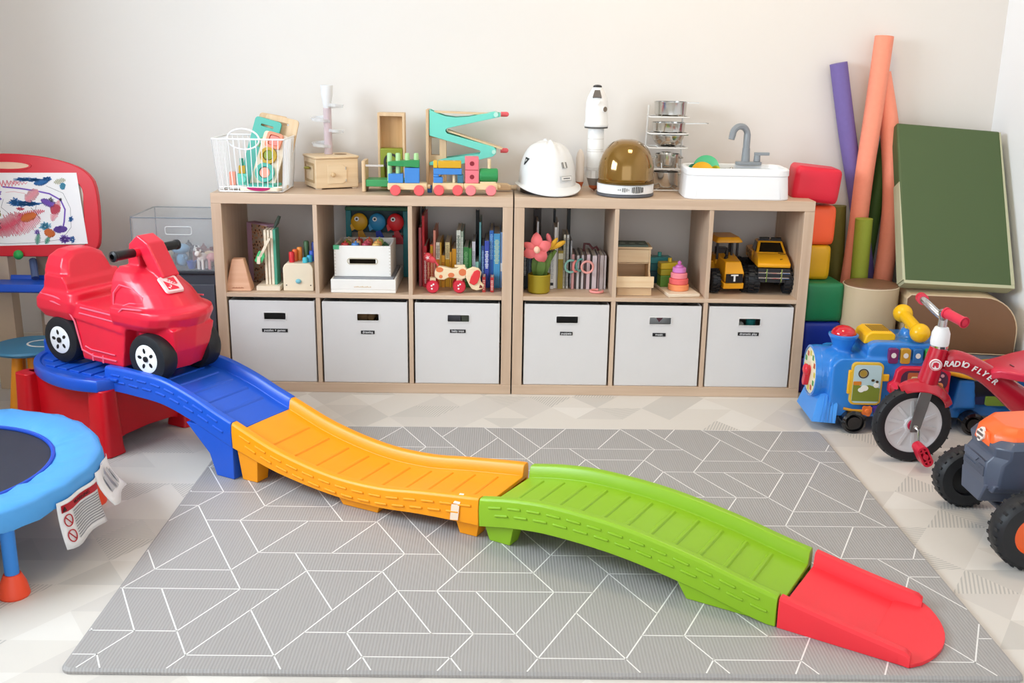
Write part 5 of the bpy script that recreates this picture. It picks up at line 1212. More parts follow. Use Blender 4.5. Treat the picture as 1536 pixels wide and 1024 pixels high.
# --- fourth compartment: flower pot, books, rings
X4 = cell_x(1, 0); G2 = 'books in the right shelf'; G3 = 'thin pale-edged books at the right of the fourth compartment'
def b4(zx): return X4+.002+(zx-95)*.000372
def h4(ty): return .262-(ty-250)*.000375
L4 = [(98, 128, 590, '#17181c', 'black book with white spine title behind the flower pot', .13, dict(title=(.4, .95, '#c9ccd2'))),
 (130, 150, 575, '#3a4654', 'dark slate book behind the flower pot stem', .14, {}), (152, 174, 570, '#8fa5bd', 'pale blue book behind the flower stem', .14, dict(title=(.3, .9, '#33445a'))),
 (176, 200, 575, '#2e3d52', 'dark blue book right of the pale blue one behind the flower', .14, {}), (202, 220, 580, '#6f8aa3', 'steel blue slim book behind the green leaves', .14, {}),
 (232, 252, 255, '#d9d9dc', 'tall white slim book rising behind the pink flower', .16, dict(band=[(.3, .6, '#2c2c33')])),
 (222, 230, 590, '#3a4a3c', 'dark green thin book hidden behind the flower stem', .15, {}), (256, 300, 560, '#2b2f33', 'charcoal book behind the pink flower', .16, {}), (302, 340, 600, '#39443a', 'dark olive book behind the right leaf', .15, {}),
 (345, 375, 600, '#cfd0c6', 'pale grey book right of the flower pot', .14, dict(title=(.2, .9, '#98a08c'))),
 (380, 414, 576, '#e9e8e6', 'white book with small black mark near its foot', .135, dict(band=[(.1, .18, '#222226')], title=(.3, .9, '#9a9a98'))),
 (416, 443, 306, '#eceae6', 'tallest wide white book in the middle of the fourth compartment', .15, {}), (445, 457, 252, '#d8d4cc', 'tall thin ivory book beside the tallest white book', .15, {}),
 (459, 512, 545, '#a08a1e', 'wide olive-gold book with a round silver mark', .14, dict(band=[(.78, .93, '#d8d2b8')])),
 (514, 536, 382, '#d9d5c4', 'tall cream book with dark pattern right of the olive book', .15, dict(title=(.05, .95, '#6b6a4c'))), (546, 570, 384, '#cfcfca', 'tall grey book with spotted spine left of the toy rings', .15, dict(title=(.05, .95, '#5f6058'))),
 (588, 606, 448, '#9a9aa0', 'thin grey book right of the spotted book', .16, dict(title=(.1, .9, '#d5d5d8')))]
for zx0, zx1, ty, c, lb, y0, ex in L4: book(b4(zx0), b4(zx1)-b4(zx0)-.0006, h4(ty), .14, c, lb, G2, y0, **ex)
book(b4(575), .012, .29, .05, '#121316', 'tall black book at the back of the fourth compartment', G2, .32); book(b4(425), .007, .285, .06, '#23262b', 'thin black book behind the tallest white book', G2, .31)
book(b4(208), .03, .288, .06, '#3a2f2a', 'dark brown book at the rear left of the fourth compartment', G2, .31)
posn = ['first', 'shaded gap drawn as the second', 'third', 'shaded gap drawn as the fourth', 'fifth', 'shaded gap drawn as the sixth', 'seventh', 'shaded gap drawn as the eighth', 'ninth', 'shaded gap drawn as the tenth', 'eleventh', 'twelfth']
LT = [(602, 630, '#d9a0a0'), (634, 652, '#4a3c38'), (655, 683, '#c9c4c6'), (686, 702, '#3f3836'), (704, 730, '#cdc3c4'), (733, 756, '#5a4644'), (759, 795, '#d9c0c4'), (798, 816, '#3c3432'), (818, 866, '#d8c9cc'), (872, 896, '#8a7474'), (899, 938, '#b8aaa8'), (942, 966, '#c9bfc0')]  # darker entries draw the shaded gaps between the pale books
for i, (a_, c_, hx) in enumerate(LT): book(b4(a_), b4(c_)-b4(a_)-.0008, .137-.002*(i % 3), .15, hx, posn[i]+' thin book from the left in the pale low row behind the toy rings', G3, .14+.004*(i % 2))
fp = thing('flower_pot', 'felt pink flower and yellow bud in an olive pot on the shelf', 'plant', (b4(255), .075, C0), 0)
b = B(); b.lathe([(.001, 0), (.036, 0), (.042, .006), (.0435, .07), (.041, .073), (.038, .07), (.037, .055), (.001, .055)], 36); obj('pot', b, mat('olive_pot', '#a08d1c', .5), fp)
GS = mat('stem_green', '#5d7a35', .6)
b = B(); b.tube([(.0, 0, .055), (.005, 0, .11), (-.003, -.01, .165)], [.014, .011, .008]); obj('stem', b, GS, fp)
b = B(); b.tube([(.02, 0, .055), (.03, 0, .11), (.06, -.005, .165)], [.008, .008, .007]); obj('stem', b, GS, fp)
def leafm(base, tip, w_, nm='leaf', m=None):
    b = B(); p0, p1 = Vector(base), Vector(tip); d = p1-p0; s_ = Vector((d.z, 0, -d.x)).normalized(); fr_ = Vector((0, -1, 0)); rings = []
    for i in range(9):
        t = i/8; w = w_*math.sin(PI*min(1, .12+.88*t))**.8+.0005; c = p0+d*t+fr_*.012*math.sin(PI*t)
        rings.append([tuple(c-s_*w), tuple(c+fr_*.004), tuple(c+s_*w), tuple(c-fr_*.002)])
    b.loft(rings); return obj(nm, b, m or GS, fp, ang=70)
leafm((-.012, .0, .06), (-.02, -.015, .15), .014); leafm((.012, 0, .06), (.045, -.01, .16), .012); leafm((.0, -.012, .06), (.012, -.02, .155), .016)
FP = mat('felt_pink', '#f2797c', .7, var=.08); FC = mat('felt_cream', '#f8c9ac', .7)
fc = Vector((-.012, -.035, .175))
for a_, l_, w_ in ((92, .062, .021), (20, .058, .022), (-58, .06, .024), (-150, .058, .022), (160, .056, .015)):
    d = Vector((math.cos(R(a_)), 0, math.sin(R(a_)))); s_ = Vector((-d.z, 0, d.x)); b = B(); rings = []
    for i in range(10):
        t = i/9; w = w_*math.sin(PI*min(1, .1+.9*t))**.65+.001; c = fc+d*(l_*t)+Vector((0, -.012*math.sin(PI*t)+.008*t, 0))
        rings.append([tuple(c-s_*w+Vector((0, .004, 0))), tuple(c+Vector((0, -.005, 0))), tuple(c+s_*w+Vector((0, .004, 0))), tuple(c+Vector((0, .004, 0)))])
    b.loft(rings); obj('petal', b, FP, fp, ang=70)
b = B(); b.tf(XF(fc, (0, -12, 0))).lathe([(.001, -.026), (.011, -.024), (.009, -.0), (.013, .0)], 16, ax='y'); b.ball((0, -.02, .0), (.012, .012, .014)); obj('flower_centre', b, FC, fp)
b = B(); b.tf(XF((.068, -.005, .185), (0, 62, 0))).ball((0, 0, 0), (.011, .011, .034), 14, 10); b.tf(XF((.05, -.01, .19), (0, 35, 0))).ball((0, 0, 0), (.009, .008, .03), 12, 8); obj('yellow_bud', b, mat('felt_yellow', '#dda52a', .7), fp)
b = B(); b.tf(XF((.035, .0, .205), (0, -15, 0))).ball((0, 0, 0), (.01, .008, .026), 12, 8); obj('pink_bud', b, FP, fp)
def ring(x, y, z, r, c, lb, a0=0, a1=360, rz=0, tilt=0):
    b = B(); b.torus((0, 0, 0), r, .0045, 'y', 32, 8, a0, a1); o = obj('link_ring', b, plastic(c, .4)); o.location = (x, y, z); o.rotation_euler = (R(tilt), 0, R(rz)); return tag(o, lb, 'toy ring', 'toy link rings')
ring(b4(760), .115, C0+.093, .0225, '#f0a39a', 'whole pink link ring leaning on the pale low books'); ring(b4(645), .122, C0+.095, .0215, '#ec8a86', 'pink open link ring left of the whole pink ring', 100, 320, 55)
ring(b4(590), .122, C0+.094, .0235, '#8fc9bd', 'teal link ring farthest left on the books', 60, 330, 15); ring(b4(690), .128, C0+.098, .022, '#6fb0a8', 'teal link ring half hidden behind the whole pink ring', 70, 300, 35)
ring(b4(858), .085, C0+.0054, .0245, '#f29c97', 'pink link ring lying flat on the shelf before the books', 0, 300, 10, 90)
b = B(); b.tube([(b4(735), .2, C0+.141), (b4(740), .2, C0+.17), (b4(790), .2, C0+.168), (b4(830), .2, C0+.15), (b4(870), .2, C0+.158), (b4(890), .2, C0+.143)], .005); tag(obj('cord_loop', b, plastic('#5a2a2e', .5)), 'dark red looped cord on top of the pale low books', 'cord')

# --- fifth compartment: stepped wooden toy and stacking toy
st5 = thing('wooden_drawer_steps', 'pale wooden stepped drawer toy in the fifth compartment', 'toy', (cell_x(1, 1)+.076, .13, C0), 0)
b = B(); b.box(-.07, .062, -.05, .06, .022, .025); 
for x in (-.07, .055): b.prism([(-.09, 0), (.07, 0), (.07, .17), (-.035, .17), (-.035, .085), (-.05, .07), (-.09, .06)], 'x', x, x+.007)
b.box(-.063, .055, .063, .07, 0, .17); b.box(-.063, .055, -.03, .063, .112, .116); obj('case', b, WOODL, st5, bevel=.001)
b = B(); b.box(-.072, .066, -.04, .072, .1702, .178); obj('top_board', b, WOODL, st5, bevel=.001)
b = B(); b.box(-.068, .05, -.036, .058, .1782, .186); obj('dark_slate', b, mat('slate_green', '#4c5a50', .5), st5)
b = B()
for i in range(3): b.prism(ell(.012, .007, 12, -.045+i*.037, .0), 'z', .186, .1866)
obj('printed_leaf', b, plastic('#8fa08a'), st5)
b = B(); b.box(-.0625, .0545, -.034, -.026, .118, .168); obj('drawer_front', b, wood('drawer_birch', '#e2bf94', '#ecd0a8', 'X'), st5)
b = B(); b.box(-.074, .0685, -.105, -.097, .034, .076); b.box(-.0625, .0545, -.097, .05, .034, .04); obj('drawer_front', b, wood('drawer_birch', '#e2bf94', '#ecd0a8', 'X'), st5)
b = B(); b.box(-.066, .062, -.094, -.088, .001, .031); obj('base_board', b, wood('drawer_birch2', '#d5b084', '#e0c098', 'X'), st5)
b = B(); b.cyl((.062, .0, .14), (.07, 0, .14), .0035); obj('knob', b, plastic('#5a4632'), st5)
ss = thing('stacking_ring_tower', 'pink and orange stacking tower on a wooden board with yellow and teal towers behind', 'stacking toy', (.637, .155, C0), 8)
b = B(); b.box(-.062, .062, -.135, .14, 0, .012); obj('base_board', b, WOODP, ss, bevel=.002)
yy = -.055; z = .0122
for r_, h_, c, sq in ((.040, .024, '#f79a66', 0), (.037, .022, '#ee6a6a', 0), (.032, .022, '#f58f9a', 0), (.026, .021, '#d982c8', 0)):
    b = B(); b.lathe([(.001, z), (r_-.003, z), (r_, z+.003), (r_, z+h_-.003), (r_-.003, z+h_-.0003), (.001, z+h_-.0003)], 32, (0, yy, 0)); plab(obj('stacking_disc', b, plastic(c, .4), ss), {'#f79a66': 'orange bottom disc', '#ee6a6a': 'coral disc', '#f58f9a': 'pink disc', '#d982c8': 'lilac top disc'}[c]); z += h_
b = B(); b.lathe([(.001, z), (.016, z), (.013, z+.008), (.006, z+.01), (.008, z+.018), (.004, z+.024), (.001, z+.025)], 20, (0, yy, 0)); obj('top_knob', b, plastic('#d071bd', .4), ss)
for px_, y0, w_, hs, lab in ((-.016, .02, .042, (('#5f8f3a', .045), ('#a9a02a', .025), ('#d3b52a', .025)), 'yellow'), (-.038, .09, .044, (('#1f4a52', .05), ('#2a6a70', .03), ('#3c8f92', .025)), 'teal')):
    z = .0122
    for c, h_ in hs: b = B(); b.box(px_-w_, px_+w_, y0-.025, y0+.025, z, z+h_-.0004); obj('square_block', b, plastic(c, .4), ss, bevel=.003); z += h_
    b = B(); b.cyl((px_, y0, z), (px_, y0, z+.016), .008); obj('post_top', b, plastic('#e0c23a' if lab == 'yellow' else '#3fa59a', .4), ss)

# --- sixth compartment: yellow tractor and monster pick-up
TY = mat('toy_yellow', '#f0a81a', .3, var=.02); TK = plastic('#1a1a1d', .3)
def knobby(w_, x, y, z, r, th, par):
    b = B(); b.lathe([(r*.45, -th/2), (r*.82, -th/2), (r*.9, -th*.36), (r*.9, th*.36), (r*.82, th/2), (r*.45, th/2), (r*.4, th*.2), (r*.4, -th*.2)], 28, (x, y, z), 'x')
    for k in range(16):
        a_ = 2*PI*k/16
        for sx in (-1, 1):
            b.tf(Matrix.Translation((x+sx*th*.24, y, z)) @ Matrix.Rotation(a_+(.12 if sx > 0 else -.07), 4, 'X') @ Matrix.Translation((0, 0, r*.92))).box(-th*.22, th*.22, -r*.07, r*.07, -r*.08, r*.08)
    b.tf(); wo = obj('wheel', b, RUBBER, par)
    b = B(); b.lathe([(.001, -th*.35), (r*.4, -th*.35), (r*.46, -th*.48), (r*.46, th*.48), (r*.4, th*.35), (.001, th*.35)], 20, (x, y, z), 'x'); obj('rim', b, TK if w_ else TY, wo)
tk = thing('toy_tractor', 'yellow toy tractor with cab and white T on its grille in the rightmost compartment', 'toy vehicle', (.842, .185, C0), 6)
b = B(); b.loft([[(-.036, -.105, .05), (.036, -.105, .05), (.036, .03, .05), (-.036, .03, .05)], [(-.038, -.112, .085), (.038, -.112, .085), (.04, .03, .09), (-.04, .03, .09)], [(-.03, -.088, .125), (.03, -.088, .125), (.036, .03, .14), (-.036, .03, .14)]]); b.loft([[(-.04, -.108, .022), (.04, -.108, .022), (.04, .0, .03), (-.04, .0, .03)], [(-.04, -.112, .045), (.04, -.112, .045), (.04, .0, .055), (-.04, .0, .055)]]); obj('hood', b, TY, tk, bevel=.003)
b = B(); b.box(-.033, .033, -.1145, -.11, .048, .082); gr = obj('grille', b, TK, tk)
text('lettering', 'T', .036, WHITE, gr, (0, -.1148, .065), (90, 0, 0), .0006, 1.25, 0, .0012)
b = B(); b.loft([[(-.045, -.0, .1), (.045, -.0, .1), (.05, .1, .1), (-.05, .1, .1)], [(-.042, .0, .13), (.042, .0, .13), (.046, .1, .13), (-.046, .1, .13)]]); b.box(-.06, -.036, .02, .11, .07, .11); b.box(.036, .06, .02, .11, .07, .11); obj('cab_base', b, TY, tk, bevel=.004)
for x, y in ((-.04, -.005), (.04, -.005), (-.04, .09), (.04, .09), (.018, -.005)):
    b = B(); b.box(x-.004, x+.004, y-.004, y+.004, .12, .192); obj('cab_post', b, TK, tk)
b = B(); b.loft([[(x, y, z) for x, y in rrect(w_, d_, .01, 3, 0, .04)] for z, w_, d_ in ((.188, .108, .14), (.193, .108, .14), (.209, .085, .12))]); obj('cab_roof', b, TY, tk, bevel=.002)
b = B(); b.cyl((-.012, -.04, .13), (-.012, -.04, .165), .006); b.tube([(-.022, -.05, .128), (-.012, -.04, .142), (-.014, -.03, .15)], .006); obj('exhaust', b, TK, tk); b = B(); b.box(-.03, .01, .02, .06, .13, .16); obj('seat', b, TK, tk)
for sx in (-1, 1): knobby(1, sx*.064, -.06, .047, .047, .034, tk); knobby(1, sx*.066, .075, .058, .058, .04, tk)
mt_ = thing('monster_pickup', 'black and yellow toy monster pick-up truck with huge tyres in the rightmost compartment', 'toy vehicle', (1.012, .195, C0), -4)
b = B(); b.loft([[(-.062, -.125, .108), (.062, -.125, .108), (.066, .0, .108), (-.066, .0, .108)], [(-.062, -.128, .122), (.062, -.128, .122), (.066, .0, .122), (-.066, .0, .122)], [(-.056, -.085, .148), (.056, -.085, .148), (.06, .0, .155), (-.06, .0, .155)]]); b.loft([[(-.066, 0, .108), (.066, 0, .108), (.066, .15, .108), (-.066, .15, .108)], [(-.066, 0, .15), (.066, 0, .15), (.066, .15, .15), (-.066, .15, .15)]]); obj('truck_body', b, TY, mt_, bevel=.004)
b = B(); b.loft([[(-.058, -.045, .15), (.058, -.045, .15), (.06, .06, .15), (-.06, .06, .15)], [(-.046, -.005, .192), (.046, -.005, .192), (.048, .055, .192), (-.048, .055, .192)]]); obj('cab', b, TY, mt_, bevel=.003)
b = B(); b.loft([[(-.047, -.0425, .155), (.047, -.0425, .155), (.047, -.04, .155), (-.047, -.04, .155)], [(-.038, -.0105, .187), (.038, -.0105, .187), (.038, -.007, .187), (-.038, -.007, .187)]]); obj('windscreen', b, plastic('#17150f', .1), mt_)
b = B()
for sx in (-1, 1): b.loft([[(sx*.0595, -.03, .155), (sx*.0595, .05, .155), (sx*.057, .05, .155), (sx*.057, -.03, .155)], [(sx*.0505, .0, .187), (sx*.0515, .045, .187), (sx*.049, .045, .187), (sx*.049, .0, .187)]])
obj('side_windows', b, plastic('#17150f', .1), mt_)
b = B(); b.box(-.045, .045, .0, .012, .192, .196); b.cyl((-.042, .004, .2), (-.004, .004, .2), .0055); b.cyl((.004, .004, .2), (.042, .004, .2), .0055); obj('light_bar', b, TK, mt_)
b = B(); b.box(-.06, .06, -.131, -.12, .065, .106); b.box(-.05, .05, -.12, .14, .05, .1); obj('chassis', b, plastic('#232327', .3), mt_)
b = B(); b.tube([(-.06, -.135, .09), (.06, -.135, .09)], .003, 6); b.tube([(-.058, -.135, .07), (.058, -.135, .07)], .003, 6)
for x in (-.028, .028): b.tube([(x, -.135, .055), (x, -.136, .105)], .0035, 6)
obj('bull_bar', b, CHROME, mt_)
b = B()
for sx in (-1, 1): b.tube([(sx*.05, -.09, .11), (sx*.066, -.09, .1)], .004)
for i in range(5): b.tf(XF((.035+.006*(i % 2), -.1+.012*i, .1375+.004*i), (38, 0, 20))).box(-.012, .012, -.0012, .0012, -.0005, .0012)
b.tf(); obj('bonnet_mark', b, TK, mt_)
b = B()
for i in range(6): b.box(-.0668, -.066, .01+i*.02, .02+i*.02, .112+(i % 2)*.012, .135+(i % 2)*.01)
obj('side_marks', b, plastic('#6b4d12', .4), mt_)
for sx in (-1, 1): knobby(1, sx*.069, -.075, .053, .053, .045, mt_); knobby(1, sx*.069, .095, .053, .053, .045, mt_)
# ================================================================== right side: foam shapes, noodles, ride-ons
def foam_block(label, hexc, x, y, z, w_, d_, h_, rot=(0, 0, 0), name='foam_block'):
    b = B(); b.cbox((0, 0, h_/2), (w_, d_, h_))
    # soft puffed faces: a finely cut box pushed out slightly
    N = 8; b = B(); vs = {}; 
    def V(i, j, k):
        x_, y_, z_ = (i/N-.5), (j/N-.5), (k/N-.5)
        px_ = .012*(1-(2*y_)**4)*(1-(2*z_)**4); py_ = .012*(1-(2*x_)**4)*(1-(2*z_)**4)
        sx_ = (1 if i == N else -1 if i == 0 else 0); sy_ = (1 if j == N else -1 if j == 0 else 0)
        return (x_*w_+sx_*px_*.5, y_*d_+sy_*py_*.5, (z_+.5)*h_)
    keys = [(i, j, k) for i in range(N+1) for j in range(N+1) for k in range(N+1) if 0 in (i, j, k) or N in (i, j, k)]
    idx = {q: n for n, q in enumerate(keys)}; fs = []
    for u in range(N):
        for v_ in range(N):
            for c in (0, N):
                fs.append([idx[(c, u, v_)], idx[(c, u+1, v_)], idx[(c, u+1, v_+1)], idx[(c, u, v_+1)]])
                fs.append([idx[(u, c, v_)], idx[(u+1, c, v_)], idx[(u+1, c, v_+1)], idx[(u, c, v_+1)]])
                fs.append([idx[(u, v_, c)], idx[(u+1, v_, c)], idx[(u+1, v_+1, c)], idx[(u, v_+1, c)]])
    b.add([V(*q) for q in keys], fs)
    o = obj(name, b, mat('vinyl_'+hexc.strip('#'), hexc, .42, var=.03, bump=.08, bscale=60), bevel=.014, seg=4, ang=50)
    o.location = (x, y, z); o.rotation_euler = [R(a) for a in rot]
    return tag(o, label, 'foam block', 'stack of foam blocks')
bs_ = .144
foam_block('purple foam block at the bottom of the stack beside the shelf', '#3a1f7c', 1.206, .135, .001, .146, .146, .1435)
foam_block('blue foam block second from the bottom of the stack', '#16309a', 1.208, .135, .146, .146, .146, .143)
foam_block('green foam block in the middle of the stack', '#1d7a4c', 1.203, .135, .291, .148, .15, .152, (0, 0, 3))
foam_block('golden yellow foam block under the orange one', '#d9a413', 1.178, .185, .4445, .108, .13, .136)
foam_block('orange foam block just below the red one', '#ff6436', 1.181, .185, .582, .114, .13, .150)
foam_block('red foam block tilted on top of the stack, partly over the shelf end', '#dc2038', 1.148, .172, .748, .168, .15, .132, (0, 5.5, -4))

def noodle(label, hexc, pts, r, name='pool_noodle'):
    P = [Vector(p) for p in pts]; out = []
    n = 28
    for i in range(n+1):           # smooth polyline (Catmull-Rom)
        t = i/n*(len(P)-1); k = min(int(t), len(P)-2); u = t-k
        p0 = P[max(k-1, 0)]; p1 = P[k]; p2 = P[k+1]; p3 = P[min(k+2, len(P)-1)]
        out.append(tuple(.5*((2*p1)+(p2-p0)*u+(2*p0-5*p1+4*p2-p3)*u*u+(3*p1-p0-3*p2+p3)*u**3)))
    b = B(); b.tube(out, r, 20)
    o = obj(name, b, mat('noodle_'+hexc.strip('#'), hexc, .7, var=.06, scale=60, bump=.25, bscale=260)); 
    return tag(o, label, 'pool noodle', 'pool noodles in the corner')
noodle('purple pool noodle leaning against the wall, leftmost of the long ones', '#7767a8', [(1.267, .362, 1.26), (1.328, .361, .991), (1.396, .36, .726), (1.47, .358, .382), (1.54, .35, .02)], .034)
noodle('long peach pool noodle, tallest of all, crossing in front of the others', '#fd9a7e', [(1.430, .345, 1.363), (1.414, .325, 1.123), (1.392, .298, .84), (1.385, .292, .63), (1.372, .288, .395), (1.35, .285, .02)], .036)
noodle('second peach pool noodle curving down on the right beside the green cushion', '#fd9a7e', [(1.44, .366, 1.224), (1.492, .345, .997), (1.516, .312, .76), (1.515, .292, .58), (1.503, .28, .396), (1.485, .28, .02)], .0375)
noodle('short lime green pool noodle standing between the two peach ones', '#9aa83a', [(1.383, .2225, .672), (1.387, .2205, .41), (1.392, .219, .02)], .0335)
noodle('dark green pool noodle glimpsed behind the peach ones', '#3d5a1f', [(1.50, .377, .98), (1.475, .374, .7), (1.43, .37, .02)], .03)
noodle('olive tube leaning behind the lime one near the yellow block', '#6f6a2a', [(1.322, .372, .70), (1.337, .37, .4), (1.355, .368, .02)], .035)  # olive tube fills the olive patch behind the lime noodle

BEI = mat('vinyl_beige', '#c9b493', .45, var=.03, bump=.08, bscale=60); BRN = mat('vinyl_brown', '#7d5d45', .45, var=.03, bump=.08, bscale=60)
cy = thing('foam_cylinder', 'beige upright foam cylinder with brown top in the right corner', 'foam shape', (1.385, .075, .001), 0)
b = B(); b.lathe([(.001, 0), (.098, 0), (.105, .006), (.105, .434), (.102, .438), (.001, .438)], 40); obj('side', b, BEI, cy)
b = B(); b.lathe([(.001, .4382), (.101, .4382), (.0985, .4425), (.001, .445)], 40); obj('top_pad', b, BRN, cy)
b = B(); b.torus((0, 0, .437), .1035, .0022, n=48, k=6); obj('piping', b, plastic('#dccbb0', .5), cy)
# grey slab, brown arch block and green cushion (slightly turned, right end nearer)
ang2 = -7.5
sl_ = thing('foam_slab', 'pale blue-grey foam slab under the brown foam block', 'foam shape', (1.702, .05, .001), ang2)
b = B(); b.box(-.20, .19, -.115, .12, 0, .205); obj('slab', b, mat('vinyl_greyblue', '#98a5b5', .45, var=.03, bump=.08, bscale=60), sl_, bevel=.008)
br = thing('foam_arch_block', 'brown foam block with rounded corner and beige sides under the green cushion', 'foam shape', (1.702, .05, .2075), ang2)
op = [(-.205, 0), (.205, 0), (.205, .07)]+[(.205-.13+.13*math.cos(R(a)), .085+.135*math.sin(R(a))) for a in range(0, 91, 10)]+[(-.19, .22), (-.205, .205)]
b = B(); b.prism(op, 'y', -.115, .115); obj('block', b, BEI, br, bevel=.004)
b = B(); b.prism([(x*.985, .004+z*.975) for x, z in op], 'y', -.1185, -.115); obj('front_face', b, BRN, br, bevel=.002)
b = B(); b.tube([(x*.995, -.117, .001+z*.99) for x, z in op], .0025, 6, True); obj('piping', b, plastic('#d2bd9e', .5), br)
gc = thing('foam_cushion', 'large olive green foam cushion leaning upright against the back wall', 'cushion', (1.672, .0, .4462), rot=(-28, 1.8, -2.5)); gc.scale = (1, 1, 1.015)
GV = mat('vinyl_green', '#4b5e38', .5, var=.05, scale=3, bump=.1, bscale=60)
b = B(); b.loft([[(-w_/2-.012*t, y, z) for w_, t in ()] for y, z in ()]) if False else None
b.prism([(-.195, 0), (.215, 0), (.19, .625), (-.21, .64)], 'y', -.03, .035); obj('cushion', b, GV, gc, bevel=.008, seg=3)
b = B(); b.prism([(-.1965, -.0005), (.217, -.0005), (.217, .012), (-.1965, .012)], 'y', -.031, .036); b.prism([(.2035, .012), (.217, .012), (.1915, .62), (.186, .62)], 'y', -.0315, .036); b.prism([(-.2015, .012), (-.190, .012), (-.203, .40), (-.2055, .40)], 'y', -.029, .036); obj('beige_edge', b, plastic('#bdbd9c', .5), gc, bevel=.004)

# ------------------------------------------------------------------ blue activity train
TRB = mat('train_blue', '#2f82d8', .22, var=.03, coat=.3); TRD = mat('train_dark_blue', '#1659a8', .25, var=.03, coat=.2)
at = thing('activity_train', 'blue ride-on activity train with red lamp, yellow handlebar and busy front panels', 'ride-on train', (1.072, -.36, 0), rz=-2)
# local: x runs back from the nose, y=0 is the near side (negative y towards the room)
b = B()
def rr_xz(x0, x1, z0, z1, r): return rrect(x1-x0, z1-z0, r, 5, (x0+x1)/2, (z0+z1)/2)
b.prism(rr_xz(.05, .46, .055, .275, .04), 'y', .0, .225)                      # engine body
b.cyl((.015, .112, .195), (.12, .112, .195), .098, n=36)                       # boiler nose
b.prism(rr_xz(.17, .45, .255, .335, .036), 'y', .01, .215)                      # top tank
b.lathe([(.03, .27), (.032, .29), (.045, .325), (.052, .335), (.05, .343), (.03, .343), (.001, .343)], 28, (.105, .095, 0))
b.lathe([(.04, .32), (.034, .34), (.026, .362), (.02, .366), (.001, .366)], 24, (.34, .115, 0))
b.prism([(.40, .05), (.52, .05), (.52, .075), (.47, .09), (.45, .22), (.40, .22)], 'y', .02, .205)
b.box(.45, .86, .03, .195, .055, .105)                                           # rear deck
b.prism([(.485, .09), (.57, .09), (.555, .20), (.50, .20)], 'y', .01, .215)         # seat pillar
b.prism([(.68, .09), (.80, .09), (.78, .20), (.70, .20)], 'y', .03, .195)
obj('body', b, TRB, at, remesh=.0048, soften=5)
b = B(); b.loft([[(-.005, .0, .032), (.075, -.015, .032), (.075, .24, .032), (-.005, .225, .032)], [(.012, .02, .10), (.08, -.006, .10), (.08, .23, .10), (.012, .205, .10)], [(.035, .05, .135), (.075, .02, .135), (.075, .205, .135), (.035, .175, .135)]])
for i in range(5): b.tube([(.02+i*.013, -.0135+.001*i*0, .036), (.03+i*.011, .0, .105), (.038+i*.009, .018, .13)], .0022, 5)
obj('cow_catcher', b, plastic('#3f93e6', .3), at, bevel=.006)
b = B(); b.lathe([(.001, -.004), (.084, -.004), (.09, .0), (.09, .012), (.001, .012)], 36, (.006, .112, .195), 'x'); nf = obj('clock_face', b, plastic('#f0e6c4', .35), at)
b = B(); b.lathe([(.088, -.006), (.096, -.004), (.098, .014), (.088, .014)], 36, (.006, .112, .195), 'x'); obj('clock_rim', b, TRB, nf)
b = B()
for k in range(12):
    a_ = 2*PI*k/12; b.tf(Matrix.Translation((.0008, .112+.066*math.sin(a_), .195+.066*math.cos(a_)))); b.mt(k % 3).box(-.0006, .002, -.008, .008, -.009, .009)
b.tf(); obj('clock_marks', b, [plastic('#d3c24a', .4), plastic('#c2562f', .4), plastic('#4f9a58', .4)], nf)
b = B(); b.tf(XF((-.004, .112, .195), (18, 0, 0))).prism(rrect(.03, .085, .014, 5, 0, -.022), 'x', -.012, .006); b.ball((-.008, 0, .004), (.012, .022, .022)); obj('red_pointer', b, plastic('#d92a3c', .3), nf, bevel=.002)
b = B(); b.ball((.105, .095, .343), (.044, .044, .033), 24, 14); obj('red_lamp', b, mat('lamp_red', '#d0182c', .1, coat=.6), at)
b = B(); b.lathe([(.045, .334), (.0525, .338), (.0525, .343), (.045, .345)], 28, (.105, .095, 0)); obj('lamp_rim', b, TRB, at)
b = B(); b.prism([(.165, .318), (.275, .332), (.275, .353), (.262, .364), (.19, .364), (.172, .352)], 'y', .05, .175); yb = obj('yellow_bar', b, plastic('#f2bb1b', .3), at, bevel=.006)
b = B()
for i in range(9): b.box(.195+i*.0075, .2+i*.0075, .07, .155, .3638, .3648)
obj('grille_slots', b, plastic('#8a6a12', .4), yb)
b = B(); b.tf(XF((.345, .115, .385), (0, 0, 0))); b.cyl((.0, .085, .012), (.0, -.085, -.012), .0215, .0215); b.ball((0, .09, .013), .035); b.ball((0, -.095, -.013), .035); b.cyl((0, 0, -.03), (0, 0, 0), .02); obj('handlebar', b, plastic('#f4bd14', .25), at); at.children[-1].rotation_euler = (0, 0, 0)
# piano keys on the tank
for i, c in enumerate(('#7a2f63', '#c9962f', '#2f6fb0', '#4aa845', '#5a4fa0')):
    b = B(); b.prism(rr_xz(.238+i*.042, .272+i*.042, .262, .318, .008), 'y', -.006, .014); kk = obj('piano_key', b, plastic(c, .3), at, bevel=.002)
    b = B(); b.prism(ell(.009, .010, 10, .255+i*.042, .293), 'y', -.0068, -.0055); obj('key_picture', b, plastic('#e9e4dc', .4), kk)
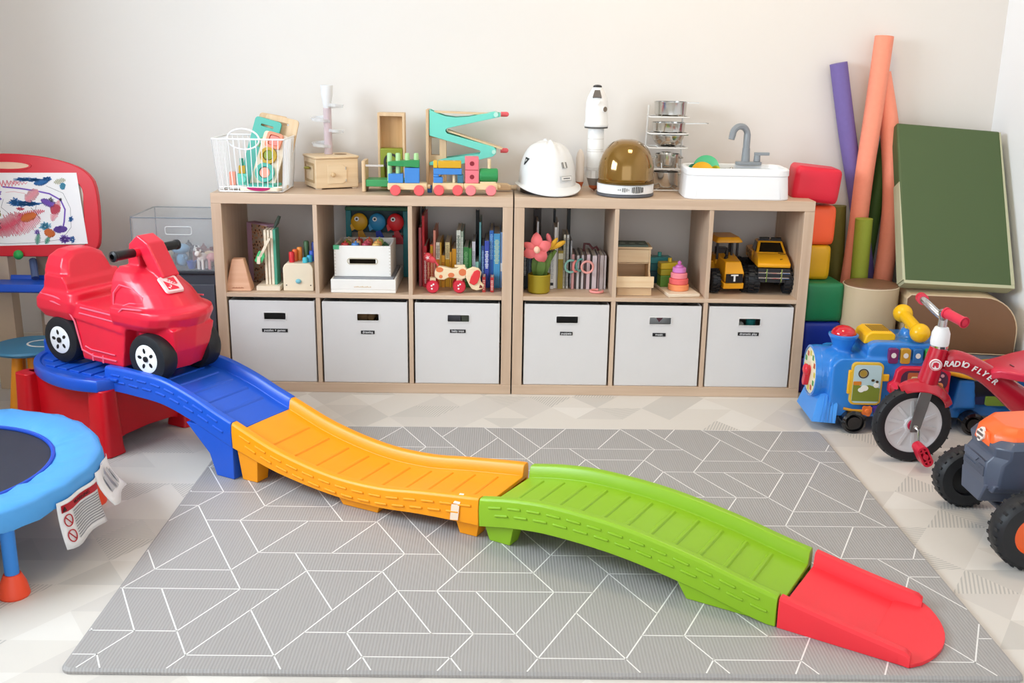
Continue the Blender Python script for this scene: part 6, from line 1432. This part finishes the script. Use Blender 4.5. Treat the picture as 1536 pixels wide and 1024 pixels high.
# left picture door
b = B(); b.prism(rr_xz(.115, .225, .105, .265, .018), 'y', -.012, .002); fd = obj('picture_door', b, plastic('#e0b53a', .35), at, bevel=.002)
b = B(); b.prism(rr_xz(.122, .218, .113, .257, .014), 'y', -.0135, -.011); 
b.mt(1).prism([(.123, .12), (.217, .12), (.217, .17), (.18, .182), (.15, .178), (.123, .19)], 'y', -.0142, -.013)
b.mt(2).prism(ell(.011, .009, 14, .152, .163), 'y', -.0152, -.0138).prism(ell(.014, .011, 14, .163, .17), 'y', -.0149, -.0138).prism(ell(.010, .01, 14, .203, .182), 'y', -.0149, -.0138)
b.mt(3).frame(ell(.018, .018, 22, .155, .225), ell(.014, .014, 22, .155, .225), 'y', -.0145, -.013); b.mt(4).prism(ell(.013, .013, 20, .155, .225), 'y', -.0144, -.013)
b.mt(5).prism(rrect(.028, .014, .003, 3, .137, .188), 'y', -.0146, -.0135)
b.mt(3).prism(ell(.006, .005, 10, .19, .2), 'y', -.0151, -.0138).prism(ell(.005, .005, 10, .205, .195), 'y', -.0153, -.0138)
obj('farm_picture', b, [plastic('#bcd4d8', .25), plastic('#7f8a34', .3), plastic('#f0efe6', .4), plastic('#4a3a22', .4), plastic('#a98a3a', .3), plastic('#d9822b', .4)], fd)
b = B(); b.box(.222, .248, -.01, .0, .195, .222); obj('door_latch', b, plastic('#efb424', .3), fd, bevel=.004)
b = B(); b.box(.105, .118, -.012, .0, .145, .235); obj('hinge', b, plastic('#efb424', .3), fd, bevel=.004)
# red control panel
b = B(); b.prism([(.255, .09), (.27, .075), (.44, .075), (.455, .09), (.455, .235), (.44, .255), (.285, .255), (.268, .24), (.262, .2), (.245, .19), (.245, .16), (.258, .15)], 'y', -.022, .003); rp_ = obj('red_panel', b, plastic('#dc2440', .28), at, bevel=.005)
b = B(); b.prism(rr_xz(.283, .445, .17, .243, .03), 'y', -.0235, -.021); b.mt(1).prism(rr_xz(.305, .355, .178, .235, .006), 'y', -.0245, -.022); b.mt(2).prism(rr_xz(.318, .342, .193, .221, .004), 'y', -.0252, -.023); b.mt(3).prism(rr_xz(.375, .43, .176, .2, .01), 'y', -.026, -.022)
for x, z in ((.378, .226), (.405, .226), (.425, .226), (.392, .212), (.415, .212)): b.mt(4).prism(ell(.006, .006, 12, x, z), 'y', -.0255, -.022)
obj('picture_window', b, [plastic('#55324a', .3), plastic('#c4643a', .4), plastic('#e6d39a', .4), plastic('#e8935a', .35), plastic('#e0a0a8', .4)], rp_)
b = B(); b.box(.28, .445, -.0238, -.02, .098, .158)
kc = ['#d7b84a', '#e8a64a', '#e0d7c8', '#4a86b8', '#cf8a5a', '#d8a03a', '#7a9a4a', '#5a8ac8', '#c9c0b2']
for k in range(9):
    b.mt(1+k % 5).prism(rr_xz(.288+(k % 3)*.034, .314+(k % 3)*.034, .142-(k//3)*.018, .153-(k//3)*.018, .004), 'y', -.0262, -.022)
obj('number_keys', b, [plastic('#c21f38', .3)]+[plastic(c, .35) for c in kc[:5]], rp_)
b = B(); b.tube([(.10, -.006, .088), (.13, -.012, .083), (.165, -.014, .083)], .0055, 8); obj('lever', b, plastic('#c98f2a', .35), at)
def gear(nm, x, z, r, c, y0, n):
    b = B(); b.prism([((x+r*(1 if (i//2) % 2 else .8)*math.cos(2*PI*i/(4*n)*2)), (z+r*(1 if (i//2) % 2 else .8)*math.sin(2*PI*i/(4*n)*2))) for i in range(2*n)], 'y', y0-.008, y0); b.lathe([(.001, y0-.014), (r*.35, y0-.013), (r*.45, y0-.008), (.001, y0-.008)], 16, (x, 0, z), 'y') ; obj(nm, b, plastic(c, .35), at)
gear('orange_gear', .18, .084, .021, '#ee7c3a', -.012, 9); gear('purple_gear', .217, .088, .018, '#5a3fa8', -.006, 8); gear('red_gear', .243, .047, .027, '#d2263f', -.004, 9); gear('yellow_gear', .285, .05, .022, '#e8b023', -.002, 8)
b = B()
for sx in (.09, .37): b.box(sx, sx+.03, -.012, .0, .05, .06)
def awheel(x, y, r, th): 
    b = B(); b.lathe([(.001, -th/2), (r*.55, -th/2), (r*.6, -th*.3), (r*.75, -th*.3), (r*.8, -th/2), (r, -th*.38), (r, th*.38), (r*.8, th/2), (.001, th/2)], 32, (x, y, r), 'y'); obj('wheel', b, mat('gloss_black', '#101013', .15, coat=.5), at)
for y in (-.005, .23): awheel(.135, y, .042, .06)
for y in (.0, .225): awheel(.555, y, .042, .055)
awheel(.80, .0, .042, .05)
b = B(); b.loft([[(x, y, z) for y in (.0, .225) for z in (0,)] and [(x, .005, z-.012), (x, .22, z-.012), (x, .225, z+.0), (x, .20, z+.018), (x, .025, z+.018), (x, .0, z)] for x, z in ((.455, .232), (.50, .222), (.56, .212), (.63, .205), (.70, .212), (.76, .235), (.82, .255), (.86, .258))]); obj('yellow_seat', b, plastic('#f0ad1c', .3), at, bevel=.006)
b = B(); b.box(.5, .84, .02, .205, .106, .135); obj('dark_bin', b, plastic('#242a5a', .4), at)
b = B(); b.prism(rr_xz(.60, .70, .106, .14, .006), 'y', .008, .018); obj('deck_picture', b, plastic('#7c9a3a', .4), at)

at.scale = (1, 1, .965)
# ------------------------------------------------------------------ red tricycle
tri_ = thing('tricycle', 'red metal tricycle with white spoked-disc front wheel and chrome handlebar', 'tricycle', (1.305, -.64, 0), 0)
TRR = mat('trike_red', '#c0162f', .22, var=.02, coat=.5)
wr = .128
b = B(); b.lathe([(.094, -.019), (.105, -.023), (.120, -.021), (wr-.002, -.012), (wr, 0), (wr-.002, .012), (.120, .021), (.105, .023), (.094, .019)], 56, (0, 0, wr), 'y')
for k in range(22):
    for s_ in (-1, 1): b.tf(Matrix.Translation((0, 0, wr)) @ Matrix.Rotation(2*PI*k/22+(.07*s_), 4, 'Y') @ Matrix.Translation((0, s_*.0105, wr-.0045))).box(-.002, .002, -.009, .009, -.003, .0022)
fw_ = obj('front_tyre', b.tf(), RUBBER, tri_)
b = B(); b.lathe([(.001, -.016), (.025, -.016), (.03, -.008), (.075, -.006), (.085, -.012), (.096, -.015), (.0965, .015), (.085, .012), (.03, .008), (.001, .016)], 48, (0, 0, wr), 'y')
for k in range(10): b.tf(Matrix.Translation((0, 0, wr)) @ Matrix.Rotation(2*PI*k/10+.2, 4, 'Y')).box(.026, .086, -.0105, -.006, -.005, .005)
obj('wheel_disc', b.tf(), mat('disc_white', '#d9d7d8', .25, var=.03), fw_)
b = B(); b.lathe([(.001, -.021), (.017, -.021), (.02, -.015), (.001, -.015)], 24, (0, 0, wr), 'y'); obj('hub_cap', b, plastic('#b2143c', .3), fw_)
HT_ = Vector((.075, 0, .335))    # head tube foot (over the fender)
axl = Vector((0, 0, wr)); dirn = Vector((.02, 0, 1)).normalized()
b = B()
for sy in (-1, 1):
    b.loft([[(x+dx, sy*.0335+dy, z) for dx, dy in ((-w_, -.002), (w_, -.002), (w_, .002), (-w_, .002))] for x, z, w_ in ((0-.002, wr-.018, .014), (.0, wr, .018), (.012, wr+.07, .021), (.024, wr+.13, .021))])
obj('fork_blade', b, mat('fork_grey', '#8a8a8c', .25, .8), tri_, bevel=.0015)
b = B()
for sy in (-1, 1): b.cyl((0, sy*.02, wr), (0, sy*.038, wr), .007)
obj('axle_bolt', b, CHROME, tri_)
b = B(); vs = []; rings = []
for i in range(19):           # fender following the wheel
    a_ = R(114-i*4.6); w_ = .046*math.sin(PI*(.08+.80*i/18))+.003; rr2 = wr+.010+.010*math.sin(PI*i/18)
    c = Vector((math.cos(a_)*rr2, 0, wr+math.sin(a_)*rr2)); n_ = Vector((math.cos(a_), 0, math.sin(a_)))
    ring_ = []
    for t in (-1, -.95, -.6, 0, .6, .95, 1): ring_.append(tuple(c+n_*(.008*(1-t*t)-.022*(t**4))+Vector((0, t*w_, 0))))
    for t in (1, .6, 0, -.6, -1): ring_.append(tuple(c+n_*(.008*(1-t*t)-.022*(t**4)-.004)+Vector((0, t*w_*.94, 0))))
    rings.append(ring_)
b.loft(rings); obj('fender', b, TRR, tri_)
b = B(); p0 = Vector((.034, 0, .27)); p1 = Vector((.058, 0, .388)); b.cyl(p0, p1, .033, .0275, 28); b.cyl(p0-dirn*.02, p0, .036, .031, 28); obj('head_tube', b, TRR, tri_, bevel=.002)
b = B(); b.cyl(p1, p1+dirn*.008, .0275, .0275, 28); obj('chrome_ring', b, CHROME, tri_)
b = B(); q0 = p1+dirn*.008; b.loft([[tuple(q0+dirn*h_+Vector((r_*math.cos(2*PI*i/28), r_*math.sin(2*PI*i/28), 0))) for i in range(28)] for h_, r_ in ((0, .0275), (.01, .029), (.04, .028), (.058, .021), (.062, .012))]); obj('white_cover', b, WHITE, tri_)
q1 = q0+dirn*.062; b = B(); b.cyl(q1-dirn*.01, q1+dirn*.028, .0145, .0135)
hp = q1+dirn*.03
for sy in (-1, 1): b.tube([tuple(hp-dirn*.004), tuple(hp+Vector((-.016, sy*.028, .012))), tuple(hp+Vector((-.032, sy*.058, .03))), tuple(hp+Vector((-.036, sy*.082, .036))), tuple(hp+Vector((-.028, sy*.105, .034)))], .0115, 12)
hb_ = obj('handlebar', b, mat('satin_chrome', '#c4c4c6', .2, .9), tri_)
for sy in (-1, 1):
    a0 = hp+Vector((-.034, sy*.09, .0355)); a1 = hp+Vector((-.008, sy*.17, .024)); d_ = (a1-a0).normalized()
    b = B(); b.cyl(a0, a1, .0155, .0155, 20); b.cyl(a0-d_*.001, a0+d_*.006, .018, .018, 20); b.cyl(a1-d_*.006, a1, .0178, .0178, 20); b.cyl(a1, a1+d_*.0005, .011, .011, 16); obj('grip', b, plastic('#d9304a', .4), tri_)
# curved stamped frame sweeping down to the rear
b = B(); rings = []
fp_ = [(.07, .345, .042, .026), (.13, .345, .036, .026), (.20, .315, .034, .028), (.27, .265, .042, .032), (.34, .21, .052, .04), (.42, .165, .055, .05), (.50, .14, .05, .055), (.56, .13, .04, .05)]
for x, z, hz_, wy in fp_: rings.append([(x+hz_*.35*s_, y*wy, z+hz_*t) for s_, y, t in ((.5, 0, 1), (.4, .75, .85), (0, 1, 0), (-.4, .8, -.85), (-.5, 0, -1), (-.4, -.8, -.85), (0, -1, 0), (.4, -.75, .85))])
b.loft(rings); fr_o = obj('frame', b, TRR, tri_, sub=2)
# lettering on the frame side, following its slope
let = 'RADIO FLYER'; tot = 0
xs = .074
def slope_at(x):
    for i in range(len(fp_)-1):
        a, c = fp_[i], fp_[i+1]
        if a[0] <= x <= c[0]:
            t = (x-a[0])/(c[0]-a[0]); return a[1]+(c[1]-a[1])*t, math.degrees(math.atan2(c[1]-a[1], c[0]-a[0])), a[3]+(c[3]-a[3])*t
    return fp_[-1][1], 0, fp_[-1][3]
for chx in let:
    if chx != ' ':
        z_, sl2, wy = slope_at(xs); text('lettering', chx, .026, plastic('#f2eded', .4), fr_o, (xs, -wy-.0045, z_-.004), (90, -min(0, sl2)*1, 0), .0012, 1.0, .2, .0006)
    xs += .0176 if chx not in ' I' else .0105
# round crest on the head tube
cpt = (p0+p1)/2+Vector((-.004, -.0295, .008)); b = B(); b.tf(Matrix.Translation(cpt) @ Euler((0, R(8), R(-22))).to_matrix().to_4x4()).lathe([(.001, -.003), (.018, -.003), (.0195, .002), (.001, .002)], 28, ax='y'); hbx = obj('head_badge', b, plastic('#f2eaea', .4), tri_)
b = B(); b.tf(Matrix.Translation(cpt+Vector((-.001, -.0034, 0))) @ Euler((0, R(8), R(-22))).to_matrix().to_4x4()).frame(ell(.0165, .0165, 24), ell(.0148, .0148, 24), 'y', -.001, .0005).prism([(-.009, -.008), (-.003, -.009), (-.002, .0), (.004, -.008), (.009, -.006), (.008, .008), (.0, .010), (-.008, .006)], 'y', -.001, .0005); obj('badge_mark', b, plastic('#c01c36', .4), hbx)
# pedals
b = B(); b.tube([(0, -.03, wr), (.006, -.046, wr-.006), (.012, -.052, wr-.068), (.012, -.075, wr-.072)], .0042, 8); b.tube([(0, .03, wr), (-.006, .046, wr+.006), (-.012, .052, wr+.068), (-.012, .075, wr+.072)], .0042, 8); obj('crank', b, CHROME, tri_)
for sx, sy, z in ((.012, -.085, wr-.073), (-.012, .085, wr+.073)):
    b = B(); b.tf(XF((sx, sy, z), (0, 62, 0)))
    b.frame(rrect(.072, .034, .015, 5), rrect(.058, .022, .01, 5), 'y', -.027, .027); b.box(-.03, .03, -.027, .027, -.003, .003); b.cyl((0, -.028, 0), (0, .028, 0), .009)
    for xx in (-.018, .018): b.box(xx-.003, xx+.003, -.025, .025, -.012, .012)
    obj('pedal', b.tf(), plastic('#d61f3d', .3), tri_)
# seat and rear end
b = B(); rings = []
for x, w_, z in ((.225, .035, .322), (.242, .06, .333), (.30, .10, .333), (.36, .125, .342), (.44, .13, .36), (.475, .12, .385)):
    rings.append([(x, -w_, z-.03), (x-.004, -w_, z-.004), (x, -w_*.75, z+.002), (x, 0, z-.006), (x, w_*.75, z+.002), (x-.004, w_, z-.004), (x, w_, z-.03), (x, 0, z-.024)])
b.loft(rings); obj('seat', b, plastic('#d2304a', .28), tri_, bevel=.005, seg=3)
b = B(); b.box(.30, .304, -.012, .012, .3285, .3305); obj('seat_slot', b, plastic('#5a0f1c'), tri_)
b = B(); b.box(.49, .60, -.16, .16, .10, .135); obj('step_plate', b, TRR, tri_, bevel=.004)
for sy in (-1, 1):
    b = B(); b.lathe([(.05, -.014), (.08, -.016), (.085, -.01), (.085, .01), (.08, .016), (.05, .014)], 36, (.55, sy*.175, .085), 'y'); ow = obj('rear_tyre', b, RUBBER, tri_); b = B(); b.lathe([(.001, -.01), (.05, -.012), (.055, -.014), (.055, .014), (.001, .01)], 32, (.55, sy*.175, .085), 'y'); obj('wheel_disc', b, mat('disc_white', '#d9d7d8', .25, var=.03), ow)

# ------------------------------------------------------------------ orange and grey ride-on tractor
tc_ = thing('ride_on_tractor', 'orange and grey ride-on tractor with black tyres at the right edge', 'ride-on tractor', (1.335, -1.18, 0), 0)
GRY = mat('tractor_grey', '#4c5568', .35, var=.03, coat=.2); ORA = mat('tractor_orange', '#fb6a2a', .35, var=.03, coat=.2)
# local x back from the nose (nose at x=-.09), y across
b = B()
b.loft([[(-.105, -.10, .095), (-.105, .10, .095), (.55, .10, .095), (.55, -.10, .095)], [(-.10, -.105, .125), (-.10, .105, .125), (.55, .11, .125), (.55, -.11, .125)]])
b.loft([[(-.115+.0, -.075, .10), (-.115, .075, .10), (-.09, .105, .11), (.3, .105, .11), (.3, -.105, .11), (-.09, -.105, .11)], [(-.118, -.07, .20), (-.118, .07, .20), (-.085, .105, .20), (.3, .11, .20), (.3, -.11, .20), (-.085, -.105, .20)], [(-.10, -.075, .225), (-.10, .075, .225), (-.07, .11, .225), (.3, .115, .225), (.3, -.115, .225), (-.07, -.11, .225)], [(-.105, -.085, .26), (-.105, .085, .26), (-.075, .12, .265), (.3, .125, .28), (.3, -.125, .28), (-.075, -.12, .265)], [(-.085, -.075, .285), (-.085, .075, .285), (-.06, .105, .29), (.3, .112, .315), (.3, -.112, .315), (-.06, -.105, .29)]])
b.box(.10, .55, -.12, .12, .06, .22)
b.loft([[(-.12, -.06, .045), (-.12, .06, .045), (-.02, .075, .045), (-.02, -.075, .045)], [(-.115, -.085, .12), (-.115, .085, .12), (-.02, .095, .12), (-.02, -.095, .12)]])
obj('chassis', b, GRY, tc_, bevel=.005)
b = B(); b.loft([[(-.103, -.055, .262), (-.103, .055, .262), (-.06, .10, .278), (.33, .115, .302), (.33, -.115, .302), (-.06, -.10, .278)], [(-.098, -.052, .30), (-.098, .052, .30), (-.06, .095, .303), (.33, .108, .33), (.33, -.108, .33), (-.06, -.095, .303)], [(-.07, -.045, .33), (-.07, .045, .33), (-.045, .075, .333), (.33, .085, .36), (.33, -.085, .36), (-.045, -.075, .333)]])
b.prism([(-.05, .25), (.05, .25), (.035, .295), (-.035, .295)], 'x', -.108, -.095); obj('bonnet', b, ORA, tc_, bevel=.005)
b = B(); b.loft([[(x, y, .3385+(x+.06)*.07+dz) for x, y in ((.02, -.055), (.02, .03), (.33, .04), (.33, -.062))] for dz in (0, .0045)]); obj('bonnet_step', b, ORA, tc_, bevel=.002)
b = B(); b.loft([[(x, y, .3468+(x+.06)*.07+dz) for x, y in ((.055, -.045), (.06, -.008), (.16, .0), (.16, -.05))] for dz in (0, .0015)]); obj('bonnet_grille', b, plastic('#5d5f52', .5), tc_)
# mesh grilles on the nose
gm_ = bpy.data.materials.new('grille_mesh'); gm_.use_nodes = True; nt = gm_.node_tree; pbs = nt.nodes['Principled BSDF']; tc = nt.nodes.new('ShaderNodeTexCoord'); vo = nt.nodes.new('ShaderNodeTexVoronoi'); vo.inputs['Scale'].default_value = 210; vo.inputs['Randomness'].default_value = .1
rp = nt.nodes.new('ShaderNodeValToRGB'); rp.color_ramp.elements[0].color = lin('#14171c'); rp.color_ramp.elements[0].position = .32; rp.color_ramp.elements[1].color = lin('#5a6377'); rp.color_ramp.elements[1].position = .45
nt.links.new(tc.outputs['Object'], vo.inputs['Vector']); nt.links.new(vo.outputs['Distance'], rp.inputs[0]); nt.links.new(rp.outputs[0], pbs.inputs['Base Color'])
b = B(); b.prism([(-.068, .205), (-.03, .2), (-.01, .18), (.068, .18), (.068, .207)], 'x', -.1205, -.112); b.prism([(-.068, .145), (.068, .145), (.068, .165), (-.012, .165), (-.03, .18), (-.068, .18)], 'x', -.1195, -.11); obj('nose_grille', b, gm_, tc_)
b = B(); b.tf(Matrix.Translation((-.106, .0, .278)) @ Euler((0, R(8), 0)).to_matrix().to_4x4()).prism(rrect(.046, .028, .01, 4), 'x', -.007, .0).prism(ell(.016, .027, 18), 'x', -.0065, .0); eb_ = obj('badge', b, plastic('#efe6df', .4), tc_)
b = B(); b.tf(Matrix.Translation((-.106, .0, .278)) @ Euler((0, R(8), 0)).to_matrix().to_4x4()).box(-.0078, -.0068, -.02, .02, -.004, .005).prism([(-.009, -.019), (.009, -.019), (.008, -.011), (-.008, -.011)], 'x', -.0078, -.0063).prism([(-.009, .012), (.009, .012), (.006, .019), (-.006, .019)], 'x', -.0078, -.0063); obj('badge_mark', b, plastic('#6a5a55', .4), eb_)
b = B(); b.prism([(-.012, .115), (.0, .105), (.3, .105), (.3, .215), (.02, .2), (.0, .195)], 'y', -.138, -.10); obj('side_cover', b, ORA, tc_, bevel=.006)
b = B(); b.prism([(-.012, .115), (.0, .105), (.3, .105), (.3, .215), (.02, .2), (.0, .195)], 'y', .10, .138); obj('side_cover', b, ORA, tc_, bevel=.006)
b = B(); b.cyl((-.045, -.19, .012), (-.045, .19, .012), .014); obj('axle', b, plastic('#3a4252', .4), tc_)
def tw_(x, y, r, th, sg):
    b = B(); b.lathe([(r*.55, -th*.5), (r*.86, -th*.5), (r*.96, -th*.36), (r, -th*.15), (r, th*.15), (r*.96, th*.36), (r*.86, th*.5), (r*.55, th*.5), (r*.53, th*.3), (r*.53, -th*.3)], 44, (x, y, r), 'y')
    for k in range(26): b.tf(Matrix.Translation((x, y, r)) @ Matrix.Rotation(2*PI*k/26, 4, 'Y') @ Matrix.Translation((0, 0, r*.985))).box(-.004, .004, -th*.38, th*.38, -.004, .0012)
    wo = obj('wheel', b.tf(), RUBBER, tc_)
    b = B(); s_ = sg
    b.lathe([(.001, s_*th*.28), (r*.2, s_*th*.3), (r*.28, s_*th*.42), (r*.38, s_*th*.34), (r*.5, s_*th*.32), (r*.57, s_*th*.48), (r*.58, s_*th*.3), (r*.54, -s_*th*.2), (r*.5, -s_*th*.2), (.001, -s_*th*.1)], 40, (x, y, r), 'y'); obj('rim', b, ORA, wo)
    b = B(); b.lathe([(.001, -s_*th*.12), (r*.5, -s_*th*.22), (r*.56, -s_*th*.3), (r*.5, -s_*th*.24), (.001, -s_*th*.16)], 36, (x, y, r), 'y'); obj('hollow_shade', b, plastic('#15171a', .5), wo)  # black disc paints the shade in the wheel's hollow inner side
for o_ in list(tc_.children):       # nose sits higher and narrower between the wheels
    o_.location = (.045, 0, .0865); o_.scale = (1, .9, .745)
tw_(.0, -.20, .102, .07, -1); tw_(.0, .19, .091, .062, 1)
tw_(.52, -.21, .12, .08, -1); tw_(.52, .20, .12, .08, 1)
b = B(); b.prism([(.35, .22), (.55, .22), (.57, .36), (.52, .38), (.48, .27), (.36, .26)], 'y', -.1, .1); obj('seat', b, GRY, tc_, bevel=.006)
